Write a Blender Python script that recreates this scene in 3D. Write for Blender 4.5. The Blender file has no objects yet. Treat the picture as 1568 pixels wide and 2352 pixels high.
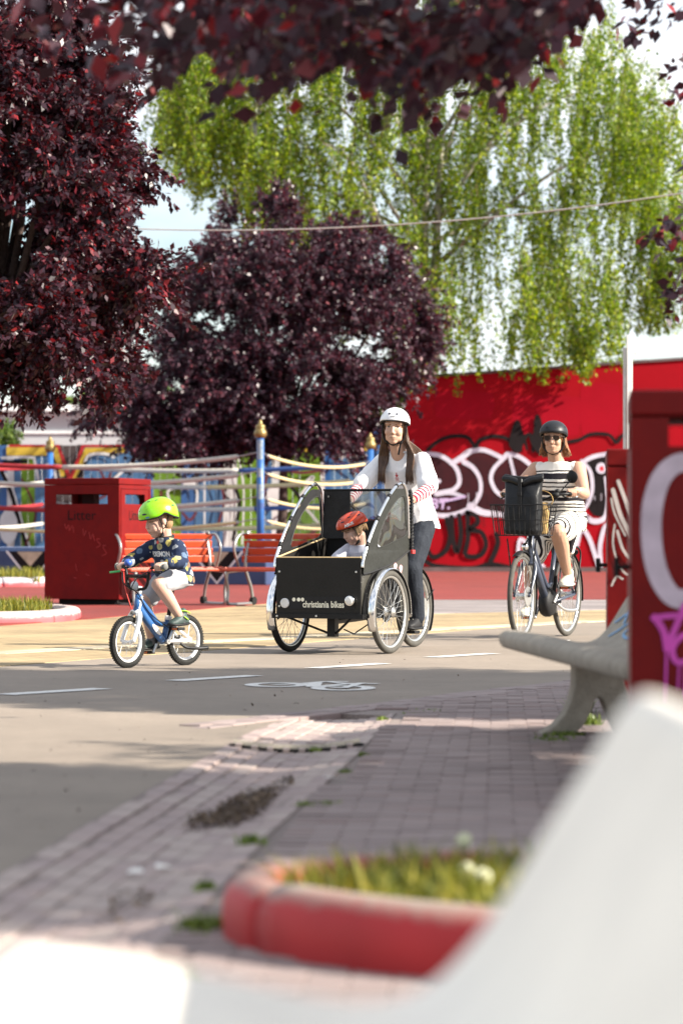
import bpy, bmesh, math, random
import numpy as np
from mathutils import Vector, Matrix, Quaternion
from mathutils.bvhtree import BVHTree
from mathutils.geometry import tessellate_polygon

scene = bpy.context.scene
col = scene.collection
R = math.radians
random.seed(7)

# ------------------------------------------------------------------ camera
H = 0.79                                   # crouching photographer
FPX, CX, HY = 6860.0, 784.0, 1240.0        # measured on the photograph at 1568 px width
cd = bpy.data.cameras.new('camera')
cam = bpy.data.objects.new('camera', cd)
col.objects.link(cam)
cam.location = (0, 0, H)
cam.rotation_euler = (R(90), 0, 0)
cd.sensor_fit = 'HORIZONTAL'
cd.sensor_width = 24.0
cd.lens = 105.0
cd.shift_y = 64.0 / 1568.0
cd.clip_end = 2000
cd.dof.use_dof = True
cd.dof.focus_distance = 20.6
cd.dof.aperture_fstop = 3.4
scene.camera = cam

# ------------------------------------------------------------------ sky and sun
SUN_EL, SUN_AZ = 30.0, 16.0                # az: degrees towards the camera from due right (+X)
world = bpy.data.worlds.new('World')
scene.world = world
world.use_nodes = True
wn, wl = world.node_tree.nodes, world.node_tree.links
wn.clear()
wo = wn.new('ShaderNodeOutputWorld')
wb = wn.new('ShaderNodeBackground')
sk = wn.new('ShaderNodeTexSky')
sk.sky_type = 'NISHITA'
sk.sun_disc = False
sk.sun_elevation = R(SUN_EL)
sk.sun_rotation = R(90 + SUN_AZ)
sk.air_density = 1.0
sk.dust_density = 0.5
wb.inputs['Strength'].default_value = 0.064
tc = wn.new('ShaderNodeTexCoord')
mp = wn.new('ShaderNodeMapping')
mp.inputs['Scale'].default_value = (1.0, 1.0, 2.6)
nz = wn.new('ShaderNodeTexNoise')
nz.inputs['Scale'].default_value = 3.2
nz.inputs['Detail'].default_value = 7
nz.inputs['Roughness'].default_value = 0.55
cr = wn.new('ShaderNodeValToRGB')
cr.color_ramp.elements[0].position = 0.36
cr.color_ramp.elements[1].position = 0.62
mx = wn.new('ShaderNodeMix')
mx.data_type = 'RGBA'
mx.inputs[7].default_value = (8.4, 8.6, 9.0, 1)      # thin bright cloud
wl.new(tc.outputs['Generated'], mp.inputs['Vector'])
wl.new(mp.outputs['Vector'], nz.inputs['Vector'])
wl.new(nz.outputs['Fac'], cr.inputs['Fac'])
wl.new(cr.outputs['Color'], mx.inputs[0])
wl.new(sk.outputs['Color'], mx.inputs[6])
wl.new(mx.outputs[2], wb.inputs['Color'])
wl.new(wb.outputs['Background'], wo.inputs['Surface'])

sd = bpy.data.lights.new('sun', 'SUN')
sd.energy = 5.0
sd.angle = R(0.5)
sd.color = (1.0, 0.92, 0.80)
sun = bpy.data.objects.new('sun', sd)
col.objects.link(sun)
to_sun = Vector((math.cos(R(SUN_AZ)) * math.cos(R(SUN_EL)), -math.sin(R(SUN_AZ)) * math.cos(R(SUN_EL)), math.sin(R(SUN_EL))))
sun.rotation_euler = (-to_sun).to_track_quat('-Z', 'Y').to_euler()
sun.location = (20, -6, 20)

scene.view_settings.view_transform = 'Standard'
scene.view_settings.look = 'None'
scene.view_settings.gamma = 1.0
scene.view_settings.use_curve_mapping = False
scene.view_settings.exposure = 1.45
scene.cycles.use_denoising = True
scene.cycles.max_bounces = 8
scene.cycles.transparent_max_bounces = 12
scene.cycles.sample_clamp_indirect = 6.0

# ------------------------------------------------------------------ helpers
def G(x, y, z=0.0):
    """ground point (height z) seen at photo pixel x, y"""
    Y = (H - z) * FPX / (y - HY)
    return Vector(((x - CX) * Y / FPX, Y, z))

def W(x, y, Y):
    """point at distance Y seen at photo pixel x, y"""
    return Vector(((x - CX) * Y / FPX, Y, H - (y - HY) * Y / FPX))

def V3(*a):
    return Vector(a)

def frames(pts):
    n = len(pts)
    out = []
    up = None
    for i in range(n):
        t = (pts[min(i + 1, n - 1)] - pts[max(i - 1, 0)])
        if t.length < 1e-9:
            t = Vector((0, 0, 1))
        t.normalize()
        if up is None:
            a = Vector((0, 0, 1)) if abs(t.z) < 0.9 else Vector((1, 0, 0))
            u = t.cross(a).normalized()
        else:
            u = (up - t * up.dot(t))
            if u.length < 1e-6:
                u = t.orthogonal()
            u.normalize()
        up = u
        out.append((t, u, t.cross(u).normalized()))
    return out

def smooth_path(pts, n=6, closed=False):
    pts = [Vector(p) for p in pts]
    if len(pts) < 3:
        return pts
    res = []
    m = len(pts)
    rng = range(m) if closed else range(m - 1)
    for i in rng:
        if closed:
            p0, p1, p2, p3 = pts[i - 1], pts[i], pts[(i + 1) % m], pts[(i + 2) % m]
        else:
            p0, p1, p2, p3 = pts[max(i - 1, 0)], pts[i], pts[i + 1], pts[min(i + 2, m - 1)]
        for k in range(n):
            t = k / n
            res.append(0.5 * ((2 * p1) + (p2 - p0) * t + (2 * p0 - 5 * p1 + 4 * p2 - p3) * t * t + (3 * p1 - p0 - 3 * p2 + p3) * t ** 3))
    if not closed:
        res.append(pts[-1].copy())
    return res

class MB:
    def __init__(s):
        s.v, s.f = [], []

    def add(s, vs, fs, M=None):
        o = len(s.v)
        if M is not None:
            vs = [M @ Vector(v) for v in vs]
        s.v += [tuple(v) for v in vs]
        s.f += [tuple(i + o for i in f) for f in fs]
        return s

    def box(s, c, d, M=None):
        x, y, z = d[0] / 2, d[1] / 2, d[2] / 2
        vs = [Vector(c) + Vector((a * x, b * y, e * z)) for e in (-1, 1) for a, b in ((-1, -1), (1, -1), (1, 1), (-1, 1))]
        return s.add(vs, [(3, 2, 1, 0), (4, 5, 6, 7), (0, 1, 5, 4), (1, 2, 6, 5), (2, 3, 7, 6), (3, 0, 4, 7)], M)

    def tube(s, pts, r, n=8, closed=False, flat=None, caps=True, upv=None):
        pts = [Vector(p) for p in pts]
        m = len(pts)
        rs = list(r) if hasattr(r, '__len__') else [r] * m
        if len(rs) != m:
            rs = list(np.interp(np.linspace(0, 1, m), np.linspace(0, 1, len(rs)), rs))
        if closed:
            fr = []
            for i in range(m):
                t = (pts[(i + 1) % m] - pts[i - 1]).normalized()
                a = upv if upv is not None else Vector((0, 1, 0))
                u = (a - t * a.dot(t))
                u = u.normalized() if u.length > 1e-6 else t.orthogonal().normalized()
                fr.append((t, u, t.cross(u)))
        elif upv is not None:
            fr = []
            for i in range(m):
                t = (pts[min(i + 1, m - 1)] - pts[max(i - 1, 0)]).normalized()
                u = upv - t * upv.dot(t)
                u = u.normalized() if u.length > 1e-6 else t.orthogonal().normalized()
                fr.append((t, u, t.cross(u)))
        else:
            fr = frames(pts)
        fl = flat if flat else 1.0
        vs, fs = [], []
        for p, (t, u, w), rr in zip(pts, fr, rs):
            for k in range(n):
                a = 2 * math.pi * k / n
                vs.append(p + u * (math.cos(a) * rr) + w * (math.sin(a) * rr * fl))
        for i in range(m if closed else m - 1):
            j = (i + 1) % m
            for k in range(n):
                l = (k + 1) % n
                fs.append((i * n + k, i * n + l, j * n + l, j * n + k))
        if caps and not closed:
            fs.append(tuple(reversed(range(n))))
            fs.append(tuple(range((m - 1) * n, m * n)))
        return s.add(vs, fs)

    def cyl(s, a, b, r0, r1=None, n=12):
        return s.tube([a, b], [r0, r0 if r1 is None else r1], n)

    def ell(s, c, rad, M=None, nu=16, nv=10):
        """ellipsoid; M rotates the offsets (3x3)"""
        c = Vector(c)
        if not hasattr(rad, '__len__'):
            rad = (rad,) * 3
        vs, fs = [], []
        def P(v):
            v = Vector(v)
            return c + (M @ v if M is not None else v)
        vs.append(P((0, 0, rad[2])))
        for j in range(1, nv):
            t = math.pi * j / nv
            for i in range(nu):
                a = 2 * math.pi * i / nu
                vs.append(P((rad[0] * math.sin(t) * math.cos(a), rad[1] * math.sin(t) * math.sin(a), rad[2] * math.cos(t))))
        vs.append(P((0, 0, -rad[2])))
        for i in range(nu):
            fs.append((0, 1 + i, 1 + (i + 1) % nu))
            fs.append((len(vs) - 1, 1 + (nv - 2) * nu + (i + 1) % nu, 1 + (nv - 2) * nu + i))
        for j in range(nv - 2):
            for i in range(nu):
                k = (i + 1) % nu
                a = 1 + j * nu
                fs.append((a + i, a + nu + i, a + nu + k, a + k))
        return s.add(vs, fs)

    def cap(s, a, b, r0, r1=None, n=14):
        r1 = r0 if r1 is None else r1
        s.ell(a, r0, None, n, 8)
        s.ell(b, r1, None, n, 8)
        return s.tube([a, b], [r0, r1], n)

    def limb(s, pts, rs, n=14):
        for i in range(len(pts) - 1):
            s.cap(Vector(pts[i]), Vector(pts[i + 1]), rs[i], rs[i + 1], n)
        return s

    def loft(s, secs, n=20, power=2.0):
        """secs: (center, axis_x vec, axis_y vec) ellipses"""
        vs, fs = [], []
        for c, ax, ay in secs:
            c, ax, ay = Vector(c), Vector(ax), Vector(ay)
            for k in range(n):
                a = 2 * math.pi * k / n
                ca, sa = math.cos(a), math.sin(a)
                e = 2.0 / power
                vs.append(c + ax * math.copysign(abs(ca) ** e, ca) + ay * math.copysign(abs(sa) ** e, sa))
        m = len(secs)
        for i in range(m - 1):
            for k in range(n):
                l = (k + 1) % n
                fs.append((i * n + k, i * n + l, (i + 1) * n + l, (i + 1) * n + k))
        fs.append(tuple(reversed(range(n))))
        fs.append(tuple(range((m - 1) * n, m * n)))
        return s.add(vs, fs)

    def lathe(s, prof, M, n=20):
        vs, fs = [], []
        for r, z in prof:
            for k in range(n):
                a = 2 * math.pi * k / n
                vs.append(M @ Vector((r * math.cos(a), r * math.sin(a), z)))
        for i in range(len(prof) - 1):
            for k in range(n):
                l = (k + 1) % n
                fs.append((i * n + k, i * n + l, (i + 1) * n + l, (i + 1) * n + k))
        fs.append(tuple(reversed(range(n))))
        fs.append(tuple(range((len(prof) - 1) * n, len(prof) * n)))
        return s.add(vs, fs)

    def prism(s, poly, place, t):
        """poly: 2D points; place(u, v, w) -> 3D; extruded from w=0 to w=t"""
        n = len(poly)
        vs = [place(u, v, 0) for u, v in poly] + [place(u, v, t) for u, v in poly]
        fs = [tuple(reversed(range(n))), tuple(range(n, 2 * n))]
        for i in range(n):
            j = (i + 1) % n
            fs.append((i, j, n + j, n + i))
        return s.add(vs, fs)

    def sheet_holes(s, outer, holes, place, t):
        """flat panel with holes, thickness t"""
        loops = [outer] + holes
        tris = tessellate_polygon([[Vector((u, v, 0)) for u, v in l] for l in loops])
        flat = [p for l in loops for p in l]
        n = len(flat)
        vs = [place(u, v, 0) for u, v in flat] + [place(u, v, t) for u, v in flat]
        fs = [tuple(x) for x in tris] + [tuple(n + i for i in reversed(x)) for x in tris]
        o = 0
        for l in loops:
            m = len(l)
            for i in range(m):
                j = (i + 1) % m
                fs.append((o + i, o + j, n + o + j, n + o + i))
            o += m
        return s.add(vs, fs)

    def stroke(s, pts, w, place, depth=0.0, n=5, thick=0.002):
        """painted stroke in a (u, v) plane; w = width or list"""
        p = smooth_path([Vector((a, b, 0)) for a, b in pts], n)
        m = len(p)
        ws = list(w) if hasattr(w, '__len__') else [w] * 2
        ws = np.interp(np.linspace(0, 1, m), np.linspace(0, 1, len(ws)), ws)
        L, Rr = [], []
        for i in range(m):
            t = p[min(i + 1, m - 1)] - p[max(i - 1, 0)]
            if t.length < 1e-9:
                t = Vector((1, 0, 0))
            t.normalize()
            nn = Vector((-t.y, t.x, 0)) * (ws[i] / 2)
            L.append(p[i] + nn)
            Rr.append(p[i] - nn)
        # round ends
        def end(c, t, w, sgn):
            out = []
            for k in range(1, 5):
                a = math.pi * k / 5
                out.append(c + (Vector((-t.y, t.x, 0)) * math.cos(a) + t * math.sin(a)) * (w / 2) * sgn)
            return out
        t1 = (p[-1] - p[-2]).normalized()
        t0 = (p[0] - p[1]).normalized()
        vs, fs = [], []
        for a, b in zip(L, Rr):
            vs += [place(a.x, a.y, depth + thick), place(b.x, b.y, depth + thick)]
        for i in range(m - 1):
            fs.append((2 * i, 2 * i + 1, 2 * i + 3, 2 * i + 2))
        o = len(vs)
        e = end(p[-1], t1, ws[-1], 1)
        vs += [place(q.x, q.y, depth + thick) for q in e]
        fs.append(tuple([2 * m - 1, 2 * m - 2] + [o + k for k in range(len(e))]))
        o = len(vs)
        e = end(p[0], t0, ws[0], 1)
        vs += [place(q.x, q.y, depth + thick) for q in e]
        fs.append(tuple([0, 1] + [o + k for k in range(len(e))]))
        return s.add(vs, fs)

    def build(s, name, mat=None, parent=None, smooth=False, bevel=0.0, seg=2):
        me = bpy.data.meshes.new(name)
        me.from_pydata(s.v, [], s.f)
        me.update()
        if smooth:
            me.polygons.foreach_set('use_smooth', [True] * len(me.polygons))
        if mat is not None:
            me.materials.append(mat)
        return link(name, me, parent, bevel, seg)

def link(name, me, parent=None, bevel=0.0, seg=2):
    o = bpy.data.objects.new(name, me)
    col.objects.link(o)
    if parent is not None:
        o.parent = parent
    if bevel:
        b = o.modifiers.new('bevel', 'BEVEL')
        b.width = bevel
        b.segments = seg
        b.limit_method = 'ANGLE'
        b.angle_limit = R(35)
    return o

def quads_mesh(name, verts, k, mat, parent=None, smooth=False):
    """verts: (N*k, 3) numpy, every k vertices one face"""
    me = bpy.data.meshes.new(name)
    nv = len(verts)
    nf = nv // k
    me.vertices.add(nv)
    me.vertices.foreach_set('co', np.asarray(verts, dtype=np.float32).ravel())
    me.loops.add(nv)
    me.loops.foreach_set('vertex_index', np.arange(nv, dtype=np.int32))
    me.polygons.add(nf)
    me.polygons.foreach_set('loop_start', np.arange(0, nv, k, dtype=np.int32))
    try:
        me.polygons.foreach_set('loop_total', np.full(nf, k, dtype=np.int32))
    except Exception:
        pass
    me.update(calc_edges=True)
    if mat:
        me.materials.append(mat)
    return link(name, me, parent)

def tag(o, label=None, cat=None, group=None, kind=None):
    if label:
        o['label'] = label
    if cat:
        o['category'] = cat
    if group:
        o['group'] = group
    if kind:
        o['kind'] = kind
    return o

def empty(name, loc=(0, 0, 0), rz=0.0):
    o = bpy.data.objects.new(name, None)
    col.objects.link(o)
    o.empty_display_size = 0.1
    o.location = loc
    o.rotation_euler = (0, 0, rz)
    return o

def evaluated(ob):
    dg = bpy.context.evaluated_depsgraph_get()
    dg.update()
    return bpy.data.meshes.new_from_object(ob.evaluated_get(dg))

def organic(mb, name, mat, parent, voxel=0.006, it=4, fac=0.5, disp=None):
    """melt overlapping shapes into one continuous skin"""
    me = bpy.data.meshes.new(name)
    me.from_pydata(mb.v, [], mb.f)
    bm = bmesh.new()
    bm.from_mesh(me)
    bmesh.ops.recalc_face_normals(bm, faces=bm.faces)
    bm.to_mesh(me)
    bm.free()
    ob = bpy.data.objects.new(name, me)
    col.objects.link(ob)
    m = ob.modifiers.new('r', 'REMESH')
    m.mode = 'VOXEL'
    m.voxel_size = voxel
    m.use_smooth_shade = True
    if it:
        sm = ob.modifiers.new('s', 'SMOOTH')
        sm.factor = fac
        sm.iterations = it
    me2 = evaluated(ob)
    bpy.data.objects.remove(ob)
    me2.name = name
    me2.materials.clear()
    if mat:
        me2.materials.append(mat)
    if disp is not None:
        n = len(me2.vertices)
        co = np.empty(n * 3, np.float32)
        me2.vertices.foreach_get('co', co)
        co = co.reshape(-1, 3)
        no = np.empty(n * 3, np.float32)
        me2.vertices.foreach_get('normal', no)
        no = no.reshape(-1, 3)
        co = co + no * disp(co)[:, None]
        me2.vertices.foreach_set('co', co.astype(np.float32).ravel())
    me2.polygons.foreach_set('use_smooth', [True] * len(me2.polygons))
    me2.update()
    return link(name, me2, parent)

def bvh(ob):
    me = ob.data
    return BVHTree.FromPolygons([v.co.copy() for v in me.vertices], [tuple(p.vertices) for p in me.polygons])

def text_geo(s, size, bold=0.0, shear=0.0, spacing=1.0):
    cu = bpy.data.curves.new('t', 'FONT')
    cu.body = s
    cu.size = size
    cu.align_x = 'CENTER'
    cu.align_y = 'CENTER'
    cu.offset = bold
    cu.shear = shear
    cu.space_character = spacing
    cu.resolution_u = 3
    ob = bpy.data.objects.new('t', cu)
    col.objects.link(ob)
    me = evaluated(ob)
    vs = [v.co.copy() for v in me.vertices]
    fs = [tuple(p.vertices) for p in me.polygons]
    bpy.data.objects.remove(ob)
    bpy.data.curves.remove(cu)
    bpy.data.meshes.remove(me)
    return vs, fs

def text_on(mb, s, size, place, bold=0.0, shear=0.0, spacing=1.0, width=None):
    vs, fs = text_geo(s, size, bold, shear, spacing)
    if width:
        x0, x1 = min(v.x for v in vs), max(v.x for v in vs)
        for v in vs:
            v.x = (v.x - (x0 + x1) / 2) * width / (x1 - x0)
    return mb.add([place(v.x, v.y, 0.0) for v in vs], fs)

def project(mb, tree, direction, off=0.002):
    """drop every vertex onto a surface along direction"""
    d = Vector(direction).normalized()
    out = []
    for v in mb.v:
        v = Vector(v)
        hit = tree.ray_cast(v - d * 0.4, d)
        out.append(tuple(hit[0] - d * off) if hit[0] is not None else tuple(v))
    mb.v = out
    return mb

# ------------------------------------------------------------------ materials
MATS = {}
def mat(name, c, rough=0.6, metal=0.0, var=0.15, scale=12.0, bump=0.0, bscale=None, c2=None, alpha=None, coat=0.0, spec=0.5, detail=6, sheen=0.0):
    if name in MATS:
        return MATS[name]
    m = bpy.data.materials.new(name)
    m.use_nodes = True
    nt = m.node_tree
    N, L = nt.nodes, nt.links
    b = N['Principled BSDF']
    b.inputs['Roughness'].default_value = rough
    b.inputs['Metallic'].default_value = metal
    if max(c) < .03 and spec == 0.5:
        spec = 0.25
    b.inputs['Specular IOR Level'].default_value = spec
    if coat:
        b.inputs['Coat Weight'].default_value = coat
        b.inputs['Coat Roughness'].default_value = 0.15
    if sheen:
        b.inputs['Sheen Weight'].default_value = sheen
    t = N.new('ShaderNodeTexCoord')
    n = N.new('ShaderNodeTexNoise')
    n.inputs['Scale'].default_value = scale
    n.inputs['Detail'].default_value = detail
    n.inputs['Roughness'].default_value = 0.65
    L.new(t.outputs['Object'], n.inputs['Vector'])
    r = N.new('ShaderNodeValToRGB')
    a = c2 if c2 is not None else tuple(max(0, x * (1 - var)) for x in c)
    bb = c if c2 is not None else tuple(min(1, x * (1 + var)) for x in c)
    r.color_ramp.elements[0].position = 0.3
    r.color_ramp.elements[0].color = (*a, 1)
    r.color_ramp.elements[1].position = 0.7
    r.color_ramp.elements[1].color = (*bb, 1)
    L.new(n.outputs['Fac'], r.inputs['Fac'])
    L.new(r.outputs['Color'], b.inputs['Base Color'])
    # roughness wear
    mr = N.new('ShaderNodeMapRange')
    mr.inputs['To Min'].default_value = max(0.03, rough - 0.1)
    mr.inputs['To Max'].default_value = min(1, rough + 0.1)
    L.new(n.outputs['Fac'], mr.inputs['Value'])
    L.new(mr.outputs['Result'], b.inputs['Roughness'])
    if bump:
        n2 = N.new('ShaderNodeTexNoise')
        n2.inputs['Scale'].default_value = bscale or scale * 8
        n2.inputs['Detail'].default_value = 4
        L.new(t.outputs['Object'], n2.inputs['Vector'])
        bu = N.new('ShaderNodeBump')
        bu.inputs['Strength'].default_value = bump
        bu.inputs['Distance'].default_value = 0.02
        L.new(n2.outputs['Fac'], bu.inputs['Height'])
        L.new(bu.outputs['Normal'], b.inputs['Normal'])
    if alpha is not None:
        b.inputs['Alpha'].default_value = alpha
    MATS[name] = m
    return m

def plastic_clear(name, tint=(0.85, 0.86, 0.85), gloss=0.16, rough=0.08, dirt=0.12):
    m = bpy.data.materials.new(name)
    m.use_nodes = True
    N, L = m.node_tree.nodes, m.node_tree.links
    N.clear()
    o = N.new('ShaderNodeOutputMaterial')
    tr = N.new('ShaderNodeBsdfTransparent')
    tr.inputs['Color'].default_value = (*tint, 1)
    gl = N.new('ShaderNodeBsdfGlossy')
    gl.inputs['Roughness'].default_value = rough
    df = N.new('ShaderNodeBsdfDiffuse')
    df.inputs['Color'].default_value = (0.5, 0.5, 0.48, 1)
    t = N.new('ShaderNodeTexCoord')
    n = N.new('ShaderNodeTexNoise')
    n.inputs['Scale'].default_value = 5
    n.inputs['Detail'].default_value = 1
    n.inputs['Distortion'].default_value = 0.6
    L.new(t.outputs['Object'], n.inputs['Vector'])
    bu = N.new('ShaderNodeBump')
    bu.inputs['Strength'].default_value = 0.6
    bu.inputs['Distance'].default_value = 0.03
    L.new(n.outputs['Fac'], bu.inputs['Height'])
    L.new(bu.outputs['Normal'], gl.inputs['Normal'])
    m1 = N.new('ShaderNodeMixShader')
    m1.inputs[0].default_value = dirt
    L.new(tr.outputs[0], m1.inputs[1])
    L.new(df.outputs[0], m1.inputs[2])
    m2 = N.new('ShaderNodeMixShader')
    m2.inputs[0].default_value = gloss
    L.new(m1.outputs[0], m2.inputs[1])
    L.new(gl.outputs[0], m2.inputs[2])
    L.new(m2.outputs[0], o.inputs['Surface'])
    return m

def leaf_mat(name, cols, trans=0.35, rough=0.4, tcol=None, spec=0.5):
    m = bpy.data.materials.new(name)
    m.use_nodes = True
    N, L = m.node_tree.nodes, m.node_tree.links
    b = N['Principled BSDF']
    o = [x for x in N if x.type == 'OUTPUT_MATERIAL'][0]
    g = N.new('ShaderNodeNewGeometry')
    r = N.new('ShaderNodeValToRGB')
    r.color_ramp.interpolation = 'LINEAR'
    els = r.color_ramp.elements
    while len(els) < len(cols):
        els.new(0.5)
    for i, (p, c) in enumerate(cols):
        els[i].position = p
        els[i].color = (*c, 1)
    L.new(g.outputs['Random Per Island'], r.inputs['Fac'])
    L.new(r.outputs['Color'], b.inputs['Base Color'])
    b.inputs['Roughness'].default_value = rough
    b.inputs['Specular IOR Level'].default_value = spec
    t = N.new('ShaderNodeBsdfTranslucent')
    if tcol is None:
        L.new(r.outputs['Color'], t.inputs['Color'])
    else:
        mm = N.new('ShaderNodeMix')
        mm.data_type = 'RGBA'
        mm.blend_type = 'MULTIPLY'
        mm.inputs[0].default_value = 1.0
        mm.inputs[7].default_value = (*tcol, 1)
        L.new(r.outputs['Color'], mm.inputs[6])
        L.new(mm.outputs[2], t.inputs['Color'])
    x = N.new('ShaderNodeMixShader')
    x.inputs[0].default_value = trans
    L.new(b.outputs[0], x.inputs[1])
    L.new(t.outputs[0], x.inputs[2])
    L.new(x.outputs[0], o.inputs['Surface'])
    return m

def math_node(N, op, a=None, b=None):
    n = N.new('ShaderNodeMath')
    n.operation = op
    if a is not None and not hasattr(a, 'links'):
        n.inputs[0].default_value = a
    if b is not None and not hasattr(b, 'links'):
        n.inputs[1].default_value = b
    return n

def stripe_mat(name, axis, period, bands, base, dark, rough=0.8, warp=0.012, wscale=9.0):
    """cloth with stripes: coordinate dot(axis, P)/period, bands = [(start, end)] of the dark colour in 0..1"""
    m = bpy.data.materials.new(name)
    m.use_nodes = True
    N, L = m.node_tree.nodes, m.node_tree.links
    b = N['Principled BSDF']
    b.inputs['Roughness'].default_value = rough
    b.inputs['Specular IOR Level'].default_value = 0.2
    t = N.new('ShaderNodeTexCoord')
    d = N.new('ShaderNodeVectorMath')
    d.operation = 'DOT_PRODUCT'
    a = Vector(axis).normalized()
    d.inputs[1].default_value = a
    L.new(t.outputs['Object'], d.inputs[0])
    n = N.new('ShaderNodeTexNoise')
    n.inputs['Scale'].default_value = wscale
    n.inputs['Detail'].default_value = 1
    L.new(t.outputs['Object'], n.inputs['Vector'])
    mu = math_node(N, 'MULTIPLY', None, warp)
    L.new(n.outputs['Fac'], mu.inputs[0])
    ad = math_node(N, 'ADD')
    L.new(d.outputs['Value'], ad.inputs[0])
    L.new(mu.outputs[0], ad.inputs[1])
    dv = math_node(N, 'DIVIDE', None, period)
    L.new(ad.outputs[0], dv.inputs[0])
    fr = math_node(N, 'FRACT')
    L.new(dv.outputs[0], fr.inputs[0])
    r = N.new('ShaderNodeValToRGB')
    r.color_ramp.interpolation = 'CONSTANT'
    els = r.color_ramp.elements
    pts = [(0.0, base)]
    for s0, e0 in bands:
        pts += [(s0, dark), (e0, base)]
    if bands[0][0] == 0.0:
        pts = pts[1:]
    while len(els) < len(pts):
        els.new(0.99)
    for i, (p, c) in enumerate(pts):
        els[i].position = p
        els[i].color = (*c, 1)
    L.new(fr.outputs[0], r.inputs['Fac'])
    L.new(r.outputs['Color'], b.inputs['Base Color'])
    return m

# ------------------------------------------------------------------ ground and paving
ROAD = Vector((0.435, 0.900, 0.0)).normalized()
ROAD_ANG = math.atan2(ROAD.y, ROAD.x)

def ground_mat(name, c1, c2, fine=220.0, big=0.7, rough=0.85, bump=0.25, stain=(0.5, 0.45), speck=0.35):
    m = bpy.data.materials.new(name)
    m.use_nodes = True
    N, L = m.node_tree.nodes, m.node_tree.links
    b = N['Principled BSDF']
    b.inputs['Roughness'].default_value = rough
    b.inputs['Specular IOR Level'].default_value = 0.3
    t = N.new('ShaderNodeTexCoord')
    n1 = N.new('ShaderNodeTexNoise'); n1.inputs['Scale'].default_value = big; n1.inputs['Detail'].default_value = 8; n1.inputs['Roughness'].default_value = 0.7
    n2 = N.new('ShaderNodeTexNoise'); n2.inputs['Scale'].default_value = fine; n2.inputs['Detail'].default_value = 3
    for n in (n1, n2):
        L.new(t.outputs['Object'], n.inputs['Vector'])
    r = N.new('ShaderNodeValToRGB')
    r.color_ramp.elements[0].position = 0.32; r.color_ramp.elements[0].color = (*c2, 1)
    r.color_ramp.elements[1].position = 0.68; r.color_ramp.elements[1].color = (*c1, 1)
    n3 = N.new('ShaderNodeTexNoise'); n3.inputs['Scale'].default_value = 11; n3.inputs['Detail'].default_value = 6
    L.new(t.outputs['Object'], n3.inputs['Vector'])
    mm0 = N.new('ShaderNodeMath'); mm0.operation = 'MULTIPLY_ADD'; mm0.inputs[1].default_value = 0.35; mm0.inputs[2].default_value = -0.175
    L.new(n3.outputs['Fac'], mm0.inputs[0])
    ad0 = N.new('ShaderNodeMath'); ad0.operation = 'ADD'; L.new(n1.outputs['Fac'], ad0.inputs[0]); L.new(mm0.outputs[0], ad0.inputs[1])
    L.new(ad0.outputs[0], r.inputs['Fac'])
    mr = N.new('ShaderNodeMapRange')
    mr.inputs['From Min'].default_value = 0.3; mr.inputs['From Max'].default_value = 0.7
    mr.inputs['To Min'].default_value = 1 - speck; mr.inputs['To Max'].default_value = 1 + speck
    L.new(n2.outputs['Fac'], mr.inputs['Value'])
    mm = N.new('ShaderNodeMix'); mm.data_type = 'RGBA'; mm.blend_type = 'MULTIPLY'; mm.inputs[0].default_value = 1
    L.new(r.outputs['Color'], mm.inputs[6]); L.new(mr.outputs['Result'], mm.inputs[7])
    L.new(mm.outputs[2], b.inputs['Base Color'])
    bu = N.new('ShaderNodeBump'); bu.inputs['Strength'].default_value = bump; bu.inputs['Distance'].default_value = 0.006
    L.new(n2.outputs['Fac'], bu.inputs['Height']); L.new(bu.outputs['Normal'], b.inputs['Normal'])
    return m

def brick_mat(name, c1, c2, mortar, bw=0.21, bh=0.105, ang=0.0, rough=0.85):
    m = bpy.data.materials.new(name)
    m.use_nodes = True
    N, L = m.node_tree.nodes, m.node_tree.links
    b = N['Principled BSDF']
    b.inputs['Roughness'].default_value = rough
    b.inputs['Specular IOR Level'].default_value = 0.3
    t = N.new('ShaderNodeTexCoord')
    mp = N.new('ShaderNodeMapping'); mp.inputs['Rotation'].default_value = (0, 0, ang)
    L.new(t.outputs['Object'], mp.inputs['Vector'])
    k = N.new('ShaderNodeTexBrick')
    k.inputs['Scale'].default_value = 1.0
    k.inputs['Brick Width'].default_value = bw
    k.inputs['Row Height'].default_value = bh
    k.inputs['Mortar Size'].default_value = 0.006
    k.inputs['Mortar Smooth'].default_value = 0.3
    k.inputs['Color1'].default_value = (*c1, 1); k.inputs['Color2'].default_value = (*c2, 1); k.inputs['Mortar'].default_value = (*mortar, 1)
    L.new(mp.outputs['Vector'], k.inputs['Vector'])
    n = N.new('ShaderNodeTexNoise'); n.inputs['Scale'].default_value = 0.8; n.inputs['Detail'].default_value = 8
    L.new(t.outputs['Object'], n.inputs['Vector'])
    mr = N.new('ShaderNodeMapRange'); mr.inputs['From Min'].default_value = 0.3; mr.inputs['From Max'].default_value = 0.7
    mr.inputs['To Min'].default_value = 0.72; mr.inputs['To Max'].default_value = 1.2
    L.new(n.outputs['Fac'], mr.inputs['Value'])
    mm = N.new('ShaderNodeMix'); mm.data_type = 'RGBA'; mm.blend_type = 'MULTIPLY'; mm.inputs[0].default_value = 1
    L.new(k.outputs['Color'], mm.inputs[6]); L.new(mr.outputs['Result'], mm.inputs[7])
    L.new(mm.outputs[2], b.inputs['Base Color'])
    bu = N.new('ShaderNodeBump'); bu.inputs['Strength'].default_value = 0.5; bu.inputs['Distance'].default_value = 0.006
    bu.invert = True
    L.new(k.outputs['Fac'], bu.inputs['Height']); L.new(bu.outputs['Normal'], b.inputs['Normal'])
    return m

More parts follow.
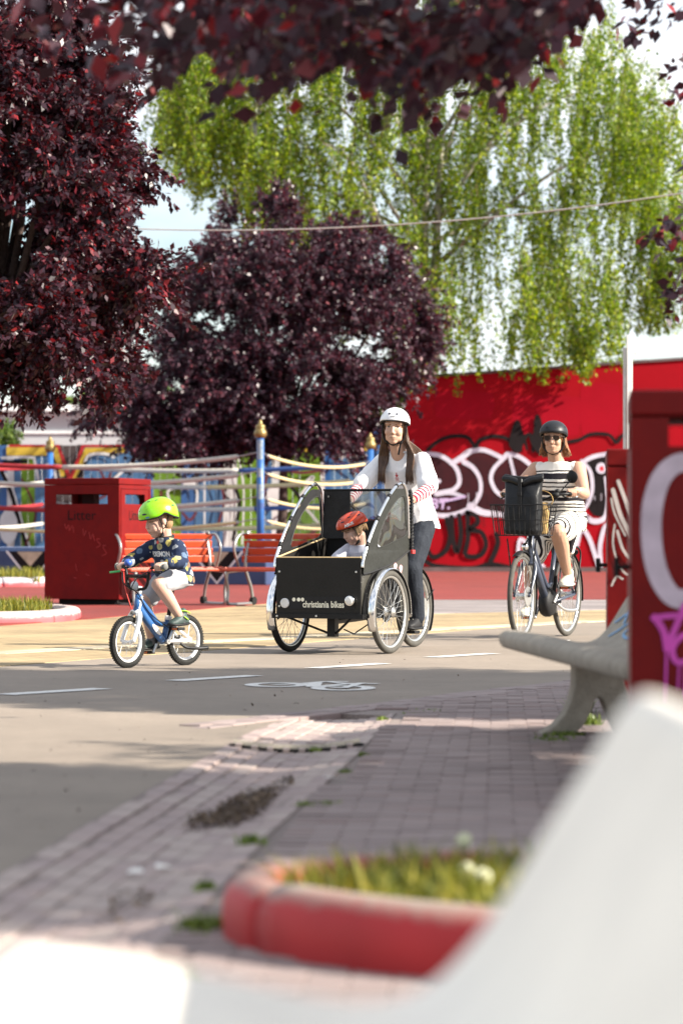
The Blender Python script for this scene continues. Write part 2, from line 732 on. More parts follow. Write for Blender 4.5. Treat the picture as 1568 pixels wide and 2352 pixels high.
M_asphalt = ground_mat('asphalt', (0.265, 0.220, 0.178), (0.20, 0.167, 0.136))
M_soil = ground_mat('soil', (0.16, 0.125, 0.09), (0.09, 0.07, 0.05), fine=90)
M_yellow = brick_mat('yellow_pavers', (0.40, 0.30, 0.165), (0.32, 0.24, 0.135), (0.19, 0.145, 0.09), ang=-ROAD_ANG)
M_pale = brick_mat('pale_brick_pattern', (0.52, 0.45, 0.32), (0.47, 0.40, 0.29), (0.28, 0.22, 0.16), ang=-ROAD_ANG)
M_greypave = brick_mat('grey_pavers', (0.27, 0.235, 0.225), (0.22, 0.19, 0.185), (0.14, 0.12, 0.11), bw=0.4, bh=0.4, ang=-ROAD_ANG)
M_redground = ground_mat('red_rubber', (0.235, 0.038, 0.031), (0.155, 0.027, 0.022), fine=120, big=0.35)
M_brick = mat('pink_clinker', (0.34, 0.265, 0.245), 0.8, var=0.12, scale=7, bump=0.4, bscale=140)
M_brick2 = mat('mauve_clinker', (0.32, 0.25, 0.235), 0.8, var=0.2, scale=6, bump=0.4, bscale=140)
M_brick3 = mat('pale_clinker', (0.37, 0.30, 0.27), 0.8, var=0.2, scale=6, bump=0.4, bscale=140)
M_paint = mat('road_paint', (0.76, 0.75, 0.72), 0.7, var=0.10, scale=30, bump=0.3, c2=(0.55, 0.53, 0.49))

def sheet(name, pts, z, m, kind='structure', parent=None):
    mb = MB()
    n = len(pts)
    vs = [(p[0], p[1], z) for p in pts]
    lo = [(p[0], p[1], z - 0.03) for p in pts]
    mb.add(vs + lo, [tuple(range(n))] + [(i, n + i, n + (i + 1) % n, (i + 1) % n) for i in range(n)])
    o = mb.build(name, m, parent)
    if o.data.polygons[0].normal.z < 0:
        o.data.flip_normals()
    if kind and parent is None:
        o['kind'] = kind
    return o

ground = sheet('ground', [(-400, -60), (400, -60), (400, 900), (-400, 900)], -0.10, M_soil)

# gutter edge lines (world x, y), far to near
GL = [(-0.18, 13.75), (-0.39, 12.15), (-0.60, 9.56), (-0.807, 7.06), (-1.10, 3.4)]
GR = [(0.27, 13.9), (0.196, 12.9), (0.04, 10.73), (-0.18, 8.17), (-0.31, 6.24), (-0.52, 3.4)]
def lerp_line(line, y):
    ys = [p[1] for p in line][::-1]
    xs = [p[0] for p in line][::-1]
    return float(np.interp(y, ys, xs))
# near edge of the bicycle road, running up the road from the gutter corner
def near_edge(x):      # y on the edge line for x
    a = Vector((-0.22, 13.62)); d = Vector((ROAD.x, ROAD.y))
    return a.y + (x - a.x) * d.y / d.x
road_pts = [(-60, 3.4), (-1.10, 3.4), (-0.807, 7.06), (-0.60, 9.56), (-0.39, 12.15), (-0.18, 13.75), (4.0, near_edge(4.0)), (18.0, near_edge(18.0)), (40, 78), (20, 70)]
# far edge of the asphalt
far0, far1 = G(0, 1531), G(980, 1455)
dfar = (far1 - far0).normalized()
road_pts = [(-1.3, -5), (-1.10, 3.4), (-0.807, 7.06), (-0.60, 9.56), (-0.39, 12.15), (-0.18, 13.75)]
road_pts += [(x, near_edge(x)) for x in (4.0, 18.0)]
e1 = far1 + dfar * 30
e0 = far0 - dfar * 30
e0 = far0 + dfar * ((-5 - far0.y) / dfar.y)
road_pts += [(e1.x, e1.y), (e0.x, e0.y)]
road = sheet('road', road_pts, 0.0, M_asphalt)
M_joint = ground_mat('joint_sand', (0.24, 0.195, 0.175), (0.18, 0.145, 0.13), fine=150)
sidewalk_bed = sheet('sidewalk_bed', [(-0.52, 3.4), (-1.3, -5), (30, -5), (18.0, near_edge(18.0)), (4.0, near_edge(4.0)), (-0.18, 13.75), (0.20, 13.5), (0.196, 12.9), (0.04, 10.73), (-0.18, 8.17), (-0.31, 6.24)], -0.0045, M_joint)

# paving beyond the road
nrm = Vector((-dfar.y, dfar.x, 0))
if nrm.y < 0:
    nrm = -nrm
def strip(a, b):
    p = [far0 - dfar * 30 + nrm * a, far1 + dfar * 30 + nrm * a, far1 + dfar * 30 + nrm * b, far0 - dfar * 30 + nrm * b]
    return [(q.x, q.y) for q in p]
red_edge = [G(-900, 1463), G(0, 1439), G(200, 1424), G(630, 1386), G(990, 1379), G(1390, 1379), G(2600, 1379)]
yel = [(far0 - dfar * 12 - nrm * .02), (far1 + dfar * 14 - nrm * .02)] + [G(1900, 1385), G(1390, 1388), G(985, 1390), G(640, 1378), G(200, 1412), G(0, 1428), G(-900, 1450)]
yellow_paving = sheet('yellow_paving', [(p.x, p.y) for p in yel], 0.004, M_yellow)
grey_paving = sheet('grey_paving', [(p.x, p.y) for p in [G(620, 1392), G(985, 1411), G(1390, 1402), G(1900, 1399), G(2600, 1396), G(2600, 1370), G(1390, 1370), G(990, 1370)]], 0.008, M_greypave)
redp = [(p.x, p.y) for p in red_edge] + [(60, 75), (60, 110), (-60, 110), (-60, 40)]
red_surface = sheet('red_surface', redp, 0.012, M_redground)
# paler strip with a brick pattern inside the yellow band
a0, a1 = G(-300, 1521), G(1390, 1428)
dd = (a1 - a0).normalized(); nn = Vector((-dd.y, dd.x, 0))
pr = sheet('pale_strip', [(q.x, q.y) for q in (a0, a1, a1 + nn * 0.30, a0 + nn * 0.30)], 0.008, M_pale, parent=yellow_paving)

# dashes
for k, (x0, y0, x1, y1) in enumerate([(10, 1597, 235, 1583), (400, 1565, 585, 1553), (718, 1536, 880, 1525), (990, 1511, 1130, 1502), (-420, 1637, -170, 1614)]):
    a, b = G(x0, y0), G(x1, y1)
    d = (b - a).normalized(); n = Vector((-d.y, d.x, 0)) * 0.068
    mb = MB()
    rr = random.Random(k)
    M = 14
    vs, fs = [], []
    for i in range(M + 1):
        p = a.lerp(b, i / M)
        j0, j1 = rr.uniform(-.006, .006), rr.uniform(-.006, .006)
        vs += [p + n * (1 + j0 * 10), p - n * (1 + j1 * 10)]
    for i in range(M):
        fs.append((2 * i + 1, 2 * i + 3, 2 * i + 2, 2 * i))
    mb.add([(v[0], v[1], 0.004) for v in vs], fs)
    mb.build('lane_dash', M_paint, road)

# painted bicycle symbol (crop pixels -> ground)
def sym(cx_, cy_):
    p = G((850 + cx_ * 600 / 1568) * 0.6272, (2440 + cy_ * 600 / 1568) * 0.6272)
    return p
mb = MB()
def gstroke(pts, w, closed=False, zz=0.004):
    P = [sym(*p) for p in pts]
    P = smooth_path(P, 8, closed) if len(P) > 2 else P
    n = len(P)
    vs, fs = [], []
    for i in range(n):
        t = (P[(i + 1) % n] - P[i - 1]) if closed else (P[min(i + 1, n - 1)] - P[max(i - 1, 0)])
        t.normalize()
        q = Vector((-t.y, t.x, 0)) * w / 2
        vs += [(P[i] + q).to_tuple()[:2] + (zz,), (P[i] - q).to_tuple()[:2] + (zz,)]
    for i in range(n if closed else n - 1):
        j = (i + 1) % n
        fs.append((2 * i + 1, 2 * j + 1, 2 * j, 2 * i))
    mb.add(vs, fs)
def ell_pts(cx_, cy_, rx, ry, n=14):
    return [(cx_ + rx * math.cos(2 * math.pi * k / n), cy_ + ry * math.sin(2 * math.pi * k / n)) for k in range(n)]
gstroke(ell_pts(428, 184, 245, 18), 0.075, True)
gstroke(ell_pts(1060, 215, 245, 21), 0.075, True, 0.0042)
gstroke([(390, 185), (640, 176), (900, 155), (1110, 155)], 0.06, zz=0.0046)
gstroke([(770, 205), (800, 165)], 0.075, zz=0.0048)
gstroke([(800, 205), (1000, 185), (1200, 172), (1400, 176)], 0.06, zz=0.005)
gstroke([(920, 157), (1180, 182)], 0.05, zz=0.0052)
gstroke([(1060, 217), (1240, 168)], 0.05, zz=0.0054)
gstroke([(940, 208), (1060, 217)], 0.05, zz=0.0056)
bs = mb.build('bicycle_symbol', M_paint, road)

# ---------------------------------------------------------------- brick gutter (single bricks) and brick sidewalk
mb = MB()
vs, fs = [], []
for i in range(31):
    y = 3.4 + 10.25 * i / 30
    for j in range(13):
        t = j / 12
        vs.append((lerp_line(GL, y) * (1 - t) + lerp_line(GR, y) * t, y, 0.0005 - 0.030 * (1 - (2 * t - 1) ** 2)))
for i in range(30):
    for j in range(12):
        a = i * 13 + j
        fs.append((a, a + 1, a + 14, a + 13))
mb.add(vs, fs)
gutter = mb.build('gutter', M_joint)
gutter['kind'] = 'structure'
def brick_mesh(lx, ly, h=0.05, ch=0.006):
    mb = MB()
    x, y = lx / 2, ly / 2
    a = [(-x, -y, -h), (x, -y, -h), (x, y, -h), (-x, y, -h)]
    b = [(-x, -y, -ch), (x, -y, -ch), (x, y, -ch), (-x, y, -ch)]
    c = [(-x + ch, -y + ch, 0), (x - ch, -y + ch, 0), (x - ch, y - ch, 0), (-x + ch, y - ch, 0)]
    fs = [(8, 9, 10, 11)]
    for i in range(4):
        j = (i + 1) % 4
        fs += [(i, j, 4 + j, 4 + i), (4 + i, 4 + j, 8 + j, 8 + i)]
    mb.add(a + b + c, fs)
    return mb
ROWS, BL = 8, 0.225
gm = []
for m in (M_brick, M_brick2, M_brick3):
    bm_ = brick_mesh(0.0560, BL - 0.005, ch=.003)
    me = bpy.data.meshes.new('brick'); me.from_pydata(bm_.v, [], bm_.f); me.materials.append(m); me.update(); gm.append(me)
rr = random.Random(3)
y0g = 5.55
nb = 0
for r_ in range(ROWS):
    t = (r_ + 0.5) / ROWS
    y = y0g + (0.11 if r_ % 2 else 0)
    while y < 13.6:
        xl, xr = lerp_line(GL, y), lerp_line(GR, y)
        xl2, xr2 = lerp_line(GL, y + .1), lerp_line(GR, y + .1)
        x = xl + (xr - xl) * t
        x2 = xl2 + (xr2 - xl2) * t
        dip = 0.030 * (1 - (2 * t - 1) ** 2)
        o = bpy.data.objects.new('brick', gm[rr.choice((0, 0, 1, 2, 2))])
        col.objects.link(o)
        o.parent = gutter
        tilt = 0.09 * (2 * t - 1)
        o.location = (x, y, 0.004 - dip + rr.uniform(-.0022, .0022))
        o.scale = ((xr - xl) / ROWS / 0.058, 1, 1)
        o.rotation_euler = (rr.uniform(-.008, .008), -tilt + rr.uniform(-.02, .02), -math.atan2(x2 - x, .1) + rr.uniform(-.008, .008))
        nb += 1
        y += BL

# sidewalk bricks: running bond, one mesh of real bricks
def brick_field(name, inside, ang, origin, nx, ny, lx, ly, m, parent, seed):
    rr = random.Random(seed)
    mb = MB()
    ca, sa = math.cos(ang), math.sin(ang)
    base = brick_mesh(lx - 0.005, ly - 0.005, ch=.003)
    for j in range(ny):
        for i in range(nx):
            u = i * lx + (lx / 2 if j % 2 else 0)
            v = j * ly
            x = origin[0] + ca * u - sa * v
            y = origin[1] + sa * u + ca * v
            if not inside(x, y):
                continue
            M = Matrix.Translation((x, y, 0.004 + rr.uniform(-.003, .003))) @ Matrix.Rotation(ang + rr.uniform(-.012, .012), 4, 'Z') @ Matrix.Rotation(rr.uniform(-.012, .012), 4, 'X')
            mb.add(base.v, base.f, M)
    o = mb.build(name, m, parent)
    return o
def in_walk(x, y):
    if y < 4.3 or y > near_edge(x) - 0.36 or y > 19.5:
        return False
    if y < 13.9 and x < lerp_line(GR, y) + 0.06:
        return False
    return x < 2.6 and x > -0.45
M_walk = bpy.data.materials.new('sidewalk_clinker')
M_walk.use_nodes = True
N, L = M_walk.node_tree.nodes, M_walk.node_tree.links
b = N['Principled BSDF']; b.inputs['Roughness'].default_value = 0.82; b.inputs['Specular IOR Level'].default_value = 0.3
g = N.new('ShaderNodeNewGeometry')
r_ = N.new('ShaderNodeValToRGB')
for i, (p, c) in enumerate([(0, (0.22, 0.175, 0.165)), (0.5, (0.265, 0.212, 0.20)), (0.85, (0.30, 0.24, 0.225)), (1, (0.25, 0.185, 0.172))]):
    if i > 1:
        r_.color_ramp.elements.new(p)
    r_.color_ramp.elements[i].position = p
for i, (p, c) in enumerate([(0, (0.22, 0.175, 0.165)), (0.5, (0.265, 0.212, 0.20)), (0.85, (0.30, 0.24, 0.225)), (1, (0.25, 0.185, 0.172))]):
    r_.color_ramp.elements[i].position = p
    r_.color_ramp.elements[i].color = (*c, 1)
L.new(g.outputs['Random Per Island'], r_.inputs['Fac']); L.new(r_.outputs['Color'], b.inputs['Base Color'])
t = N.new('ShaderNodeTexCoord'); n = N.new('ShaderNodeTexNoise'); n.inputs['Scale'].default_value = 160
L.new(t.outputs['Object'], n.inputs['Vector'])
bu = N.new('ShaderNodeBump'); bu.inputs['Strength'].default_value = 0.4; bu.inputs['Distance'].default_value = 0.005
L.new(n.outputs['Fac'], bu.inputs['Height']); L.new(bu.outputs['Normal'], b.inputs['Normal'])
o = brick_field('sidewalk_brick', in_walk, R(-3), (-0.6, 4.0), 26, 310, 0.155, 0.0525, M_walk, sidewalk_bed, 5)
o['kind'] = 'stuff'
# two courses along the edge of the bicycle road
def in_edge(x, y):
    e = near_edge(x)
    return e - 0.40 < y < e - 0.02 and x < 3.0
o = brick_field('edge_brick', in_edge, ROAD_ANG, (-0.55, 12.6), 45, 8, 0.21, 0.105, M_walk, sidewalk_bed, 8)
o['kind'] = 'stuff'

# drain slot across the gutter
M_steel_old = mat('worn_drain_iron', (0.30, 0.27, 0.22), 0.6, 0.2, var=0.3, scale=40)
M_slotshade = mat('slot_shade_black', (0.012, 0.010, 0.009), 0.9, var=0.2)  # near-black solid blocks painting the shade inside the drain slots
yd = 11.45
xl, xr = lerp_line(GL, yd) + 0.03, lerp_line(GR, yd) - 0.02
drain = empty('drain_grate', ((xl + xr) / 2, yd, 0))
tag(drain, 'curved slotted drain set across the brick gutter beside the bicycle road', 'drain')
def gz(x):
    t = (x - lerp_line(GL, yd)) / (lerp_line(GR, yd) - lerp_line(GL, yd))
    return 0.004 - 0.030 * (1 - (2 * t - 1) ** 2)
mbA, mbB = MB(), MB()
pts = [(xl + (xr - xl) * k / 16) for k in range(17)]
mbA.tube([(x - (xl + xr) / 2, 0.075, gz(x) + 0.010) for x in pts], 0.016, 6)
for k in range(17):
    x = pts[k]
    mbB.box((x - (xl + xr) / 2, 0.03, gz(x) + 0.0015), (0.027, 0.07, 0.012))
mbA.build('lip', M_steel_old, drain)
mbB.build('slot_shade', M_slotshade, drain)
for k in range(8):
    x = xl + (xr - xl) * (k + 0.35) / 8
    MB().box((x - (xl + xr) / 2, 0.028, gz(x) + 0.008), (0.024, 0.082, 0.014)).build('bar', M_brick3, drain, bevel=0.002)

# ---------------------------------------------------------------- weeds, dirt and grass
M_grass = leaf_mat('grass_blades', [(0, (0.07, 0.09, 0.012)), (0.4, (0.15, 0.17, 0.016)), (0.8, (0.30, 0.27, 0.02)), (1, (0.38, 0.32, 0.06))], 0.4, 0.6)
M_weed = leaf_mat('weed_leaves', [(0, (0.06, 0.11, 0.015)), (1, (0.22, 0.28, 0.04))], 0.35, 0.5)
M_litter = leaf_mat('dead_leaves', [(0, (0.03, 0.018, 0.012)), (0.6, (0.09, 0.055, 0.03)), (1, (0.22, 0.15, 0.09))], 0.1, 0.8)
def blades(pts, hmin, hmax, w, seed, lean=0.35):
    rs = np.random.RandomState(seed)
    n = len(pts)
    pts = np.asarray(pts, dtype=float)
    h = rs.uniform(hmin, hmax, n)
    a = rs.uniform(0, 2 * np.pi, n)
    ln = rs.uniform(0, lean, n) * h
    d = np.stack([np.cos(a), np.sin(a), np.zeros(n)], 1)
    p = np.stack([-np.sin(a), np.cos(a), np.zeros(n)], 1) * (w * rs.uniform(.6, 1.3, n))[:, None]
    b = rs.uniform(0, 2 * np.pi, n)
    up = np.array([0, 0, 1.0])
    v0 = pts - p
    v1 = pts + p
    m = pts + up * (h * .6)[:, None] + d * (ln * .35)[:, None]
    tip = pts + up * h[:, None] + d * ln[:, None]
    v2, v3 = m + p * .7, m - p * .7
    q = np.stack([v0, v1, v2, v3], 1).reshape(-1, 3)
    q2 = np.stack([v3, v2, tip + p * .05, tip - p * .05], 1).reshape(-1, 3)
    return np.concatenate([q, q2])
def scatter_leaves(cx_, cy_, rx, ry, n, size, seed, z=0.006, zr=0.01, ang=0.0):
    rs = np.random.RandomState(seed)
    out = []
    for k in range(n):
        r0, a = math.sqrt(rs.rand()) , rs.rand() * 6.283
        r0 *= 0.6 + 0.4 * rs.rand()
        u, v = r0 * rx * math.cos(a), r0 * ry * math.sin(a)
        c = np.array([cx_ + u * math.cos(ang) - v * math.sin(ang), cy_ + u * math.sin(ang) + v * math.cos(ang), z + rs.rand() * zr])
        d = rs.normal(size=3) * [1, 1, .35]; d /= np.linalg.norm(d)
        e = np.cross(d, rs.normal(size=3) * .3 + [0, 0, 1]); e /= np.linalg.norm(e)
        s_ = size * rs.uniform(.5, 1.3)
        out += [c - d * s_, c + e * s_ * .45, c + d * s_, c - e * s_ * .45]
    return np.array(out)
dp = [(G(560, 1845), 0.09, 0.70, 1500, 0.0105), (G(470, 1872), 0.06, 0.30, 350, 0.010), (G(300, 2060), 0.05, 0.4, 70, 0.012), (G(640, 1800), 0.05, 0.5, 120, 0.012)]
allv = []
for k, (c, rx, ry, n, s_) in enumerate(dp):
    allv.append(scatter_leaves(c.x, c.y, rx, ry, n, s_, 50 + k, z=-0.020, zr=0.02, ang=R(-4)))
o = quads_mesh('leaf_litter', np.concatenate(allv), 4, M_litter)
tag(o, 'dark leaf litter lying in the brick gutter', 'leaf litter', kind='stuff')
wv = []
for k, (px, py, r0, n, hh) in enumerate([(580, 1935, .03, 60, .03), (470, 2040, .025, 60, .025), (480, 2130, .05, 160, .035), (725, 1722, .02, 40, .018), (878, 1652, .02, 40, .02), (835, 1735, .02, 30, .02), (700, 1850, .03, 30, .02), (760, 1848, .03, 40, .02),
                                         (950, 1638, .05, 50, .015), (990, 1632, .05, 50, .015), (790, 1772, .02, 30, .015), (1290, 1690, .08, 200, .03), (1335, 1640, .04, 170, .10), (1350, 1665, .05, 150, .06), (1270, 1700, .07, 120, .02), (430, 2250, .03, 30, .03)]):
    c = G(px, py)
    rs = np.random.RandomState(k)
    P = np.stack([c.x + rs.normal(0, r0 / 2, n), c.y + rs.normal(0, r0, n), np.full(n, -0.005)], 1)
    wv.append(blades(P, hh * .4, hh, .006, k, 1.0))
o = quads_mesh('pavement_weeds', np.concatenate(wv), 4, M_weed)
tag(o, 'small green weeds growing in the pavement joints', 'weeds', kind='stuff')

def kerb_ring(name, label, center, rx, ry, power, width, height, nseg, mats, a0=0.0, a1=2 * math.pi, seed=0, rot=0.0):
    root = empty(name, (center[0], center[1], 0), rot)
    tag(root, label, 'planter kerb')
    def pt(a, off):
        c, s_ = math.cos(a), math.sin(a)
        e = 2 / power
        return Vector(((rx - off) * math.copysign(abs(c) ** e, c), (ry - off) * math.copysign(abs(s_) ** e, s_), 0))
    rr = random.Random(seed)
    for k in range(nseg):
        s0 = a0 + (a1 - a0) * k / nseg + 0.006
        s1 = a0 + (a1 - a0) * (k + 1) / nseg - 0.006
        prof = [(0.012, -0.05), (0.0, height * 0.30), (width * .02, height * 0.58), (width * 0.12, height * 0.80), (width * 0.28, height * .94), (width * .48, height), (width * 0.8, height * .99), (width * .95, height * 0.92), (width, -0.05)]
        M_ = 16
        vs, fs = [], []
        n = len(prof)
        for i in range(M_ + 1):
            a = s0 + (s1 - s0) * i / M_
            for off, z in prof:
                v = pt(a, off); v.z = z + 0.004 * math.sin(k * 2.3)
                vs.append(v)
        for i in range(M_):
            for j in range(n - 1):
                fs.append((i * n + j, (i + 1) * n + j, (i + 1) * n + j + 1, i * n + j + 1))
        fs.append(tuple(range(n))); fs.append(tuple(reversed(range(M_ * n, M_ * n + n))))
        mb = MB(); mb.add(vs, fs)
        mb.build('kerb_stone', mats[k % len(mats)], root, smooth=True)
    soil = MB()
    n = 48
    vs = [pt(2 * math.pi * k / n, width * .7) + Vector((0, 0, height * 0.6)) for k in range(n)]
    soil.add(vs, [tuple(range(n))])
    soil.build('soil', M_soil, root)
    return root, pt

def worn_paint(name, paint, under, edge_z, wear=0.5, scale=9, zsoft=0.03, both=False):
    """painted kerb worn back to concrete along its top edge"""
    m = bpy.data.materials.new(name); m.use_nodes = True
    N, L = m.node_tree.nodes, m.node_tree.links
    b = N['Principled BSDF']; b.inputs['Roughness'].default_value = 0.6
    t = N.new('ShaderNodeTexCoord'); s_ = N.new('ShaderNodeSeparateXYZ'); L.new(t.outputs['Object'], s_.inputs[0])
    n = N.new('ShaderNodeTexNoise'); n.inputs['Scale'].default_value = scale; n.inputs['Detail'].default_value = 7; n.inputs['Roughness'].default_value = 0.7
    L.new(t.outputs['Object'], n.inputs['Vector'])
    n3 = N.new('ShaderNodeTexNoise'); n3.inputs['Scale'].default_value = 3.0
    L.new(t.outputs['Object'], n3.inputs['Vector'])
    a = N.new('ShaderNodeMath'); a.operation = 'MULTIPLY_ADD'; a.inputs[1].default_value = wear * 0.12; 
    L.new(n.outputs['Fac'], a.inputs[0]); L.new(s_.outputs['Z'], a.inputs[2])
    mr = N.new('ShaderNodeMapRange'); mr.inputs['From Min'].default_value = edge_z + wear * .06 - zsoft / 2; mr.inputs['From Max'].default_value = edge_z + wear * .06 + zsoft / 2
    L.new(a.outputs[0], mr.inputs['Value'])
    r = N.new('ShaderNodeValToRGB'); r.color_ramp.elements[0].color = (*paint, 1); r.color_ramp.elements[1].color = (*[min(1, c * 1.3 + .004) for c in paint], 1)
    r.color_ramp.elements[0].position = .4; r.color_ramp.elements[1].position = .65
    L.new(n3.outputs['Fac'], r.inputs['Fac'])
    mx = N.new('ShaderNodeMix'); mx.data_type = 'RGBA'; mx.inputs[7].default_value = (*under, 1)
    L.new(r.outputs['Color'], mx.inputs[6]); L.new(mr.outputs['Result'], mx.inputs[0])
    L.new(mx.outputs[2], b.inputs['Base Color'])
    bu = N.new('ShaderNodeBump'); bu.inputs['Strength'].default_value = .3; bu.inputs['Distance'].default_value = .01
    L.new(n.outputs['Fac'], bu.inputs['Height']); L.new(bu.outputs['Normal'], b.inputs['Normal'])
    return m
M_kerb_red = worn_paint('kerb_red_worn', (0.33, 0.006, 0.009), (0.30, 0.235, 0.19), 0.116, wear=.45)
M_kerb_pink = worn_paint('kerb_pink_worn', (0.40, 0.07, 0.08), (0.46, 0.38, 0.35), 0.07, wear=0.9)
# near planter with the worn red kerb
nk, npt = kerb_ring('planter_kerb', 'worn red painted kerb round the nearest grass bed', (0.74, 5.75), 1.02, 0.64, 2.0, 0.11, 0.13, 5, [M_kerb_red], seed=1, rot=R(-21))
rs = np.random.RandomState(11)
n = 5200
pp = []
while len(pp) < n:
    u, v = rs.uniform(-1, 1, 2)
    if abs(u) ** 2 + abs(v) ** 2 < .80:
        pp.append((u * .98, v * .58))
pp = np.array(pp)
ca, sa = math.cos(R(-21)), math.sin(R(-21))
P = np.stack([0.72 + pp[:, 0] * ca - pp[:, 1] * sa, 5.75 + pp[:, 0] * sa + pp[:, 1] * ca, np.full(n, .06)], 1)
hs = blades(P, .03, .11, .006, 4, 1.1)
o = quads_mesh('grass', hs, 4, M_grass)
tag(o, 'yellow green grass filling the nearest planter bed', 'grass', kind='stuff')
M_petal = mat('white_petals', (0.62, 0.62, 0.42), 0.7)
M_stalk = mat('flower_stalk', (0.14, 0.20, 0.04), 0.7)
for k, (px, py, Y, lab) in enumerate([(1065, 1932, 6.3, 'white clover flower standing highest in the nearest grass bed'), (1072, 2000, 6.0, 'white clover flower in the middle of the nearest grass bed'), (1108, 2015, 5.8, 'small white clover flower beside the blurred white bench')]):
    p = W(px, py, Y)
    f = empty('clover_flower', (p.x, p.y, 0.08)); tag(f, lab, 'flower', 'clover flowers in the near grass bed')
    h = p.z - .08
    MB().tube([(0, 0, 0), (.01, 0, h * .5), (0, 0, h)], .0025, 5).build('stalk', M_stalk, f)
    mb = MB(); mb.ell((0, 0, h), (.014, .014, .012), None, 10, 6)
    rr = random.Random(k)
    for q in range(50):
        d = Vector((rr.gauss(0, 1), rr.gauss(0, 1), rr.gauss(.3, 1))).normalized()
        c = Vector((0, 0, h)) + d * .014
        mb.ell(c, (.004, .004, .004), None, 5, 4)
    mb.build('flower_head', M_petal, f)

# beds by the red litter bin
k1, _ = kerb_ring('planter_kerb', 'pink and white worn kerb of the grass bed beside the large litter bin', (-4.62, 29.6), 2.02, 1.9, 3.2, 0.18, 0.12, 12, [M_kerb_pink], seed=2, rot=R(2))
n = 5200
rs = np.random.RandomState(5)
pp = []
while len(pp) < n:
    u, v = rs.uniform(-1, 1, 2)
    if abs(u) ** 3 + abs(v) ** 3 < .8 and u > -.2:
        pp.append((u * 1.85, v * 1.75))
pp = np.array(pp)
P = np.stack([-4.62 + pp[:, 0], 29.6 + pp[:, 1], np.full(n, .07)], 1)
o = quads_mesh('grass', blades(P, .04, .17, .007, 6, .9), 4, M_grass)
tag(o, 'sunlit green grass in the bed beside the large litter bin', 'grass', kind='stuff')
M_kerb_far = worn_paint('kerb_far_worn', (0.42, 0.09, 0.10), (0.42, 0.40, 0.43), 0.08, wear=1.3, scale=4)
k2, _ = kerb_ring('planter_kerb', 'pale pink kerb of the grass strip in front of the boxing ring', (-6.4, 50.3), 1.55, 0.9, 3.5, 0.2, 0.17, 10, [M_kerb_far], seed=3)
n = 3000
P = np.stack([-6.4 + rs.uniform(-1.4, 1.4, n), 50.3 + rs.uniform(-.75, .75, n), np.full(n, .09)], 1)
o = quads_mesh('grass', blades(P, .08, .28, .01, 9, .5), 4, M_grass)
tag(o, 'grass strip in front of the blue boxing ring platform', 'grass', kind='stuff')

# small litter and specks on the asphalt
M_paper = mat('pale_litter', (0.75, 0.73, 0.68), 0.8)
for k, (px, py, lab) in enumerate([(757, 1796, 'scrap of white paper on the brick sidewalk beside the gutter'), (312, 1995, 'pale scrap of paper lying in the gutter, left one of two'), (372, 1985, 'pale scrap of paper lying in the gutter, right one of two'), (1302, 1476, 'white scrap on the bicycle road behind the concrete bench')]):
    p = G(px, py)
    mb = MB()
    rr = random.Random(k)
    w = .022 if py > 1700 else .03
    vs = [(rr.uniform(-.3, .3) * w * .3 + w * math.cos(a) * rr.uniform(.6, 1), w * 1.4 * math.sin(a) * rr.uniform(.6, 1), rr.uniform(.006, .016)) for a in [2 * math.pi * q / 7 for q in range(7)]]
    vs2 = [(x, y, z - .002) for x, y, z in vs]
    mb.add(vs + vs2, [tuple(range(7)), tuple(reversed(range(7, 14)))] + [(i, (i + 1) % 7, 7 + (i + 1) % 7, 7 + i) for i in range(7)])
    o = mb.build('paper_scrap', M_paper)
    o.location = (p.x, p.y, 0.006 if px > 400 else -.015)
    tag(o, lab, 'litter', 'paper scraps')

rs = np.random.RandomState(91)
gv = []
for k in range(420):
    x, y = rs.uniform(-40, 1400), rs.uniform(1470, 2000)
    p = G(x, y)
    if p.y < 13.4 and p.x > lerp_line(GL, max(3.5, p.y)) - .05:
        continue
    if p.y > 13.4 and p.y < near_edge(p.x) + .05:
        continue
    gv.append(scatter_leaves(p.x, p.y, .01, .01, 1, rs.uniform(.004, .011), k, z=.003, zr=.003))
o = quads_mesh('road_grit', np.concatenate(gv), 4, M_litter)
tag(o, 'scattered grit and dry leaf crumbs on the asphalt', 'grit', kind='stuff')

# ------------------------------------------------------------------ red wall with graffiti
M_wall = mat('red_wall_paint', (0.34, 0.003, 0.010), 0.7, var=0.12, scale=0.5, bump=0.08, bscale=6, c2=(0.25, 0.002, 0.007), spec=0.1)
M_cop = mat('wall_coping', (0.10, 0.07, 0.07), 0.8, var=0.4, scale=2)
M_black = mat('black_spray', (0.008, 0.005, 0.006), 0.85, var=0.5, scale=3)
M_blackfill = mat('dark_fill_spray', (0.018, 0.003, 0.006), 0.75, var=0.3, scale=1.6, c2=(0.05, 0.003, 0.006), detail=9)
M_white = mat('white_spray', (0.66, 0.64, 0.72), 0.75, var=0.08, scale=2.5, c2=(0.46, 0.44, 0.53))
M_lilac = mat('lilac_spray', (0.50, 0.38, 0.60), 0.75)
M_redspray = mat('red_spray', (0.60, 0.02, 0.03), 0.7)
WY = 73.0
wall = empty('graffiti_wall', (1.55, WY, 0))
tag(wall, 'long red painted wall covered with black and white graffiti below the birch', 'wall')
def wp(x, y, d=0.0):      # photo pixel -> local wall point, d = proud of the face
    p = W(x, y, WY)
    return Vector((p.x - 1.55, -d, p.z))
tl, tr = wp(928, 870), wp(1568, 826)
slope = (tr.z - tl.z) / (tr.x - tl.x)
WL = 26.0
mb = MB()
prof = [(0, 0), (WL, 0), (WL, tl.z + slope * WL), (0, tl.z)]
mb.prism(prof, lambda u, v, w: Vector((u, w, v)), 0.35)
wb_ = mb.build('wall', M_wall, wall)
rr = random.Random(4)
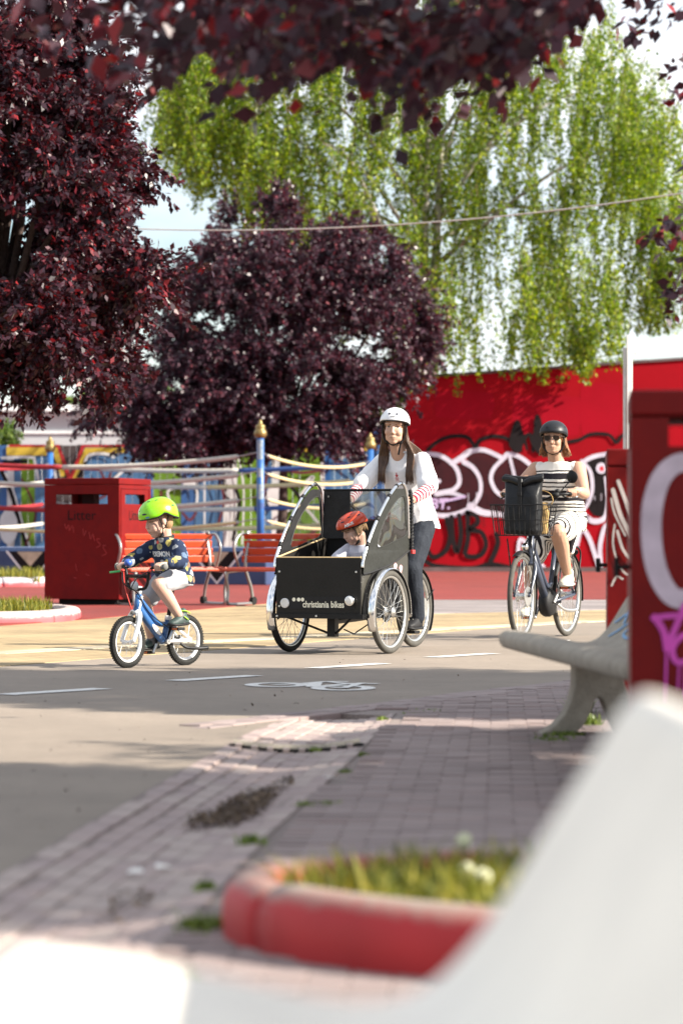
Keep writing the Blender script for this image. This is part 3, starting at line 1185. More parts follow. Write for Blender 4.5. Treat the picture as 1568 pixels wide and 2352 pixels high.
for k in range(13):                      # coping slabs along the top
    u0, u1 = k * 2.0 - .06 + .01, (k + 1) * 2.0 - .06 - .01
    mb = MB()
    z0, z1 = tl.z + slope * u0, tl.z + slope * u1
    e = rr.uniform(-.012, .012)
    mb.add([(u0, -.04, z0 + .002 + e), (u1, -.04, z1 + .002 + e), (u1, .40, z1 + .002 + e), (u0, .40, z0 + .002 + e), (u0, -.04, z0 + .07 + e), (u1, -.04, z1 + .07 + e), (u1, .40, z1 + .07 + e), (u0, .40, z0 + .07 + e)],
           [(3, 2, 1, 0), (4, 5, 6, 7), (0, 1, 5, 4), (1, 2, 6, 5), (2, 3, 7, 6), (3, 0, 4, 7)])
    mb.build('coping_stone', M_cop, wall)
MB().box((WL / 2, -.03, .06), (WL, .05, .12)).build('plinth', M_cop, wall)
def c2v(p):               # crop pixel -> photo pixel
    return (878 + p[0] * 0.36, 928 + p[1] * 0.36)
def wplace(u, v, w):
    return wp(u, v, w)
layer = [0.004]
def spray(name, pts, width, m, fill=False):
    d = layer[0]; layer[0] += 0.0012
    mb = MB()
    P = [c2v(p) for p in pts]
    if fill:
        q = [(a.x, a.y) for a in smooth_path([Vector((x, y, 0)) for x, y in P], 5, True)]
        tris = tessellate_polygon([[Vector((x, y, 0)) for x, y in q]])
        mb.add([wp(x, y, d) for x, y in q], [tuple(t) for t in tris])
    else:
        ww = [w * .42 for w in width] if hasattr(width, '__len__') else width * .42
        mb.stroke(P, ww, wplace, d, 5, 0)
    return mb.build(name, m, wall)
spray('letter_fill', [(250, 330), (400, 325), (470, 380), (530, 380), (600, 430), (630, 510), (610, 600), (540, 675), (430, 705), (320, 695), (230, 640), (200, 480)], 0, M_blackfill, True)
spray('letter_fill', [(540, 340), (600, 305), (700, 320), (770, 350), (860, 335), (940, 380), (1010, 470), (1010, 600), (940, 690), (830, 715), (740, 690), (640, 680), (580, 640), (630, 560), (630, 470), (580, 400)], 0, M_blackfill, True)
spray('letter_fill', [(1100, 380), (1230, 360), (1300, 400), (1340, 480), (1330, 580), (1280, 680), (1180, 700), (1060, 660), (1040, 480)], 0, M_blackfill, True)
spray('letter_fill', [(1300, 400), (1340, 345), (1430, 325), (1540, 330), (1640, 350), (1650, 600), (1560, 700), (1430, 715), (1350, 710), (1310, 640), (1340, 540)], 0, M_black, True)
for pts, w in [([(230, 330), (290, 318), (370, 330), (440, 375), (480, 430), (490, 500), (455, 545), (400, 560), (335, 572)], 24),
               ([(440, 378), (500, 345), (560, 302), (640, 292), (720, 322), (770, 345), (800, 318), (870, 335), (940, 385), (1000, 450)], [26, 34, 26, 24, 26, 24, 24, 22]),
               ([(520, 370), (580, 408), (622, 480), (625, 560), (590, 630), (530, 680), (430, 712), (320, 702), (240, 660)], [30, 24, 20, 22, 26, 30, 24, 24]),
               ([(560, 650), (640, 692), (760, 706), (850, 728), (960, 710), (1020, 620)], [40, 34, 24, 22, 20]),
               ([(770, 350), (710, 412), (692, 480), (722, 552), (770, 590)], 22),
               ([(810, 330), (842, 460)], 18), ([(250, 495), (360, 492)], 24), ([(345, 572), (430, 566), (520, 592)], [30, 22, 18]),
               ([(1270, 365), (1325, 430), (1338, 540), (1312, 630), (1270, 690)], 20),
               ([(1275, 372), (1340, 338), (1430, 320), (1540, 322), (1650, 345)], 24),
               ([(1275, 700), (1345, 748), (1420, 722), (1436, 600), (1422, 470)], [30, 30, 24, 18]),
               ([(1080, 690), (1180, 720), (1275, 690)], 26),
               ([(1240, 900), (1268, 800), (1320, 860), (1388, 1050), (1388, 900), (1432, 770), (1500, 900), (1560, 1060)], 24),
               ([(865, 990), (880, 860), (960, 950), (1040, 1060)], 20)]:
    spray('outline', pts, w, M_white)
# eye-like ring
mb = MB(); d = layer[0]; layer[0] += .0012
ring = [c2v((1395 + 34 * math.cos(a), 410 + 36 * math.sin(a))) for a in [2 * math.pi * k / 20 for k in range(20)]]
mb.add([wp(x, y, d) for x, y in ring], [tuple(range(20))]); mb.build('ring_mark', M_white, wall)
mb = MB(); d = layer[0]; layer[0] += .0012
ring = [c2v((1398 + 14 * math.cos(a), 412 + 16 * math.sin(a))) for a in [2 * math.pi * k / 14 for k in range(14)]]
mb.add([wp(x, y, d) for x, y in ring], [tuple(range(14))]); mb.build('ring_dot', M_redspray, wall)
for pts, w in [([(290, 292), (350, 240), (440, 206), (540, 212), (592, 272), (620, 232), (700, 205), (790, 220), (840, 270)], 20),
               ([(1180, 242), (1260, 226), (1330, 192), (1440, 196), (1492, 245), (1530, 200), (1600, 180), (1700, 230)], 18),
               ([(840, 300), (900, 210), (950, 200), (960, 300)], 16), ([(880, 290), (905, 230), (920, 290)], 12),
               ([(410, 735), (432, 840), (400, 940), (320, 975), (275, 905)], 26),
               ([(440, 720), (448, 860), (475, 945), (500, 840), (488, 710)], 26),
               ([(540, 690), (545, 860), (530, 962), (620, 968), (660, 900), (630, 820), (560, 800), (606, 760), (600, 720), (548, 695)], 26),
               ([(725, 830), (735, 890), (712, 960), (690, 1010), (720, 1040)], 28),
               ([(250, 985), (330, 1030), (560, 1048), (690, 1022), (800, 1040), (900, 1050)], 24),
               ([(1270, 1060), (1420, 1052), (1560, 1064)], 16)]:
    spray('tag_line', pts, w, M_black)
spray('tag_horn', [(806, 260), (822, 170), (846, 108), (876, 112), (900, 190), (930, 205), (900, 250), (880, 310), (845, 305)], 0, M_black, True)
spray('tag_horn', [(935, 205), (960, 190), (968, 95), (990, 68), (1014, 110), (1036, 250), (1040, 300), (1000, 320), (955, 270)], 0, M_black, True)
mb = MB(); d = layer[0]; layer[0] += .0012
def place_txt(u, v, w):
    x, y = c2v((365 + u, 640 - v))
    return wp(x, y, d)
text_on(mb, 'BT.', 95, place_txt, bold=2.5, shear=0.15)
mb.build('tag_letters', M_lilac, wall)
spray('tag_line', [(365, 625), (430, 612), (525, 590)], 14, M_lilac)
rr = random.Random(31)
for k in range(34):      # runs of paint below the letters
    cx0 = rr.choice([rr.uniform(300, 660), rr.uniform(560, 800), rr.uniform(1280, 1440), rr.uniform(1240, 1560)])
    cy0 = rr.uniform(690, 730) if k % 2 else rr.uniform(560, 600)
    spray('paint_run', [(cx0, cy0), (cx0 + rr.uniform(-1, 1), cy0 + rr.uniform(15, 90))], [rr.uniform(3, 6), 2], rr.choice([M_white, M_black, M_blackfill]))
# faint repaint patches
M_patch = mat('red_repaint', (0.42, 0.006, 0.012), 0.7, var=0.1, scale=1, spec=0.1)
M_patch2 = mat('dark_red_repaint', (0.31, 0.002, 0.012), 0.7, var=0.1, scale=1, spec=0.1)
for x0, y0, x1, y1, m in [(1450, 905, 1568, 920, M_patch), (1180, 910, 1330, 1000, M_patch2), (1334, 882, 1420, 1000, M_patch2), (1000, 900, 1130, 960, M_patch2)]:
    q = [(x0, y0), ((x0 + x1) / 2, y0 - 4), (x1, y0 + 2), (x1 + 6, (y0 + y1) / 2), (x1 - 3, y1), ((x0 + x1) / 2, y1 + 4), (x0 + 2, y1 - 2), (x0 - 5, (y0 + y1) / 2)]
    d = .0012 + .0007 * [1450, 1180, 1334, 1000].index(x0)
    MB().add([wp(x, y, d) for x, y in q], [tuple(range(8))]).build('paint_patch', m, wall)

# ------------------------------------------------------------------ graffiti fence behind the ring
FY = 66.0
M_fblue = mat('fence_blue', (0.05, 0.135, 0.27), 0.7, var=0.25, scale=2.0)
M_fgreen = mat('fence_green', (0.115, 0.235, 0.006), 0.7, var=0.25, scale=2.0)
M_fwhite = mat('fence_white', (0.6, 0.6, 0.6), 0.7, var=0.15, scale=2.0)
M_fdark = mat('fence_dark', (0.05, 0.035, 0.035), 0.8, var=0.3, scale=2.0)
M_fdb = mat('fence_navy', (0.03, 0.10, 0.27), 0.7, var=0.25, scale=2.0)
M_fyel = mat('fence_yellow', (0.48, 0.33, 0.03), 0.7, var=0.2, scale=3.0)
M_fred = mat('fence_red', (0.34, 0.008, 0.01), 0.7, var=0.2, scale=3.0)
M_fmar = mat('fence_maroon', (0.10, 0.012, 0.015), 0.7, var=0.2, scale=3.0)
fence = empty('graffiti_fence', (-7.0, FY, 0))
tag(fence, 'tall board fence with bright blue green and white graffiti behind the boxing ring', 'fence')
def fp(x, y, d=0.0):
    p = W(x, y, FY)
    return Vector((p.x + 7.0, -d, p.z))
def board_mats(x):
    """(material, y of upper end) from the top down"""
    z = [(-80, 10, M_fdb), (10, 40, M_fwhite), (40, 56, M_fblue), (56, 88, M_fgreen), (88, 135, M_fblue), (135, 188, M_fdark), (188, 262, M_fblue), (262, 330, M_fblue), (330, 352, M_fdb), (352, 415, M_fgreen), (415, 450, M_fdb), (450, 520, M_fblue),
         (520, 545, M_fwhite), (545, 590, M_fgreen), (590, 620, M_fblue), (620, 664, M_fwhite), (664, 738, M_fgreen), (738, 758, M_fwhite), (758, 850, M_fblue), (850, 960, M_fdb)]
    for a, b, m in z:
        if a <= x < b:
            return m
    return M_fdb
x = -80.0
rr = random.Random(2)
while x < 940:
    a, b_ = fp(x + .4, 1022), fp(x + 15.6, 1260)
    off = rr.uniform(-.008, .008)
    MB().box(((a.x + b_.x) / 2, .03 + off, a.z / 2 + .0), (b_.x - a.x, .03, a.z + rr.uniform(-.02, .02))).build('board', board_mats(x + 8), fence)
    x += 16
for k in range(6):
    xx = -60 + k * 190
    p = fp(xx, 1022)
    MB().box((p.x, .10, p.z / 2), (.1, .1, p.z)).build('post', M_fdark, fence)
fl = [0.012]
def fs_(name, pts, w, m, fill=False):
    d = fl[0]; fl[0] += .0015
    mb = MB()
    if fill:
        q = [(a.x, a.y) for a in [Vector((x, y, 0)) for x, y in pts]]
        tris = tessellate_polygon([[Vector((x, y, 0)) for x, y in q]])
        mb.add([fp(x, y, d) for x, y in q], [tuple(t) for t in tris])
    else:
        mb.stroke(pts, w, lambda u, v, ww: fp(u, v, ww), d, 4, 0)
    mb.build(name, m, fence)
fs_('painted_band', [(15, 1026), (132, 1026), (150, 1095), (135, 1095), (122, 1046), (15, 1046)], 0, M_fyel, True)
fs_('painted_band', [(20, 1021), (136, 1021), (162, 1090), (188, 1021), (300, 1021), (300, 1027), (194, 1027), (166, 1104), (156, 1104), (131, 1027), (20, 1027)], 0, M_fred, True)
fs_('painted_band', [(196, 1028), (290, 1028), (290, 1040), (205, 1040), (178, 1100), (167, 1100)], 0, M_fyel, True)
fs_('painted_band', [(700, 1018), (850, 1018), (850, 1027), (700, 1027)], 0, M_fred, True)
fs_('painted_band', [(700, 1028), (850, 1028), (850, 1037), (700, 1037)], 0, M_fyel, True)
for pts, w, m in [([(5, 1052), (70, 1050), (80, 1060), (88, 1100)], 6, M_fwhite), ([(10, 1062), (60, 1060)], 8, M_black), ([(5, 1085), (25, 1130), (45, 1200), (62, 1255)], 9, M_black), ([(12, 1085), (32, 1130), (50, 1195), (68, 1255)], 4, M_fwhite),
                  ([(50, 1100), (70, 1140), (82, 1180), (72, 1220), (60, 1250)], 5, M_fmar), ([(110, 1070), (128, 1080), (134, 1110)], 14, M_fwhite), ([(120, 1048), (132, 1080), (138, 1120)], 6, M_black),
                  ([(196, 1060), (206, 1045), (240, 1042), (262, 1050)], 6, M_fwhite), ([(180, 1095), (198, 1062)], 6, M_black), ([(215, 1150), (240, 1140), (262, 1120)], 5, M_fmar), ([(262, 1100), (285, 1080), (330, 1040), (345, 1060)], 6, M_fwhite), ([(230, 1080), (245, 1105), (255, 1085)], 5, M_fmar),
                  ([(245, 1190), (262, 1165), (275, 1140)], 6, M_fwhite), ([(370, 1130), (372, 1180), (385, 1210), (400, 1250)], 6, M_fmar), ([(388, 1118), (410, 1105), (445, 1108), (452, 1130)], 10, M_black), ([(390, 1150), (386, 1128), (410, 1120), (450, 1122), (452, 1160)], 5, M_fwhite),
                  ([(420, 1178), (436, 1195), (450, 1178)], 6, M_fmar), ([(470, 1060), (470, 1260)], 4, M_fwhite), ([(525, 1050), (523, 1260)], 5, M_fwhite), ([(548, 1050), (560, 1130), (556, 1250)], 4, M_fwhite), ([(500, 1210), (515, 1150), (505, 1110)], 6, M_fmar),
                  ([(535, 1240), (550, 1160), (540, 1120)], 8, M_black), ([(640, 1128), (610, 1140), (620, 1080), (690, 1086), (740, 1080)], 7, M_fmar), ([(690, 1140), (720, 1095), (700, 1110)], 7, M_fwhite), ([(660, 1110), (690, 1150), (670, 1190)], 8, M_black),
                  ([(765, 1070), (790, 1065), (815, 1080), (840, 1096)], 6, M_fmar), ([(770, 1050), (850, 1046)], 5, M_fwhite), ([(650, 1180), (690, 1160), (730, 1200)], 6, M_fwhite), ([(790, 1130), (830, 1160), (870, 1130)], 8, M_black), ([(700, 1240), (760, 1200), (830, 1240)], 8, M_fmar), ([(305, 1120), (325, 1160), (300, 1200)], 6, M_black)]:
    fs_('painted_line', pts, w, m)
fs_('painted_blob', [(632 + 20 * math.cos(a), 1140 + 30 * math.sin(a)) for a in [2 * math.pi * k / 16 for k in range(16)]], 0, M_fwhite, True)
fs_('painted_blob', [(20 + 22 * math.cos(a), 1210 + 40 * math.sin(a)) for a in [2 * math.pi * k / 16 for k in range(16)]], 0, M_fwhite, True)
fs_('painted_blob', [(438 + 18 * math.cos(a), 1112 + 9 * math.sin(a)) for a in [2 * math.pi * k / 14 for k in range(14)]], 0, M_fwhite, True)

# ------------------------------------------------------------------ boxing ring
A = Vector((-1.40, 51.6, 0)); D = Vector((0.56, 58.0, 0)); B = Vector((-7.8, 53.5, 0)); C = B + D - A
M_rblue = mat('ring_blue', (0.024, 0.11, 0.32), 0.4, var=0.2, scale=3)
M_rnavy = mat('ring_navy', (0.016, 0.034, 0.095), 0.6, var=0.35, scale=1.5, c2=(0.03, 0.06, 0.14))
M_gold = mat('post_gold', (0.24, 0.17, 0.06), 0.4, 0.5, var=0.3, scale=10)
M_ropew = mat('rope_white', (0.44, 0.41, 0.36), 0.8, var=0.15, scale=20)
M_ropey = mat('rope_cream', (0.50, 0.41, 0.22), 0.8, var=0.15, scale=20)
M_roper = mat('rope_red', (0.26, 0.01, 0.015), 0.7, var=0.2, scale=20)
M_ropeb = mat('rope_blue', (0.03, 0.07, 0.22), 0.7, var=0.2, scale=20)
M_chain = mat('ring_chain', (0.35, 0.34, 0.32), 0.4, 0.9)
ring = empty('boxing_ring', A)
tag(ring, 'outdoor boxing ring with blue posts gold caps and sagging ropes', 'boxing ring')
PZ = 0.62
ctr = (A + C) / 2 - A
poly = []
for c in (A, B, C, D):
    q = (c - A) - ctr
    poly.append((ctr + q * 1.05))
mb = MB()
mb.prism([(p.x, p.y) for p in poly], lambda u, v, w: Vector((u, v, w)), PZ)
plat = mb.build('platform', M_rnavy, ring, bevel=0.03)
mb = MB(); mb.prism([(p.x * .98 + ctr.x * .02, p.y * .98 + ctr.y * .02) for p in poly], lambda u, v, w: Vector((u, v, PZ + .004 + w)), .03)
mb.build('canvas', mat('ring_canvas', (0.10, 0.14, 0.25), 0.8), ring)
# painted chevrons on the platform front
fdir = (poly[1] - poly[0]).normalized(); fn = Vector((-fdir.y, fdir.x, 0))
if fn.y > 0: fn = -fn
M_tan = mat('chevron_tan', (0.42, 0.34, 0.24), 0.7, var=0.3, scale=4)
for k, s_ in enumerate((0.9, 2.6, 4.35, 6.0)):
    base = poly[0] + fdir * s_
    def pl(u, v, w, base=base):
        return base + fdir * u + fn * (0.004 + w) + Vector((0, 0, v))
    MB().add([pl(-.42, .585, 0), pl(.42, .585, 0), pl(0, .06, 0)], [(0, 1, 2)]).build('chevron', M_black, ring)
    MB().add([pl(-.22, .58, .002), pl(.28, .58, .002), pl(.02, .32, .002)], [(0, 1, 2)]).build('chevron', M_tan, ring)
    mb = MB()
    mb.stroke([(-.46, .58), (0, .04), (.46, .58)], .045, pl, .004, 1, 0)
    mb.build('chevron', M_fwhite, ring)
for c in (A, B, C, D):
    p = c - A
    mb = MB()
    mb.tube([p + V3(0, 0, 0.3), p + V3(0, 0, 2.58)], .065, 14)
    po = mb.build('post', M_rblue, ring, smooth=True)
    mb = MB()
    mb.lathe([(.07, 2.55), (.10, 2.58), (.115, 2.63), (.10, 2.68), (.075, 2.70), (.085, 2.73), (.08, 2.77), (.04, 2.79), (.035, 2.81), (.028, 2.84), (.012, 2.87), (.0, 2.88)], Matrix.Translation(p), 16)
    mb.build('cap', M_gold, po, smooth=True)
# stickers on the nearest post
M_sticker = mat('post_sticker', (0.34, 0.38, 0.36), 0.7, var=.6, scale=18, c2=(0.08, 0.16, 0.30))
for k, (z, h, w) in enumerate([(2.35, .34, .07), (1.95, .16, .05), (1.62, .26, .07), (1.38, .10, .08)]):
    mb = MB()
    n = 7
    vs, fs = [], []
    for i in range(n):
        a = R(-150 + 120 * i / (n - 1) * (w / .08)) + (k * .2)
        for zz in (z - h / 2, z + h / 2):
            vs.append((.0665 * math.cos(a), .0665 * math.sin(a), zz))
    for i in range(n - 1):
        fs.append((2 * i, 2 * i + 2, 2 * i + 3, 2 * i + 1))
    mb.add(vs, fs); mb.build('sticker', [M_sticker, M_sticker, M_sticker, M_ropeb][k], ring)
ROPEZ = [2.26, 1.94, 1.50, 1.12]
def rope(a, b, z, r, mats, sag=.12, inset=.42):
    """padded rope in coloured lengths; chains at both ends"""
    d = (b - a); L_ = d.length; d.normalize()
    pts = []
    n = 36
    for i in range(n + 1):
        t = i / n
        pts.append(a + d * (inset + (L_ - 2 * inset) * t) - A + V3(0, 0, z - .03 - sag * 4 * t * (1 - t)))
    first = None
    for (t0, t1, m) in mats:
        i0, i1 = round(t0 * n), round(t1 * n)
        mb = MB(); mb.tube(pts[i0:i1 + 1], r, 8)
        mb.build('rope', m, ring, smooth=True)
    mb = MB()
    mb.tube([a - A + V3(0, 0, z + .05), pts[0]], .012, 6)
    mb.tube([b - A + V3(0, 0, z + .05), pts[-1]], .012, 6)
    mb.ell(pts[0], .035, None, 8, 6); mb.ell(pts[-1], .035, None, 8, 6)
    mb.build('chain', M_chain, ring)
for k, z in enumerate(ROPEZ):
    rope(A, B, z, .042 if k < 3 else .03, [[(0, .55, M_ropew), (.55, 1, M_roper)], [(0, 1, M_ropew)], [(0, .45, M_ropew), (.45, 1, M_roper)], [(0, 1, M_ropey)]][k], sag=.16)
    rope(A, D, z + .02, .03, [(0, 1, M_ropey)], sag=.12)
    rope(C, D, z + .02, .045, [[(0, .1, M_roper), (.1, .62, M_ropew), (.62, 1, M_ropeb)], [(0, .5, M_ropew), (.5, 1, M_ropey)], [(0, .66, M_ropew), (.66, 1, M_ropeb)], [(0, 1, M_ropey)]][k], sag=.10)
    rope(B, C, z + .02, .04, [(0, 1, M_roper if k % 2 == 0 else M_ropew)], sag=.10)

# blue timber frame between ring and wall
bf = empty('blue_frame', W(740, 1310, 63.5) * 1.0)
bf.location.z = 0
tag(bf, 'blue painted timber frame standing between the boxing ring and the red wall', 'frame')
def bfp(x, y):
    p = W(x, y, 63.5); return Vector((p.x - bf.location.x, 0, p.z))
a, b_ = bfp(738, 990), bfp(905, 990)
MB().box(((a.x + b_.x) / 2, 0, a.z), (b_.x - a.x, .12, .13)).build('beam', M_rblue, bf)
for xx in (752, 893):
    p = bfp(xx, 990)
    MB().box((p.x, 0, (p.z - .065) / 2), (.12, .118, p.z - .067)).build('post', M_rblue, bf)
MB().tube([bfp(893, 1035), bfp(852, 997)], .045, 4).build('brace', M_rblue, bf)
MB().tube([bfp(752, 1035), bfp(790, 997)], .045, 4).build('brace', M_rblue, bf)

# pale building far left
bd = empty('pale_building', (-11.0, 96, 0)); tag(bd, 'long pale grey flat roofed building far behind the fence on the left', 'building')
M_bld = mat('pale_render', (0.46, 0.48, 0.50), 0.8, var=0.06, scale=0.4)
M_bld2 = mat('pale_trim', (0.72, 0.74, 0.75), 0.8)
M_glass = mat('far_window', (0.10, 0.12, 0.14), 0.15)
MB().box((0, 3, 2.45), (16, 6, 4.9)).build('wall', M_bld, bd)
MB().box((0, 2.9, 5.03), (16.4, 6.4, .22)).build('roof', M_bld2, bd)
MB().box((0, -.03, 4.25), (16.02, .05, .09)).build('band', M_bld2, bd)
for k in range(5):
    w = MB().box((-6.4 + k * 3.2, -.02, 1.7), (1.5, .06, 1.3)).build('window', M_glass, bd)
    MB().box((-6.4 + k * 3.2, -.06, 1.02), (1.7, .14, .07)).build('sill', M_bld2, w)
rv = empty('skylight_dome', W(60, 1022, 92)); rv.location.z = 0
# white van roof showing over the fence
tag(rv, 'white van parked beyond the fence, only its roof edge showing', 'van')
M_van = mat('van_white', (0.8, 0.8, 0.8), 0.3)
rv.name = 'white_van'
mb = MB()
mb.loft([((x_, 0, 1.75), (0, .95 * sc, 0), (0, 0, 1.62 * sz)) for x_, sc, sz in [(-.85, .88, .93), (-.75, .97, .99), (0, 1, 1), (.7, .99, 1), (.85, .9, .93)]], 20, 5)
mb.build('body', M_van, rv, smooth=True)
for sx in (-.5, .5):
    MB().lathe([(.36, -.12), (.38, 0), (.36, .12)], Matrix.Translation((sx, -.85, .38)) @ Matrix.Rotation(R(90), 4, 'X'), 16).build('wheel', mat('tyre_black', (0.02, 0.02, 0.02), 0.8), rv)
MB().box((0, -.97, 2.3), (1.2, .03, .6)).build('window', M_glass, rv)

# white post and overhead cable
M_postw = mat('white_post', (0.74, 0.74, 0.72), 0.5, var=0.08, scale=3)
p = W(1443, 770, 34)
wpst = empty('white_post', (p.x, 34, 0)); tag(wpst, 'slim white square post rising behind the red litter bins', 'post')
MB().box((.012, 0, p.z / 2), (.062, .062, p.z)).build('shaft', M_postw, wpst, bevel=.004)
MB().box((-.040, .03, (p.z - .14) / 2), (.036, .036, p.z - .14)).build('side_bar', mat('post_grey', (0.5, 0.5, 0.5), .5), wpst)
MB().box((.012, 0, .02), (.2, .2, .04)).build('base_plate', M_postw, wpst)
a, b_ = W(200, 520, 46), W(2200, 318, 40)
mb = MB()
n = 24
mb.tube([a.lerp(b_, t / n) - V3(0, 0, .45 * 4 * (t / n) * (1 - t / n)) for t in range(n + 1)], .011, 6)
o = mb.build('overhead_cable', mat('pale_cable', (0.55, 0.52, 0.46), .6), None, smooth=True)
tag(o, 'pale overhead cable slanting across the trees', 'cable')

# ------------------------------------------------------------------ litter bins
M_binred = mat('bin_red_gloss', (0.165, 0.007, 0.006), 0.45, var=0.14, scale=7.0, spec=0.12, c2=(0.115, 0.005, 0.006), bump=.12, bscale=5, detail=10)
M_binin = mat('bin_inside', (0.05, 0.01, 0.01), 0.8)
M_rubber = mat('black_rubber', (0.010, 0.010, 0.010), 0.75)
M_scratch = mat('scratched_paint', (0.62, 0.14, 0.13), 0.6)
def litter_bin(loc, rz, w, d, h, slot_z, slot_h, slot_w, label, lift=.08, text=True, knob=False, side_text=True):
    root = empty('litter_bin', loc, rz)
    tag(root, label, 'litter bin', 'red litter bins')
    t = .014
    lid = .075
    hh = h - lid
    def rect(a, b, c, e): return [(a, b), (c, b), (c, e), (a, e)]
    def panel(name, width, place, sw):
        mb = MB()
        us = [-width / 2, -sw / 2, sw / 2, width / 2]
        vs_ = [lift, slot_z - slot_h / 2, slot_z + slot_h / 2, hh - .006]
        P = [place(u, v, q) for q in (0, t) for v in vs_ for u in us]
        fs = []
        for j in range(3):
            for i in range(3):
                if i == 1 and j == 1:
                    continue
                a = j * 4 + i
                fs += [(a, a + 1, a + 5, a + 4), (a + 16 + 4, a + 16 + 5, a + 16 + 1, a + 16)]
        ring_ = [5, 6, 10, 9]
        outer_ = [0, 1, 2, 3, 7, 11, 15, 14, 13, 12, 8, 4]
        for lp_ in (ring_, outer_):
            for i in range(len(lp_)):
                a, b_ = lp_[i], lp_[(i + 1) % len(lp_)]
                fs.append((a, a + 16, b_ + 16, b_))
        mb.add(P, fs)
        return mb.build(name, M_binred, root)
    ps = {}
    ps['front'] = panel('panel', w, lambda u, v, q: Vector((u, -d / 2 + q, v)), slot_w)
    ps['back'] = panel('panel', w, lambda u, v, q: Vector((u, d / 2 - q, v)), slot_w)
    sw = d - (w - slot_w)
    ps['right'] = panel('door', d - 2 * t - .004, lambda u, v, q: Vector((w / 2 - q, u, v)), min(sw, d * .62))
    ps['left'] = panel('panel', d - 2 * t - .004, lambda u, v, q: Vector((-w / 2 + q, u, v)), min(sw, d * .62))
    MB().box((0, 0, h - lid / 2), (w + .006, d + .006, lid)).build('lid', M_binred, root, bevel=.008)
    # door frame on the right side: raised edge
    mb = MB()
    u = d / 2 - .05
    for a, b_ in (((w / 2 + .004, -u, lift + .05), (w / 2 + .004, -u, hh - .05)), ((w / 2 + .004, u, lift + .05), (w / 2 + .004, u, hh - .05)), ((w / 2 + .004, -u, hh - .05), (w / 2 + .004, u, hh - .05))):
        mb.tube([a, b_], .006, 4)
    mb.build('door_edge', M_binred, root)
    # inner liner bucket below the slots, one upright in the slot
    MB().box((0, 0, (lift + slot_z - slot_h / 2 - .03) / 2 + .03), (w * .86, d * .86, slot_z - slot_h / 2 - lift - .08)).build('liner', M_binin, root)
    MB().box((-w * .10, 0, slot_z), (.16 * w, .16 * w, slot_h + .12)).build('inner_post', M_binin, root)
    MB().box((.04, .02, lift / 2), (w * .8, d * .8, lift)).build('base', M_rubber, root)
    for sx in (-1, 1):
        for sy in (-1, 1):
            MB().cyl((sx * w * .46, sy * d * .46, 0), (sx * w * .46, sy * d * .46, lift + .02), .014, n=8).build('leg', M_rubber, root)
    if text:
        mb = MB(); text_on(mb, 'Litter', .17, lambda u, v, q: Vector((u, -d / 2 - .003, slot_z - slot_h / 2 - .14 + v)), bold=.0)
        mb.build('lettering', M_black, root)
        mb = MB(); text_on(mb, 'Litter', .17, lambda u, v, q: Vector((w / 2 + .003, u, slot_z - slot_h / 2 - .14 + v)), bold=.0)
        mb.build('lettering', M_black, root)
    MB().ell((0, -0, h + .0), (.05, .05, .012)).build('lid_stud', M_chain, root)
    if knob:
        kb = MB()
        kb.cyl((-w / 2, -d * .38, knob), (-w / 2 - .04, -d * .38, knob), .009, n=8)
        kb.tube([(-w / 2 - .04, -d * .38, knob - .03), (-w / 2 - .04, -d * .38, knob + .03)], .010, 8)
        kb.build('handle', M_rubber, root)
    return root
def rotv(v, a):
    return Vector((v[0] * math.cos(a) - v[1] * math.sin(a), v[0] * math.sin(a) + v[1] * math.cos(a), 0))
th = R(-20)
corner = Vector((-2.65, 35.6, 0)); bw, bd_ = .98, .94
ctr = corner - rotv((bw / 2, -bd_ / 2), th)
binL = litter_bin(ctr, th, bw, bd_, 1.53, 1.28, .12, .68, 'large red litter bin standing behind the boy on the small bicycle')
mb = MB()
def lp(u, v, w): return Vector((u, -bd_ / 2 - .003 - w, v))
for pts in [[(-.22, .98), (-.2, .92), (-.17, .97), (-.16, .9), (-.12, .96), (-.1, .88)], [(.02, .92), (.03, .84), (.06, .9)], [(.10, .88), (.12, .8), (.15, .86), (.17, .78)], [(.24, .80), (.20, .80), (.22, .76), (.25, .73), (.20, .70)], [(.32, .72), (.28, .72), (.30, .67), (.33, .63), (.27, .60)], [(-.08, .5), (-.06, .42)], [(.06, .38), (.1, .36)], [(-.1, .34), (-.07, .33)]]:
    mb.stroke(pts, .008, lp, .001, 3, 0)
mb.build('scratches', mat('faint_scratch', (0.34, 0.02, 0.02), .6), binL)
t1 = R(-4.8)
bw1, bd1 = .82, .74
c1 = Vector((.842, 8.7, 0)); ctr1 = c1 - rotv((-bw1 / 2, -bd1 / 2), t1)
bin1 = litter_bin(ctr1, t1, bw1, bd1, 1.227, 1.105, .085, .60, 'nearest red litter bin with a big white sprayed letter and pink tag', text=False, knob=.71)
t2 = R(-4.6)
c2_ = Vector((1.152, 12.95, 0)); ctr2 = c2_ - rotv((-bw1 / 2, -bd1 / 2), t2)
bin2 = litter_bin(ctr2, t2, bw1, bd1, 1.185, 1.065, .085, .60, 'red litter bin scrawled with thin white lines, half hidden by a nearer bin', text=False, knob=.68)
M_sprayW = mat('white_mist_spray', (0.48, 0.40, 0.46), 0.8, var=0.15, scale=12)
M_pink = mat('pink_spray', (0.55, 0.06, 0.38), 0.7)
def b1(x, y):             # photo pixel -> (u, v) on the front of bin1
    return ((x - 1445) / 789 - bw1 / 2, H - (y - 1240) / 789)
def pl1(u, v, w): return Vector((u, -bd1 / 2 - .002 - w, v))
mb = MB(); mb.stroke([b1(*p) for p in [(1640, 1120), (1605, 1075), (1560, 1062), (1520, 1090), (1497, 1150), (1492, 1230), (1505, 1310), (1535, 1365), (1570, 1375), (1610, 1350), (1640, 1290)]], [.05, .055, .06, .06, .055, .05], pl1, .001, 6, 0)
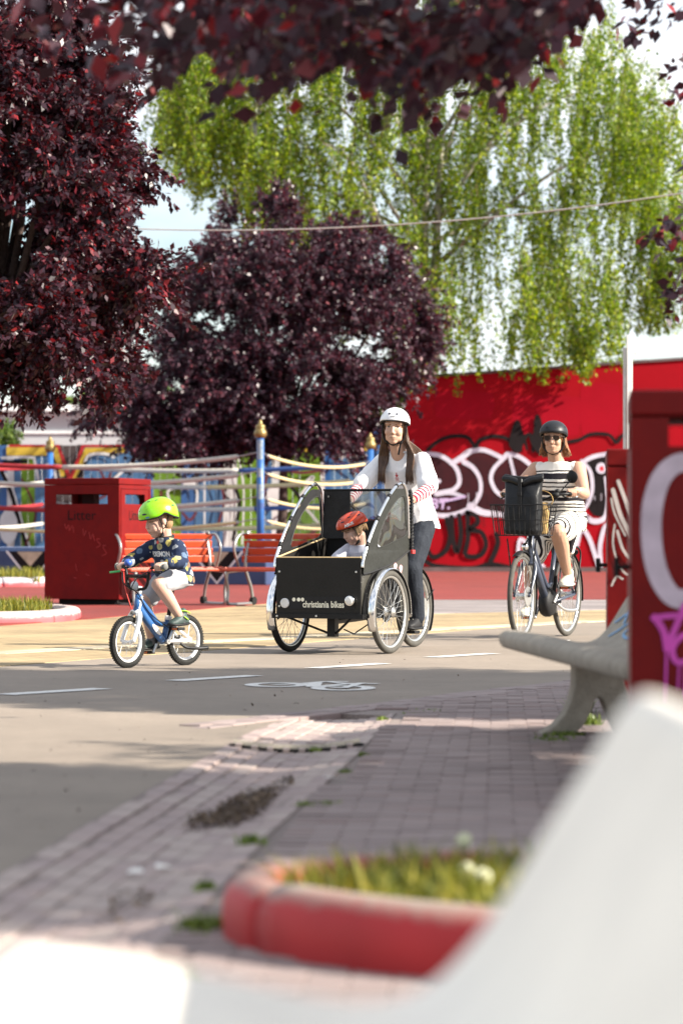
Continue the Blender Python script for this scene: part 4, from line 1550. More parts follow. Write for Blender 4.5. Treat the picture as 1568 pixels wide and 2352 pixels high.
mb.build('sprayed_letter', M_sprayW, bin1)
mb = MB()
for k, (pts, w) in enumerate([([(1496, 1420), (1530, 1415), (1590, 1412)], .016), ([(1500, 1418), (1520, 1450), (1528, 1490)], .02), ([(1568, 1390), (1548, 1440), (1526, 1490)], .018), ([(1590, 1455), (1560, 1462), (1540, 1490), (1550, 1520), (1580, 1515), (1600, 1490)], .018), ([(1527, 1490), (1524, 1610)], .007), ([(1556, 1520), (1553, 1580)], .006), ([(1570, 1520), (1568, 1600)], .006)]):
    mb.stroke([b1(*p) for p in pts], w, pl1, .003 + k * .0006, 5, 0)
mb.build('pink_tag', M_pink, bin1)
def b2(x, y): return ((x - 1395) / 530 - bw1 / 2, H - (y - 1240) / 530)
M_scrawl = mat('grey_scrawl', (0.52, 0.46, 0.42), .7)
mb = MB()
for k, (pts, w) in enumerate([([(1420, 1105), (1440, 1160), (1452, 1210)], .016), ([(1408, 1125), (1424, 1180), (1440, 1215), (1450, 1240)], .018), ([(1404, 1145), (1412, 1180), (1436, 1230)], .008), ([(1412, 1205), (1408, 1250), (1422, 1300), (1440, 1320)], .008), ([(1418, 1220), (1430, 1260), (1450, 1290)], .012), ([(1405, 1345), (1416, 1325), (1430, 1330)], .008)]):
    mb.stroke([b2(*p) for p in pts], w, lambda u, v, q: Vector((u, -bd1 / 2 - .002 - q, v)), .001 + k * .0006, 5, 0)
mb.build('white_scrawl', M_scrawl, bin2)

# ------------------------------------------------------------------ moulded concrete benches
M_conc = mat('rough_concrete', (0.30, 0.265, 0.215), 0.9, var=0.22, scale=14, bump=0.3, bscale=120)
M_concw = mat('white_painted_concrete', (0.82, 0.765, 0.67), 0.6, var=0.08, scale=5, bump=0.1, bscale=40)
SLAB = [(0.0, .385), (.015, .408), (.06, .418), (.20, .395), (.33, .368), (.40, .378), (.455, .43), (.51, .515), (.56, .595), (.585, .635), (.605, .650), (.63, .643), (.635, .62), (.60, .55), (.54, .44), (.47, .335), (.38, .285), (.28, .285), (.16, .315), (.05, .338), (.012, .352)]
LEG = [(.27, .31), (.275, .23), (.25, .13), (.20, .05), (.13, 0.0), (.27, 0.0), (.33, .07), (.36, .14), (.385, .14), (.42, .06), (.46, 0.0), (.60, 0.0), (.53, .08), (.48, .18), (.46, .34)]
def moulded_bench(loc, rz, length, m, label, legs, leg_m=None):
    root = empty('moulded_bench', loc, rz)
    tag(root, label, 'bench', 'moulded benches')
    pts = [(p.x, p.y) for p in smooth_path([Vector((a, b, 0)) for a, b in SLAB], 4, True)]
    mb = MB()
    n = len(pts)
    cx_ = sum(p[0] for p in pts) / n; cz_ = sum(p[1] for p in pts) / n
    secs = [(0, .93), (.012, .975), (.04, 1.0), (length * .33, 1), (length * .66, 1), (length - .04, 1), (length - .012, .975), (length, .93)]
    vs, fs = [], []
    for yy, sc in secs:
        for i, (a, b_) in enumerate(pts):
            # shrink towards the local mid-line, not the centre
            j = (i + n // 2) % n
            na = Vector((pts[(i + 1) % n][0] - pts[i - 1][0], pts[(i + 1) % n][1] - pts[i - 1][1])).normalized()
            off = (1 - sc) * .35
            vs.append((a + na.y * -off * -1, yy, b_ - na.x * -off * -1) if False else (a - na.y * -off, yy, b_ + na.x * -off))
    for i in range(len(secs) - 1):
        for k in range(n):
            l = (k + 1) % n
            fs.append((i * n + k, i * n + l, (i + 1) * n + l, (i + 1) * n + k))
    fs.append(tuple(range(n))); fs.append(tuple(reversed(range((len(secs) - 1) * n, len(secs) * n))))
    mb.add(vs, fs)
    sb = mb.build('seat_shell', m, root, smooth=False)
    for p in sb.data.polygons:
        p.use_smooth = len(p.vertices) == 4
    lg = [(p.x, p.y) for p in LEGS]
    for y0 in legs:
        mb = MB(); mb.prism(lg, lambda u, v, w, y0=y0: Vector((u, y0 + w, v)), .13)
        mb.build('leg', leg_m or m, root, bevel=.008)
    return root
LEGS = [Vector((a, b, 0)) for a, b in [(.27, .31), (.276, .26), (.274, .20), (.26, .14), (.235, .085), (.195, .04), (.13, 0.0), (.27, 0.0), (.31, .04), (.34, .09), (.355, .14), (.37, .155), (.39, .14), (.415, .075), (.45, .0), (.60, 0.0), (.545, .06), (.50, .14), (.475, .22), (.46, .34)]]
# bench runs towards the camera: local +y is the near direction
mbn = moulded_bench((0, 0, 0), 0, 3.05, M_conc, 'bare concrete bench with curved back and a blue scribble beside the red bins', (.18, 2.4))
far = G(1140, 1462, .395)
# local x (front to back) points right, local +y towards the camera => mirror: use rotation with y flipped
def place_bench(root, far_x, far_y, dirv):
    # build matrix with columns: x -> right, y -> dirv (towards camera), z up (left handed would mirror) so flip the mesh instead
    for ch in root.children:
        me = ch.data
        for v in me.vertices:
            v.co.y = -v.co.y
        me.flip_normals()
    root.location = (far_x, far_y, 0)
    root.rotation_euler = (0, 0, math.atan2(-dirv[1], -dirv[0]) - math.pi / 2)
place_bench(mbn, .645, 12.35, (.078, -1.0))
M_bluespray = mat('blue_spray', (0.16, 0.32, 0.52), .8)
mb = MB()
def bbp(t, s_):          # t up the backrest 0..1, s along the bench from its far end
    a = Vector((.40, .378)); b_ = Vector((.585, .655))
    p = a.lerp(b_, t)
    return p
tree = None
def bpl(u, v, w):
    p = Vector((.398, .378)).lerp(Vector((.588, .655)), v)
    n_ = Vector((-.277, .19)).normalized()
    bow = .012 * math.sin(math.pi * v)
    p = p + n_ * (.006 + w) - n_ * bow * 0
    return Vector((p.x, -u, p.y))
for k, pts in enumerate([[(.25, .10), (.55, .45), (.75, .75), (.60, .85), (.42, .55)], [(.15, .3), (.5, .62), (.95, .8)], [(.9, .35), (.7, .12), (.5, .2), (.9, .55)], [(1.0, .2), (1.2, .5), (1.0, .75)], [(.35, .3), (.25, .62), (.45, .8)]]):
    mb.stroke(pts, .035, bpl, .004 + k * .0008, 5, 0)
sc_ = mb.build('blue_scribble', M_bluespray, mbn)
tr_ = bvh([c for c in mbn.children if c.name.startswith('seat_shell')][0])
nv = []
for v in sc_.data.vertices:
    hit = tr_.ray_cast(v.co + Vector((-.277, 0, .19)).normalized() * .3, -Vector((-.277, 0, .19)).normalized())
    if hit[0] is not None:
        v.co = hit[0] + Vector((-.277, 0, .19)).normalized() * .004
wbn = moulded_bench((0, 0, 0), 0, 1.95, M_concw, 'white painted bench very close to the camera, blurred along the bottom', (.2, 1.5))
place_bench(wbn, -.33, 2.76, (0.02, -1.0))

# ------------------------------------------------------------------ red slatted park benches
M_slat = mat('bench_red_slat', (0.42, 0.055, 0.014), 0.4, var=0.15, scale=6, coat=0.2)
M_bsteel = mat('bench_steel', (0.30, 0.30, 0.29), 0.35, 0.7, var=0.1, scale=6)
def slat_bench(loc, rz, L_, label):
    root = empty('slatted_bench', loc, rz)
    tag(root, label, 'bench', 'red slatted benches')
    # local x along the bench, -y front
    path = [(-.24, .46), (-.30, .45)]
    backs = [(.155, .56), (.185, .65), (.205, .74), (.20, .83)]
    seats = [(-.24, .430), (-.14, .445), (-.04, .447), (.06, .440)]
    for y, z in seats:
        MB().box((0, y, z), (L_, .09, .032)).build('slat', M_slat, root, bevel=.008)
    for k, (y, z) in enumerate(backs):
        M = Matrix.Translation((0, y, z)) @ Matrix.Rotation(R([10, 12, 14, 60][k] if k < 3 else 25), 4, 'X')
        MB().box((0, 0, 0), (L_, .030, .085 if k < 3 else .07), M).build('slat', M_slat, root, bevel=.009)
    for sx in (-1, 1):
        x = sx * (L_ / 2 - .06)
        mb = MB()
        mb.tube(smooth_path([(x, .30, 0.03), (x, .25, .22), (x, .14, .43), (x, .15, .60), (x, .19, .72), (x, .225, .84), (x, .20, .885), (x, .165, .86)], 5), .021, 8)
        mb.tube(smooth_path([(x, .14, .425), (x, -.05, .42), (x, -.27, .40), (x, -.29, .36), (x, -.24, .20), (x, -.25, .05), (x, -.20, .022), (x, 0, .02), (x, .30, .025)], 5), .019, 8)
        mb.build('frame', M_bsteel, root, smooth=True)
        MB().lathe([(.05, -.025), (.055, 0), (.05, .025)], Matrix.Translation((x, .30, .055)) @ Matrix.Rotation(R(90), 4, 'Y'), 14).build('foot', M_rubber, root)
        arm = MB()
        xa = sx * (L_ / 2 + .0)
        arm.tube(smooth_path([(xa, .20, .86), (xa, .08, .84), (xa, -.02, .70), (xa, .05, .52), (xa, .10, .43)], 5), .017, 8)
        arm.build('armrest', M_bsteel, root, smooth=True)
    return root
# bench 1 beside the bin, bench 2 left of the cargo tricycle
ph = R(31)
cB = Vector((-1.58, 36.4, 0)) - rotv((.675, .2), ph)
slat_bench(cB, ph, 1.35, 'red slatted steel bench right behind the boy beside the large litter bin')
ph = R(-32)
cC = Vector((-1.17, 36.0, 0)) - rotv((-.75, .2), ph)
slat_bench(cC, ph, 1.5, 'red slatted steel bench partly hidden behind the cargo tricycle')

# ------------------------------------------------------------------ people: shared builders
M_skin = mat('skin_light', (0.52, 0.32, 0.23), 0.5, var=0.08, scale=9, spec=0.4)
M_skin2 = mat('skin_tanned', (0.46, 0.27, 0.185), 0.5, var=0.08, scale=9, spec=0.4)
M_skinc = mat('skin_child', (0.55, 0.345, 0.265), 0.5, var=0.07, scale=12, spec=0.4)
for m_ in (M_skin, M_skin2, M_skinc):
    b = m_.node_tree.nodes['Principled BSDF']
    b.inputs['Subsurface Weight'].default_value = 0.12
    b.inputs['Subsurface Radius'].default_value = (0.012, 0.005, 0.003)
M_eyew = mat('eye_white', (0.62, 0.60, 0.58), 0.3)
M_iris = mat('eye_dark', (0.03, 0.02, 0.015), 0.2)
M_lip = mat('lips', (0.42, 0.15, 0.13), 0.45)
M_mouth = mat('mouth_dark', (0.06, 0.015, 0.015), 0.6)
M_brow = mat('brow_brown', (0.10, 0.05, 0.025), 0.8)
M_strap = mat('black_strap', (0.015, 0.015, 0.016), 0.6)

def head_matrix(c, yaw, pitch, sc=1.0, roll=0.0):
    return Matrix.Translation(Vector(c)) @ Matrix.Rotation(R(yaw), 4, 'Z') @ Matrix.Rotation(R(pitch), 4, 'Y') @ Matrix.Rotation(R(roll), 4, 'X') @ Matrix.Scale(sc, 4)

def add_head(mb, Mh, child=False):
    r3 = Mh.to_3x3()
    def e(c, rad, rot=None):
        mb.ell(Mh @ Vector(c), rad, r3 @ rot if rot is not None else r3, 18, 12)
    def cp(a, b, r0, r1):
        sc = Mh.to_scale()[0]
        mb.cap(Mh @ Vector(a), Mh @ Vector(b), r0 * sc, r1 * sc, 12)
    e((-.012, 0, .035), (.098, .078, .086))
    e((.022, 0, -.025), (.066, .063, .088))
    e((.040, 0, -.055), (.048, .052, .055))
    e((.058, 0, -.094), (.026, .030, .022))
    for s in (-1, 1):
        e((.058, s * .034, -.030), (.030, .028, .030))
        e((.070, s * .033, .032), (.020, .030, .010))          # brow ridge
        e((-.006, s * .077, -.012), (.019, .009, .031))        # ear
        e((.028, s * .041, -.066), (.032, .018, .030))          # jaw
        e((.092, s * .011, -.036), (.009, .008, .007))          # nostril
    if child:
        for s in (-1, 1):
            e((.060, s * .036, -.048), (.028, .028, .028))
        cp((.084, 0, .008), (.098, 0, -.030), .008, .012)
    else:
        cp((.084, 0, .016), (.104, 0, -.030), .008, .0115)
    cp((.082, -.018, -.062), (.090, 0, -.060), .007, .009)
    cp((.082, .018, -.062), (.090, 0, -.060), .007, .009)
    cp((.080, -.014, -.074), (.086, 0, -.074), .008, .009)
    cp((.080, .014, -.074), (.086, 0, -.074), .008, .009)

def face_parts(root, body, Mh, squint=1.0, open_mouth=0.0, closed=False, glasses=False):
    tree = bvh(body)
    fwd = (Mh.to_3x3() @ Vector((1, 0, 0))).normalized()
    def patch(name, pts, m, off):
        mb = MB()
        tri = tessellate_polygon([[Vector((a, b, 0)) for a, b in pts]])
        mb.add([Mh @ Vector((.12, a, b)) for a, b in pts], [tuple(t) for t in tri])
        project(mb, tree, -fwd, off)
        return mb.build(name, m, root)
    def oval(cy, cz, ry, rz, n=14, tilt=0.0):
        return [(cy + ry * math.cos(a) - tilt * rz * math.sin(a), cz + rz * math.sin(a) + tilt * ry * math.cos(a)) for a in [2 * math.pi * k / n for k in range(n)]]
    for s in (-1, 1):
        if not glasses:
            patch('eye_socket_shade', oval(s * .033, .008, .019, .010, tilt=s * -.08), M_browshade, .0006)
            if not closed:
                patch('eye', oval(s * .033, .007, .0135, .0055 * squint), M_eyew, .0012)
                patch('iris', oval(s * .033, .007, .0058, .0055 * squint), M_iris, .0018)
            patch('eyelid', oval(s * .033, .0125 if not closed else .004, .0155, .0028, tilt=s * -.10), M_brow, .0022)
        patch('eyebrow', oval(s * .035, .0275, .020, .0042, tilt=s * .14), M_brow, .0016)
    patch('lips', oval(0, -.067, .023, .0095), M_lip, .0008)
    patch('mouth_line', oval(0, -.067, .019 - .006 * open_mouth, .0022 + .006 * open_mouth), M_mouth, .0016)
    for s in (-1, 1):
        patch('nostril', oval(s * .008, -.041, .004, .0022, 8), M_mouth, .001)
M_browshade = mat('socket_shade_skin', (0.28, 0.155, 0.11), 0.6, var=.05)  # darker skin tone painting the shade of the eye sockets

def helmet(root, Mh, rx, ry, rz, cz, rim, m, name='helmet', inner=None, power=2.0, thick=.012):
    """rim(angle) -> height of the lower edge in head space; angle 0 = front"""
    nu, nv = 40, 16
    def surf(a, t, k):
        zr = rim(a)
        # t 0 top .. 1 rim
        e = 1.0 / power
        zz = (rz - (rz - (zr - cz)) * t)
        f = max(0.0, 1 - abs(zz / rz) ** power) ** e if zz < rz else 0
        if zz < 0:
            f = 1.0 - 0.10 * (zz / rz) ** 2
        return Vector((math.cos(a) * (rx - k) * f - .006, math.sin(a) * (ry - k) * f, cz + zz - (k if t < .999 else 0) * (1 if zz > 0 else 0)))
    mb = MB()
    vs, fs = [], []
    for k in (0, thick):
        for j in range(nv + 1):
            t = (j / nv)
            t = math.sin(t * math.pi / 2) if False else 1 - (1 - t) ** 1.0
            t = t ** 1.6
            for i in range(nu):
                vs.append(Mh @ surf(2 * math.pi * i / nu, t, k))
    off = (nv + 1) * nu
    for j in range(nv):
        for i in range(nu):
            l = (i + 1) % nu
            fs.append((j * nu + i, (j + 1) * nu + i, (j + 1) * nu + l, j * nu + l))
            fs.append((off + j * nu + l, off + (j + 1) * nu + l, off + (j + 1) * nu + i, off + j * nu + i))
    for i in range(nu):
        l = (i + 1) % nu
        fs.append((nv * nu + i, off + nv * nu + i, off + nv * nu + l, nv * nu + l))
    mb.add(vs, fs)
    ob = mb.build(name, m, root, smooth=True)
    # dark padding edge
    mb = MB()
    pts = [Mh @ (surf(2 * math.pi * i / nu, 1, thick * .6) - Vector((0, 0, .002))) for i in range(nu)]
    sc = Mh.to_scale()[0]
    mb.tube(pts, .0075 * sc, 6, closed=True, upv=(Mh.to_3x3() @ Vector((0, 0, 1))).normalized())
    mb.build('helmet_padding', M_strap, ob, smooth=True)
    return ob, surf

def helmet_vent(ob, Mh, surf, spots, m, parent):
    """dark vents: (angle deg, t, half width, half height) laid on the shell"""
    for a, t, w, h in spots:
        c = surf(R(a), t, 0)
        da = (surf(R(a + 1), t, 0) - c); da.normalize()
        dt = (surf(R(a), t + .02, 0) - c); dt.normalize()
        nrm = da.cross(dt).normalized()
        if nrm.dot(c - Vector((0, 0, .03))) < 0:
            nrm = -nrm
        mb = MB()
        n = 12
        pts = [Mh @ (c + da * (w * math.cos(q)) + dt * (h * math.sin(q)) + nrm * .0015) for q in [2 * math.pi * k / n for k in range(n)]]
        mb.add(pts, [tuple(range(n))])
        mb.build('vent', m, parent)

def straps(root, Mh, zlow=-.115):
    sc = Mh.to_scale()[0]
    for s in (-1, 1):
        mb = MB()
        p = [Mh @ Vector(q) for q in [(.030, s * .083, .03), (.018, s * .083, -.04), (.022, s * .060, -.095), (.035, 0, zlow - .008)]]
        mb.tube(smooth_path(p, 5), .0065 * sc, 6, flat=.5)
        p = [Mh @ Vector(q) for q in [(-.045, s * .082, .02), (-.01, s * .083, -.045), (.018, s * .078, -.06)]]
        mb.tube(smooth_path(p, 4), .0055 * sc, 6, flat=.5)
        mb.build('helmet_strap', M_strap, root, smooth=True)
    MB().box((0, 0, 0), (.022 * sc, .016 * sc, .024 * sc), Matrix.Translation(Mh @ Vector((.022, .055, -.10))) @ Mh.to_3x3().normalized().to_4x4()).build('buckle', M_strap, root, bevel=.003)

def add_hand(mb, wrist, grip, axis, sc=1.0, rb=.017, up=Vector((0, 0, 1))):
    """closed hand round a bar; axis points to the thumb side"""
    a = Vector(axis).normalized()
    wrist, grip = Vector(wrist), Vector(grip)
    d = grip - wrist
    n = d - a * d.dot(a); n.z *= .5
    n = (n - a * n.dot(a)).normalized()
    u = (up - a * up.dot(a) - n * up.dot(n)).normalized()
    fr = .0088 * sc
    g = rb + fr
    for k, (ln, wz) in enumerate(((.92, 1.05), (1.0, 1.05), (.95, 1.0), (.8, .9))):   # index..little
        o = a * ((1.5 - k) * .0195 * sc)
        kn = grip + o + u * (g * .95) - n * (.012 * sc)
        p1 = grip + o + u * (g * .62 * ln) + n * (g * .95)
        p2 = grip + o - u * (g * .55) + n * (g * .92 * ln)
        p3 = grip + o - u * (g * 1.02) - n * (.004 * sc)
        mb.limb([kn, p1, p2, p3], [fr * 1.12 * wz, fr * 1.03 * wz, fr * .96 * wz, fr * .85 * wz], 8)
        mb.cap(wrist + o * .55 + u * .002, kn, .015 * sc, .012 * sc, 10)
    th0 = wrist + (grip - wrist) * .45 + a * (.030 * sc)
    mb.limb([wrist + a * .012 * sc, th0, grip + a * (.046 * sc) - u * (.002) - n * (.006 * sc), grip + a * (.040 * sc) - u * (g * .8) + n * (g * .5)], [.017 * sc, .014 * sc, .0115 * sc, .0095 * sc], 8)

def noise_disp(amp, sc, seed=0):
    rs = np.random.RandomState(seed)
    K = [(rs.normal(size=3) * sc, rs.rand() * 6.28, rs.rand()) for _ in range(9)]
    def f(co):
        out = np.zeros(len(co))
        for k, p, w in K:
            out += w * np.sin(co @ k + p)
        return (out / 4 * amp).astype(np.float32)
    return f

def shoe(root, heel, toe, m, msole, sc=1.0, name='shoe', w=.042):
    heel, toe = Vector(heel), Vector(toe)
    d = (toe - heel); L_ = d.length; d.normalize()
    s = Vector((0, 0, 1)).cross(d).normalized(); u = d.cross(s).normalized()
    mb = MB()
    mb.loft([(heel - d * .01 + u * .030 * sc, s * .024 * sc, u * .028 * sc), (heel + d * .02 + u * .045 * sc, s * .036 * sc, u * .045 * sc), (heel + d * L_ * .3 + u * .052 * sc, s * .038 * sc, u * .052 * sc), (heel + d * L_ * .55 + u * .036 * sc, s * w * sc, u * .036 * sc), (heel + d * L_ * .8 + u * .028 * sc, s * w * 1.02 * sc, u * .027 * sc), (toe + u * .022 * sc, s * .030 * sc, u * .018 * sc), (toe + d * .012 + u * .02 * sc, s * .010 * sc, u * .008 * sc)], 16, 2.4)
    mb.cap(heel + d * .045 * sc + u * .06 * sc, heel + d * .04 * sc + u * .10 * sc, .038 * sc, .036 * sc)
    ob = organic(mb, name, m, root, .005, 3)
    mb = MB()
    mb.loft([(heel - d * .02 + u * .004, s * .020 * sc, u * .010 * sc), (heel + d * .01 + u * .004, s * .040 * sc, u * .013 * sc), (heel + d * L_ * .55 + u * .003, s * (w + .005) * sc, u * .012 * sc), (heel + d * L_ * .85 + u * .005, s * (w + .004) * sc, u * .012 * sc), (toe + d * .015 + u * .012, s * .022 * sc, u * .010 * sc)], 16, 3)
    mb.build('sole', msole, ob, smooth=True)
    mb = MB()
    for k in range(4):
        c = heel + d * (L_ * (.36 + .10 * k)) + u * (.088 - .012 * k) * sc
        mb.tube([c - s * .024 * sc - u * .008, c + u * .006, c + s * .024 * sc - u * .008], .0035 * sc, 5)
    mb.build('laces', M_lace, ob)
    return ob
M_lace = mat('lace_white', (0.6, 0.58, 0.52), .8)

def hair_strands(root, name, m, strands, r=.006, n=5):
    mb = MB()
    for pts in strands:
        mb.tube(smooth_path(pts, 4), [r * .7, r, r, r * .9, r * .55, r * .15], n)
    return mb.build(name, m, root, smooth=True)

# ------------------------------------------------------------------ wheels
M_tyre = mat('tyre_rubber', (0.016, 0.016, 0.015), 0.75, var=0.3, scale=30)
M_tyreg = mat('tyre_grey', (0.06, 0.056, 0.048), 0.85, var=0.3, scale=20)  # lighter grey rubber
M_alu = mat('aluminium', (0.62, 0.62, 0.60), 0.3, 0.9, var=0.08, scale=20)
M_chrome = mat('chrome', (0.78, 0.78, 0.78), 0.12, 1.0, var=0.05, scale=20)
M_spoke = mat('spoke_steel', (0.55, 0.55, 0.53), 0.25, 0.9)
M_blk = mat('black_metal', (0.012, 0.012, 0.013), 0.4, 0.2)
M_blkp = mat('black_plastic', (0.012, 0.012, 0.013), 0.55)
M_whitep = mat('white_enamel', (0.76, 0.76, 0.76), 0.3, var=0.05, coat=.3)

def wheel(root, c, r, tr, rim_m, yaw=0.0, spokes=28, rimw=.012, hubr=.02, hubw=.045, knobby=False, tyre_m=None, rimd=.016, spoke_r=.0013, hub_m=None):
    """bicycle wheel in the local xz plane, turned by yaw about z"""
    c = Vector(c)
    Rz = Matrix.Rotation(yaw, 4, 'Z')
    M = Matrix.Translation(c) @ Rz
    def ringpts(rad, n=48):
        return [M @ Vector((rad * math.cos(2 * math.pi * k / n), 0, rad * math.sin(2 * math.pi * k / n))) for k in range(n)]
    ax = (Rz.to_3x3() @ Vector((0, 1, 0))).normalized()
    rim = MB(); rim.tube(ringpts(r - tr * 1.6 - rimd * .3), rimw, 8, closed=True, flat=rimd / rimw, upv=ax)
    w = rim.build('wheel', rim_m, root, smooth=True)
    ty = MB(); ty.tube(ringpts(r - tr), tr, 12, closed=True, upv=ax)
    if knobby:
        n = 56
        for k in range(n):
            a = 2 * math.pi * k / n
            for s, dr in ((-1, -.004), (0, .0), (1, -.004)):
                aa = a + (math.pi / n if s == 0 else 0)
                Mk = M @ Matrix.Rotation(-aa, 4, 'Y') @ Matrix.Translation((r + dr - .001, s * tr * .62, 0))
                ty.box((0, 0, 0), (.007, .008, .009), Mk)
    ty.build('tyre', tyre_m or M_tyre, w, smooth=not knobby)
    sp = MB()
    for k in range(spokes):
        a = 2 * math.pi * k / spokes
        side = 1 if k % 2 else -1
        b = a + (0.55 if (k // 2) % 2 else -0.55)
        p0 = M @ Vector(((r - tr * 2 - rimd) * math.cos(a), 0, (r - tr * 2 - rimd) * math.sin(a)))
        p1 = M @ Vector((hubr * math.cos(b) * 1.1, side * hubw * .7, hubr * math.sin(b) * 1.1))
        sp.tube([p0, p1], spoke_r, 4, caps=False)
    sp.build('spokes', M_spoke, w)
    hb = MB()
    hb.lathe([(.006, -hubw * 1.25), (.008, -hubw), (hubr, -hubw * .9), (hubr, -hubw * .7), (hubr * .6, -hubw * .5), (hubr * .6, hubw * .5), (hubr, hubw * .7), (hubr, hubw * .9), (.008, hubw), (.006, hubw * 1.25)], M @ Matrix.Rotation(R(-90), 4, 'X'), 14)
    hb.build('hub', hub_m or M_alu, w, smooth=True)
    return w

def arc_fender(root, c, r, width, a0, a1, m, yaw=0.0, name='fender'):
    c = Vector(c)
    M = Matrix.Translation(c) @ Matrix.Rotation(yaw, 4, 'Z')
    vs, fs = [], []
    n, k = 28, 7
    for i in range(n + 1):
        a = a0 + (a1 - a0) * i / n
        for j in range(k):
            t = -1 + 2 * j / (k - 1)
            rr_ = r - .012 * t * t
            vs.append(M @ Vector((rr_ * math.cos(a), t * width / 2, rr_ * math.sin(a))))
    for i in range(n):
        for j in range(k - 1):
            fs.append((i * k + j, i * k + j + 1, (i + 1) * k + j + 1, (i + 1) * k + j))
    mb = MB(); mb.add(vs, fs)
    o = mb.build(name, m, root, smooth=True)
    s = o.modifiers.new('solid', 'SOLIDIFY'); s.thickness = .003
    return o

def heading(v):
    return math.atan2(v[1], v[0])

# ------------------------------------------------------------------ cargo tricycle
TH = heading((-0.44, -0.90))
TP = (0.533, 22.0, 0)
trike = empty('cargo_tricycle', TP, TH)
tag(trike, 'black box cargo tricycle with grey canopy and chrome hoops carrying a child', 'cargo bike')
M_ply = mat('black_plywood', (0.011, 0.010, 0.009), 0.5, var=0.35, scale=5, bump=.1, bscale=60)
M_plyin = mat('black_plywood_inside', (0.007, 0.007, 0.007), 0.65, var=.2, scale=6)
M_plylit = mat('plywood_sunlit_side', (0.038, 0.036, 0.029), 0.5, var=0.2, scale=4)  # black plywood with the sun's gloss lightened into the left side's colour
M_plyedge = mat('plywood_edge', (0.45, 0.33, 0.17), 0.7)
M_canvas = mat('canopy_cloth', (0.015, 0.016, 0.0135), 0.65, var=0.2, scale=9, bump=.5, bscale=14, spec=.3)
M_canvasb = mat('canopy_cloth_black', (0.014, 0.014, 0.015), 0.6, var=0.2, scale=9, bump=.5, bscale=10)
M_clear = plastic_clear('clear_vinyl', (0.80, 0.81, 0.81), .20, .04, .02)
M_clear2 = plastic_clear('smoky_vinyl', (0.32, 0.33, 0.34), .16, .05, .05)
M_cream = mat('cream_print', (0.76, 0.74, 0.60), 0.6)
XF, XB, HW = 1.58, 0.80, 0.325
ZB, ZF, ZR = 0.275, 0.665, 0.805
t = .014
# box panels
MB().box((XF - t / 2, 0, (ZB + ZF) / 2), (t, HW * 2, ZF - ZB)).build('front_panel', M_ply, trike, bevel=.003)
MB().box((XB + t / 2, 0, (ZB + ZR) / 2), (t, HW * 2, ZR - ZB)).build('back_panel', M_plyin, trike)
for s in (-1, 1):
    mb = MB()
    prof = [(XB + .002, ZB), (XF - t - .001, ZB), (XF - t - .001, ZF - .002), (XB + .002, ZR)]
    mb.prism(prof, lambda u, v, w, s=s: Vector((u, s * (HW - w), v)), t)
    mb.build('side_panel', M_plylit if s > 0 else M_ply, trike)
    mb = MB(); mb.tube([(XF - .01, s * (HW - t / 2), ZF + .004), (XB, s * (HW - t / 2), ZR + .005)], .0068, 4)
    mb.build('panel_edge', M_plyedge, trike)
mb = MB(); mb.tube([(XF - t / 2, -HW, ZF + .003), (XF - t / 2, HW, ZF + .003)], .0062, 4); mb.build('panel_edge', M_plyedge, trike)
MB().box(((XF + XB) / 2, 0, ZB + .01), (XF - XB - 2 * t, HW * 2 - 2 * t, .012)).build('floor', M_plyin, trike)
MB().box((XB + .17, 0, .50), (.28, HW * 2 - 2 * t - .01, .02)).build('bench_seat', M_plyin, trike)
# frame rails under the box
mb = MB()
for s in (-1, 1):
    mb.box(((XF + XB) / 2, s * (HW + .004), ZB - .012), (XF - XB + .05, .03, .032))
mb.box((XF + .005, 0, ZB - .012), (.03, HW * 2 + .05, .031)); mb.box((XB, 0, ZB - .012), (.03, HW * 2 - .03, .03))
mb.build('box_frame', M_blk, trike)
mb = MB()
mb.box((1.35, 0, .20), (.06, .06, .17)); mb.tube([(1.35, -.02, .135), (1.57, -.26, .26)], .009, 6); mb.tube([(1.35, .02, .135), (1.57, .26, .26)], .009, 6)
mb.tube([(1.33, 0, .23), (1.0, 0, .24), (.55, 0, .26), (.36, 0, .28)], .03, 10)
mb.tube(smooth_path([(1.42, .12, .17), (1.35, .16, .14), (1.25, .14, .15), (1.2, .2, .2)], 5), .005, 6)
mb.build('main_tube', M_blk, trike, smooth=False)
MB().tube([(1.25, -.383, .29), (1.25, .383, .29)], .016, 8).build('axle', M_blk, trike)
# screws on the front panel
mb = MB()
for y, z in [(-.30, .57), (.29, .57), (-.30, .33), (-.005, .265), (-.31, .262)]:
    mb.lathe([(.009, 0), (.006, .004)], Matrix.Translation((XF + .021 if z < .27 else XF + .001, y, z)) @ Matrix.Rotation(R(90), 4, 'Y'), 8)
mb.build('screws', M_alu, trike)
# lettering strip; the panel faces +x, reading left to right goes from -y to +y
ZT = .355
MB().box((XF + .002, .03, ZT), (.003, .50, .085)).build('sticker', M_blkp, trike)
mb = MB(); text_on(mb, 'christiania bikes', .062, lambda u, v, q: Vector((XF + .0045, .042 + u, ZT - .012 + v)), bold=.0014, width=.318)
mb.build('lettering', M_cream, trike)
mb = MB()
for k, y in enumerate((-.185, -.148, -.118)):
    n = 14
    mb.add([(XF + .0045, y + .0135 * math.cos(2 * math.pi * i / n), ZT + .022 + .0135 * math.sin(2 * math.pi * i / n)) for i in range(n)], [tuple(range(n))])
mb.build('three_dots', M_cream, trike)
mb = MB(); mb.lathe([(.034, 0), (.034, .008), (.028, .011), (.004, .011)], Matrix.Translation((XF, -.255, .352)) @ Matrix.Rotation(R(90), 4, 'Y'), 20)
mb.build('reflector', mat('reflector_grey', (.62, .62, .62), .35, .3), trike, smooth=False)
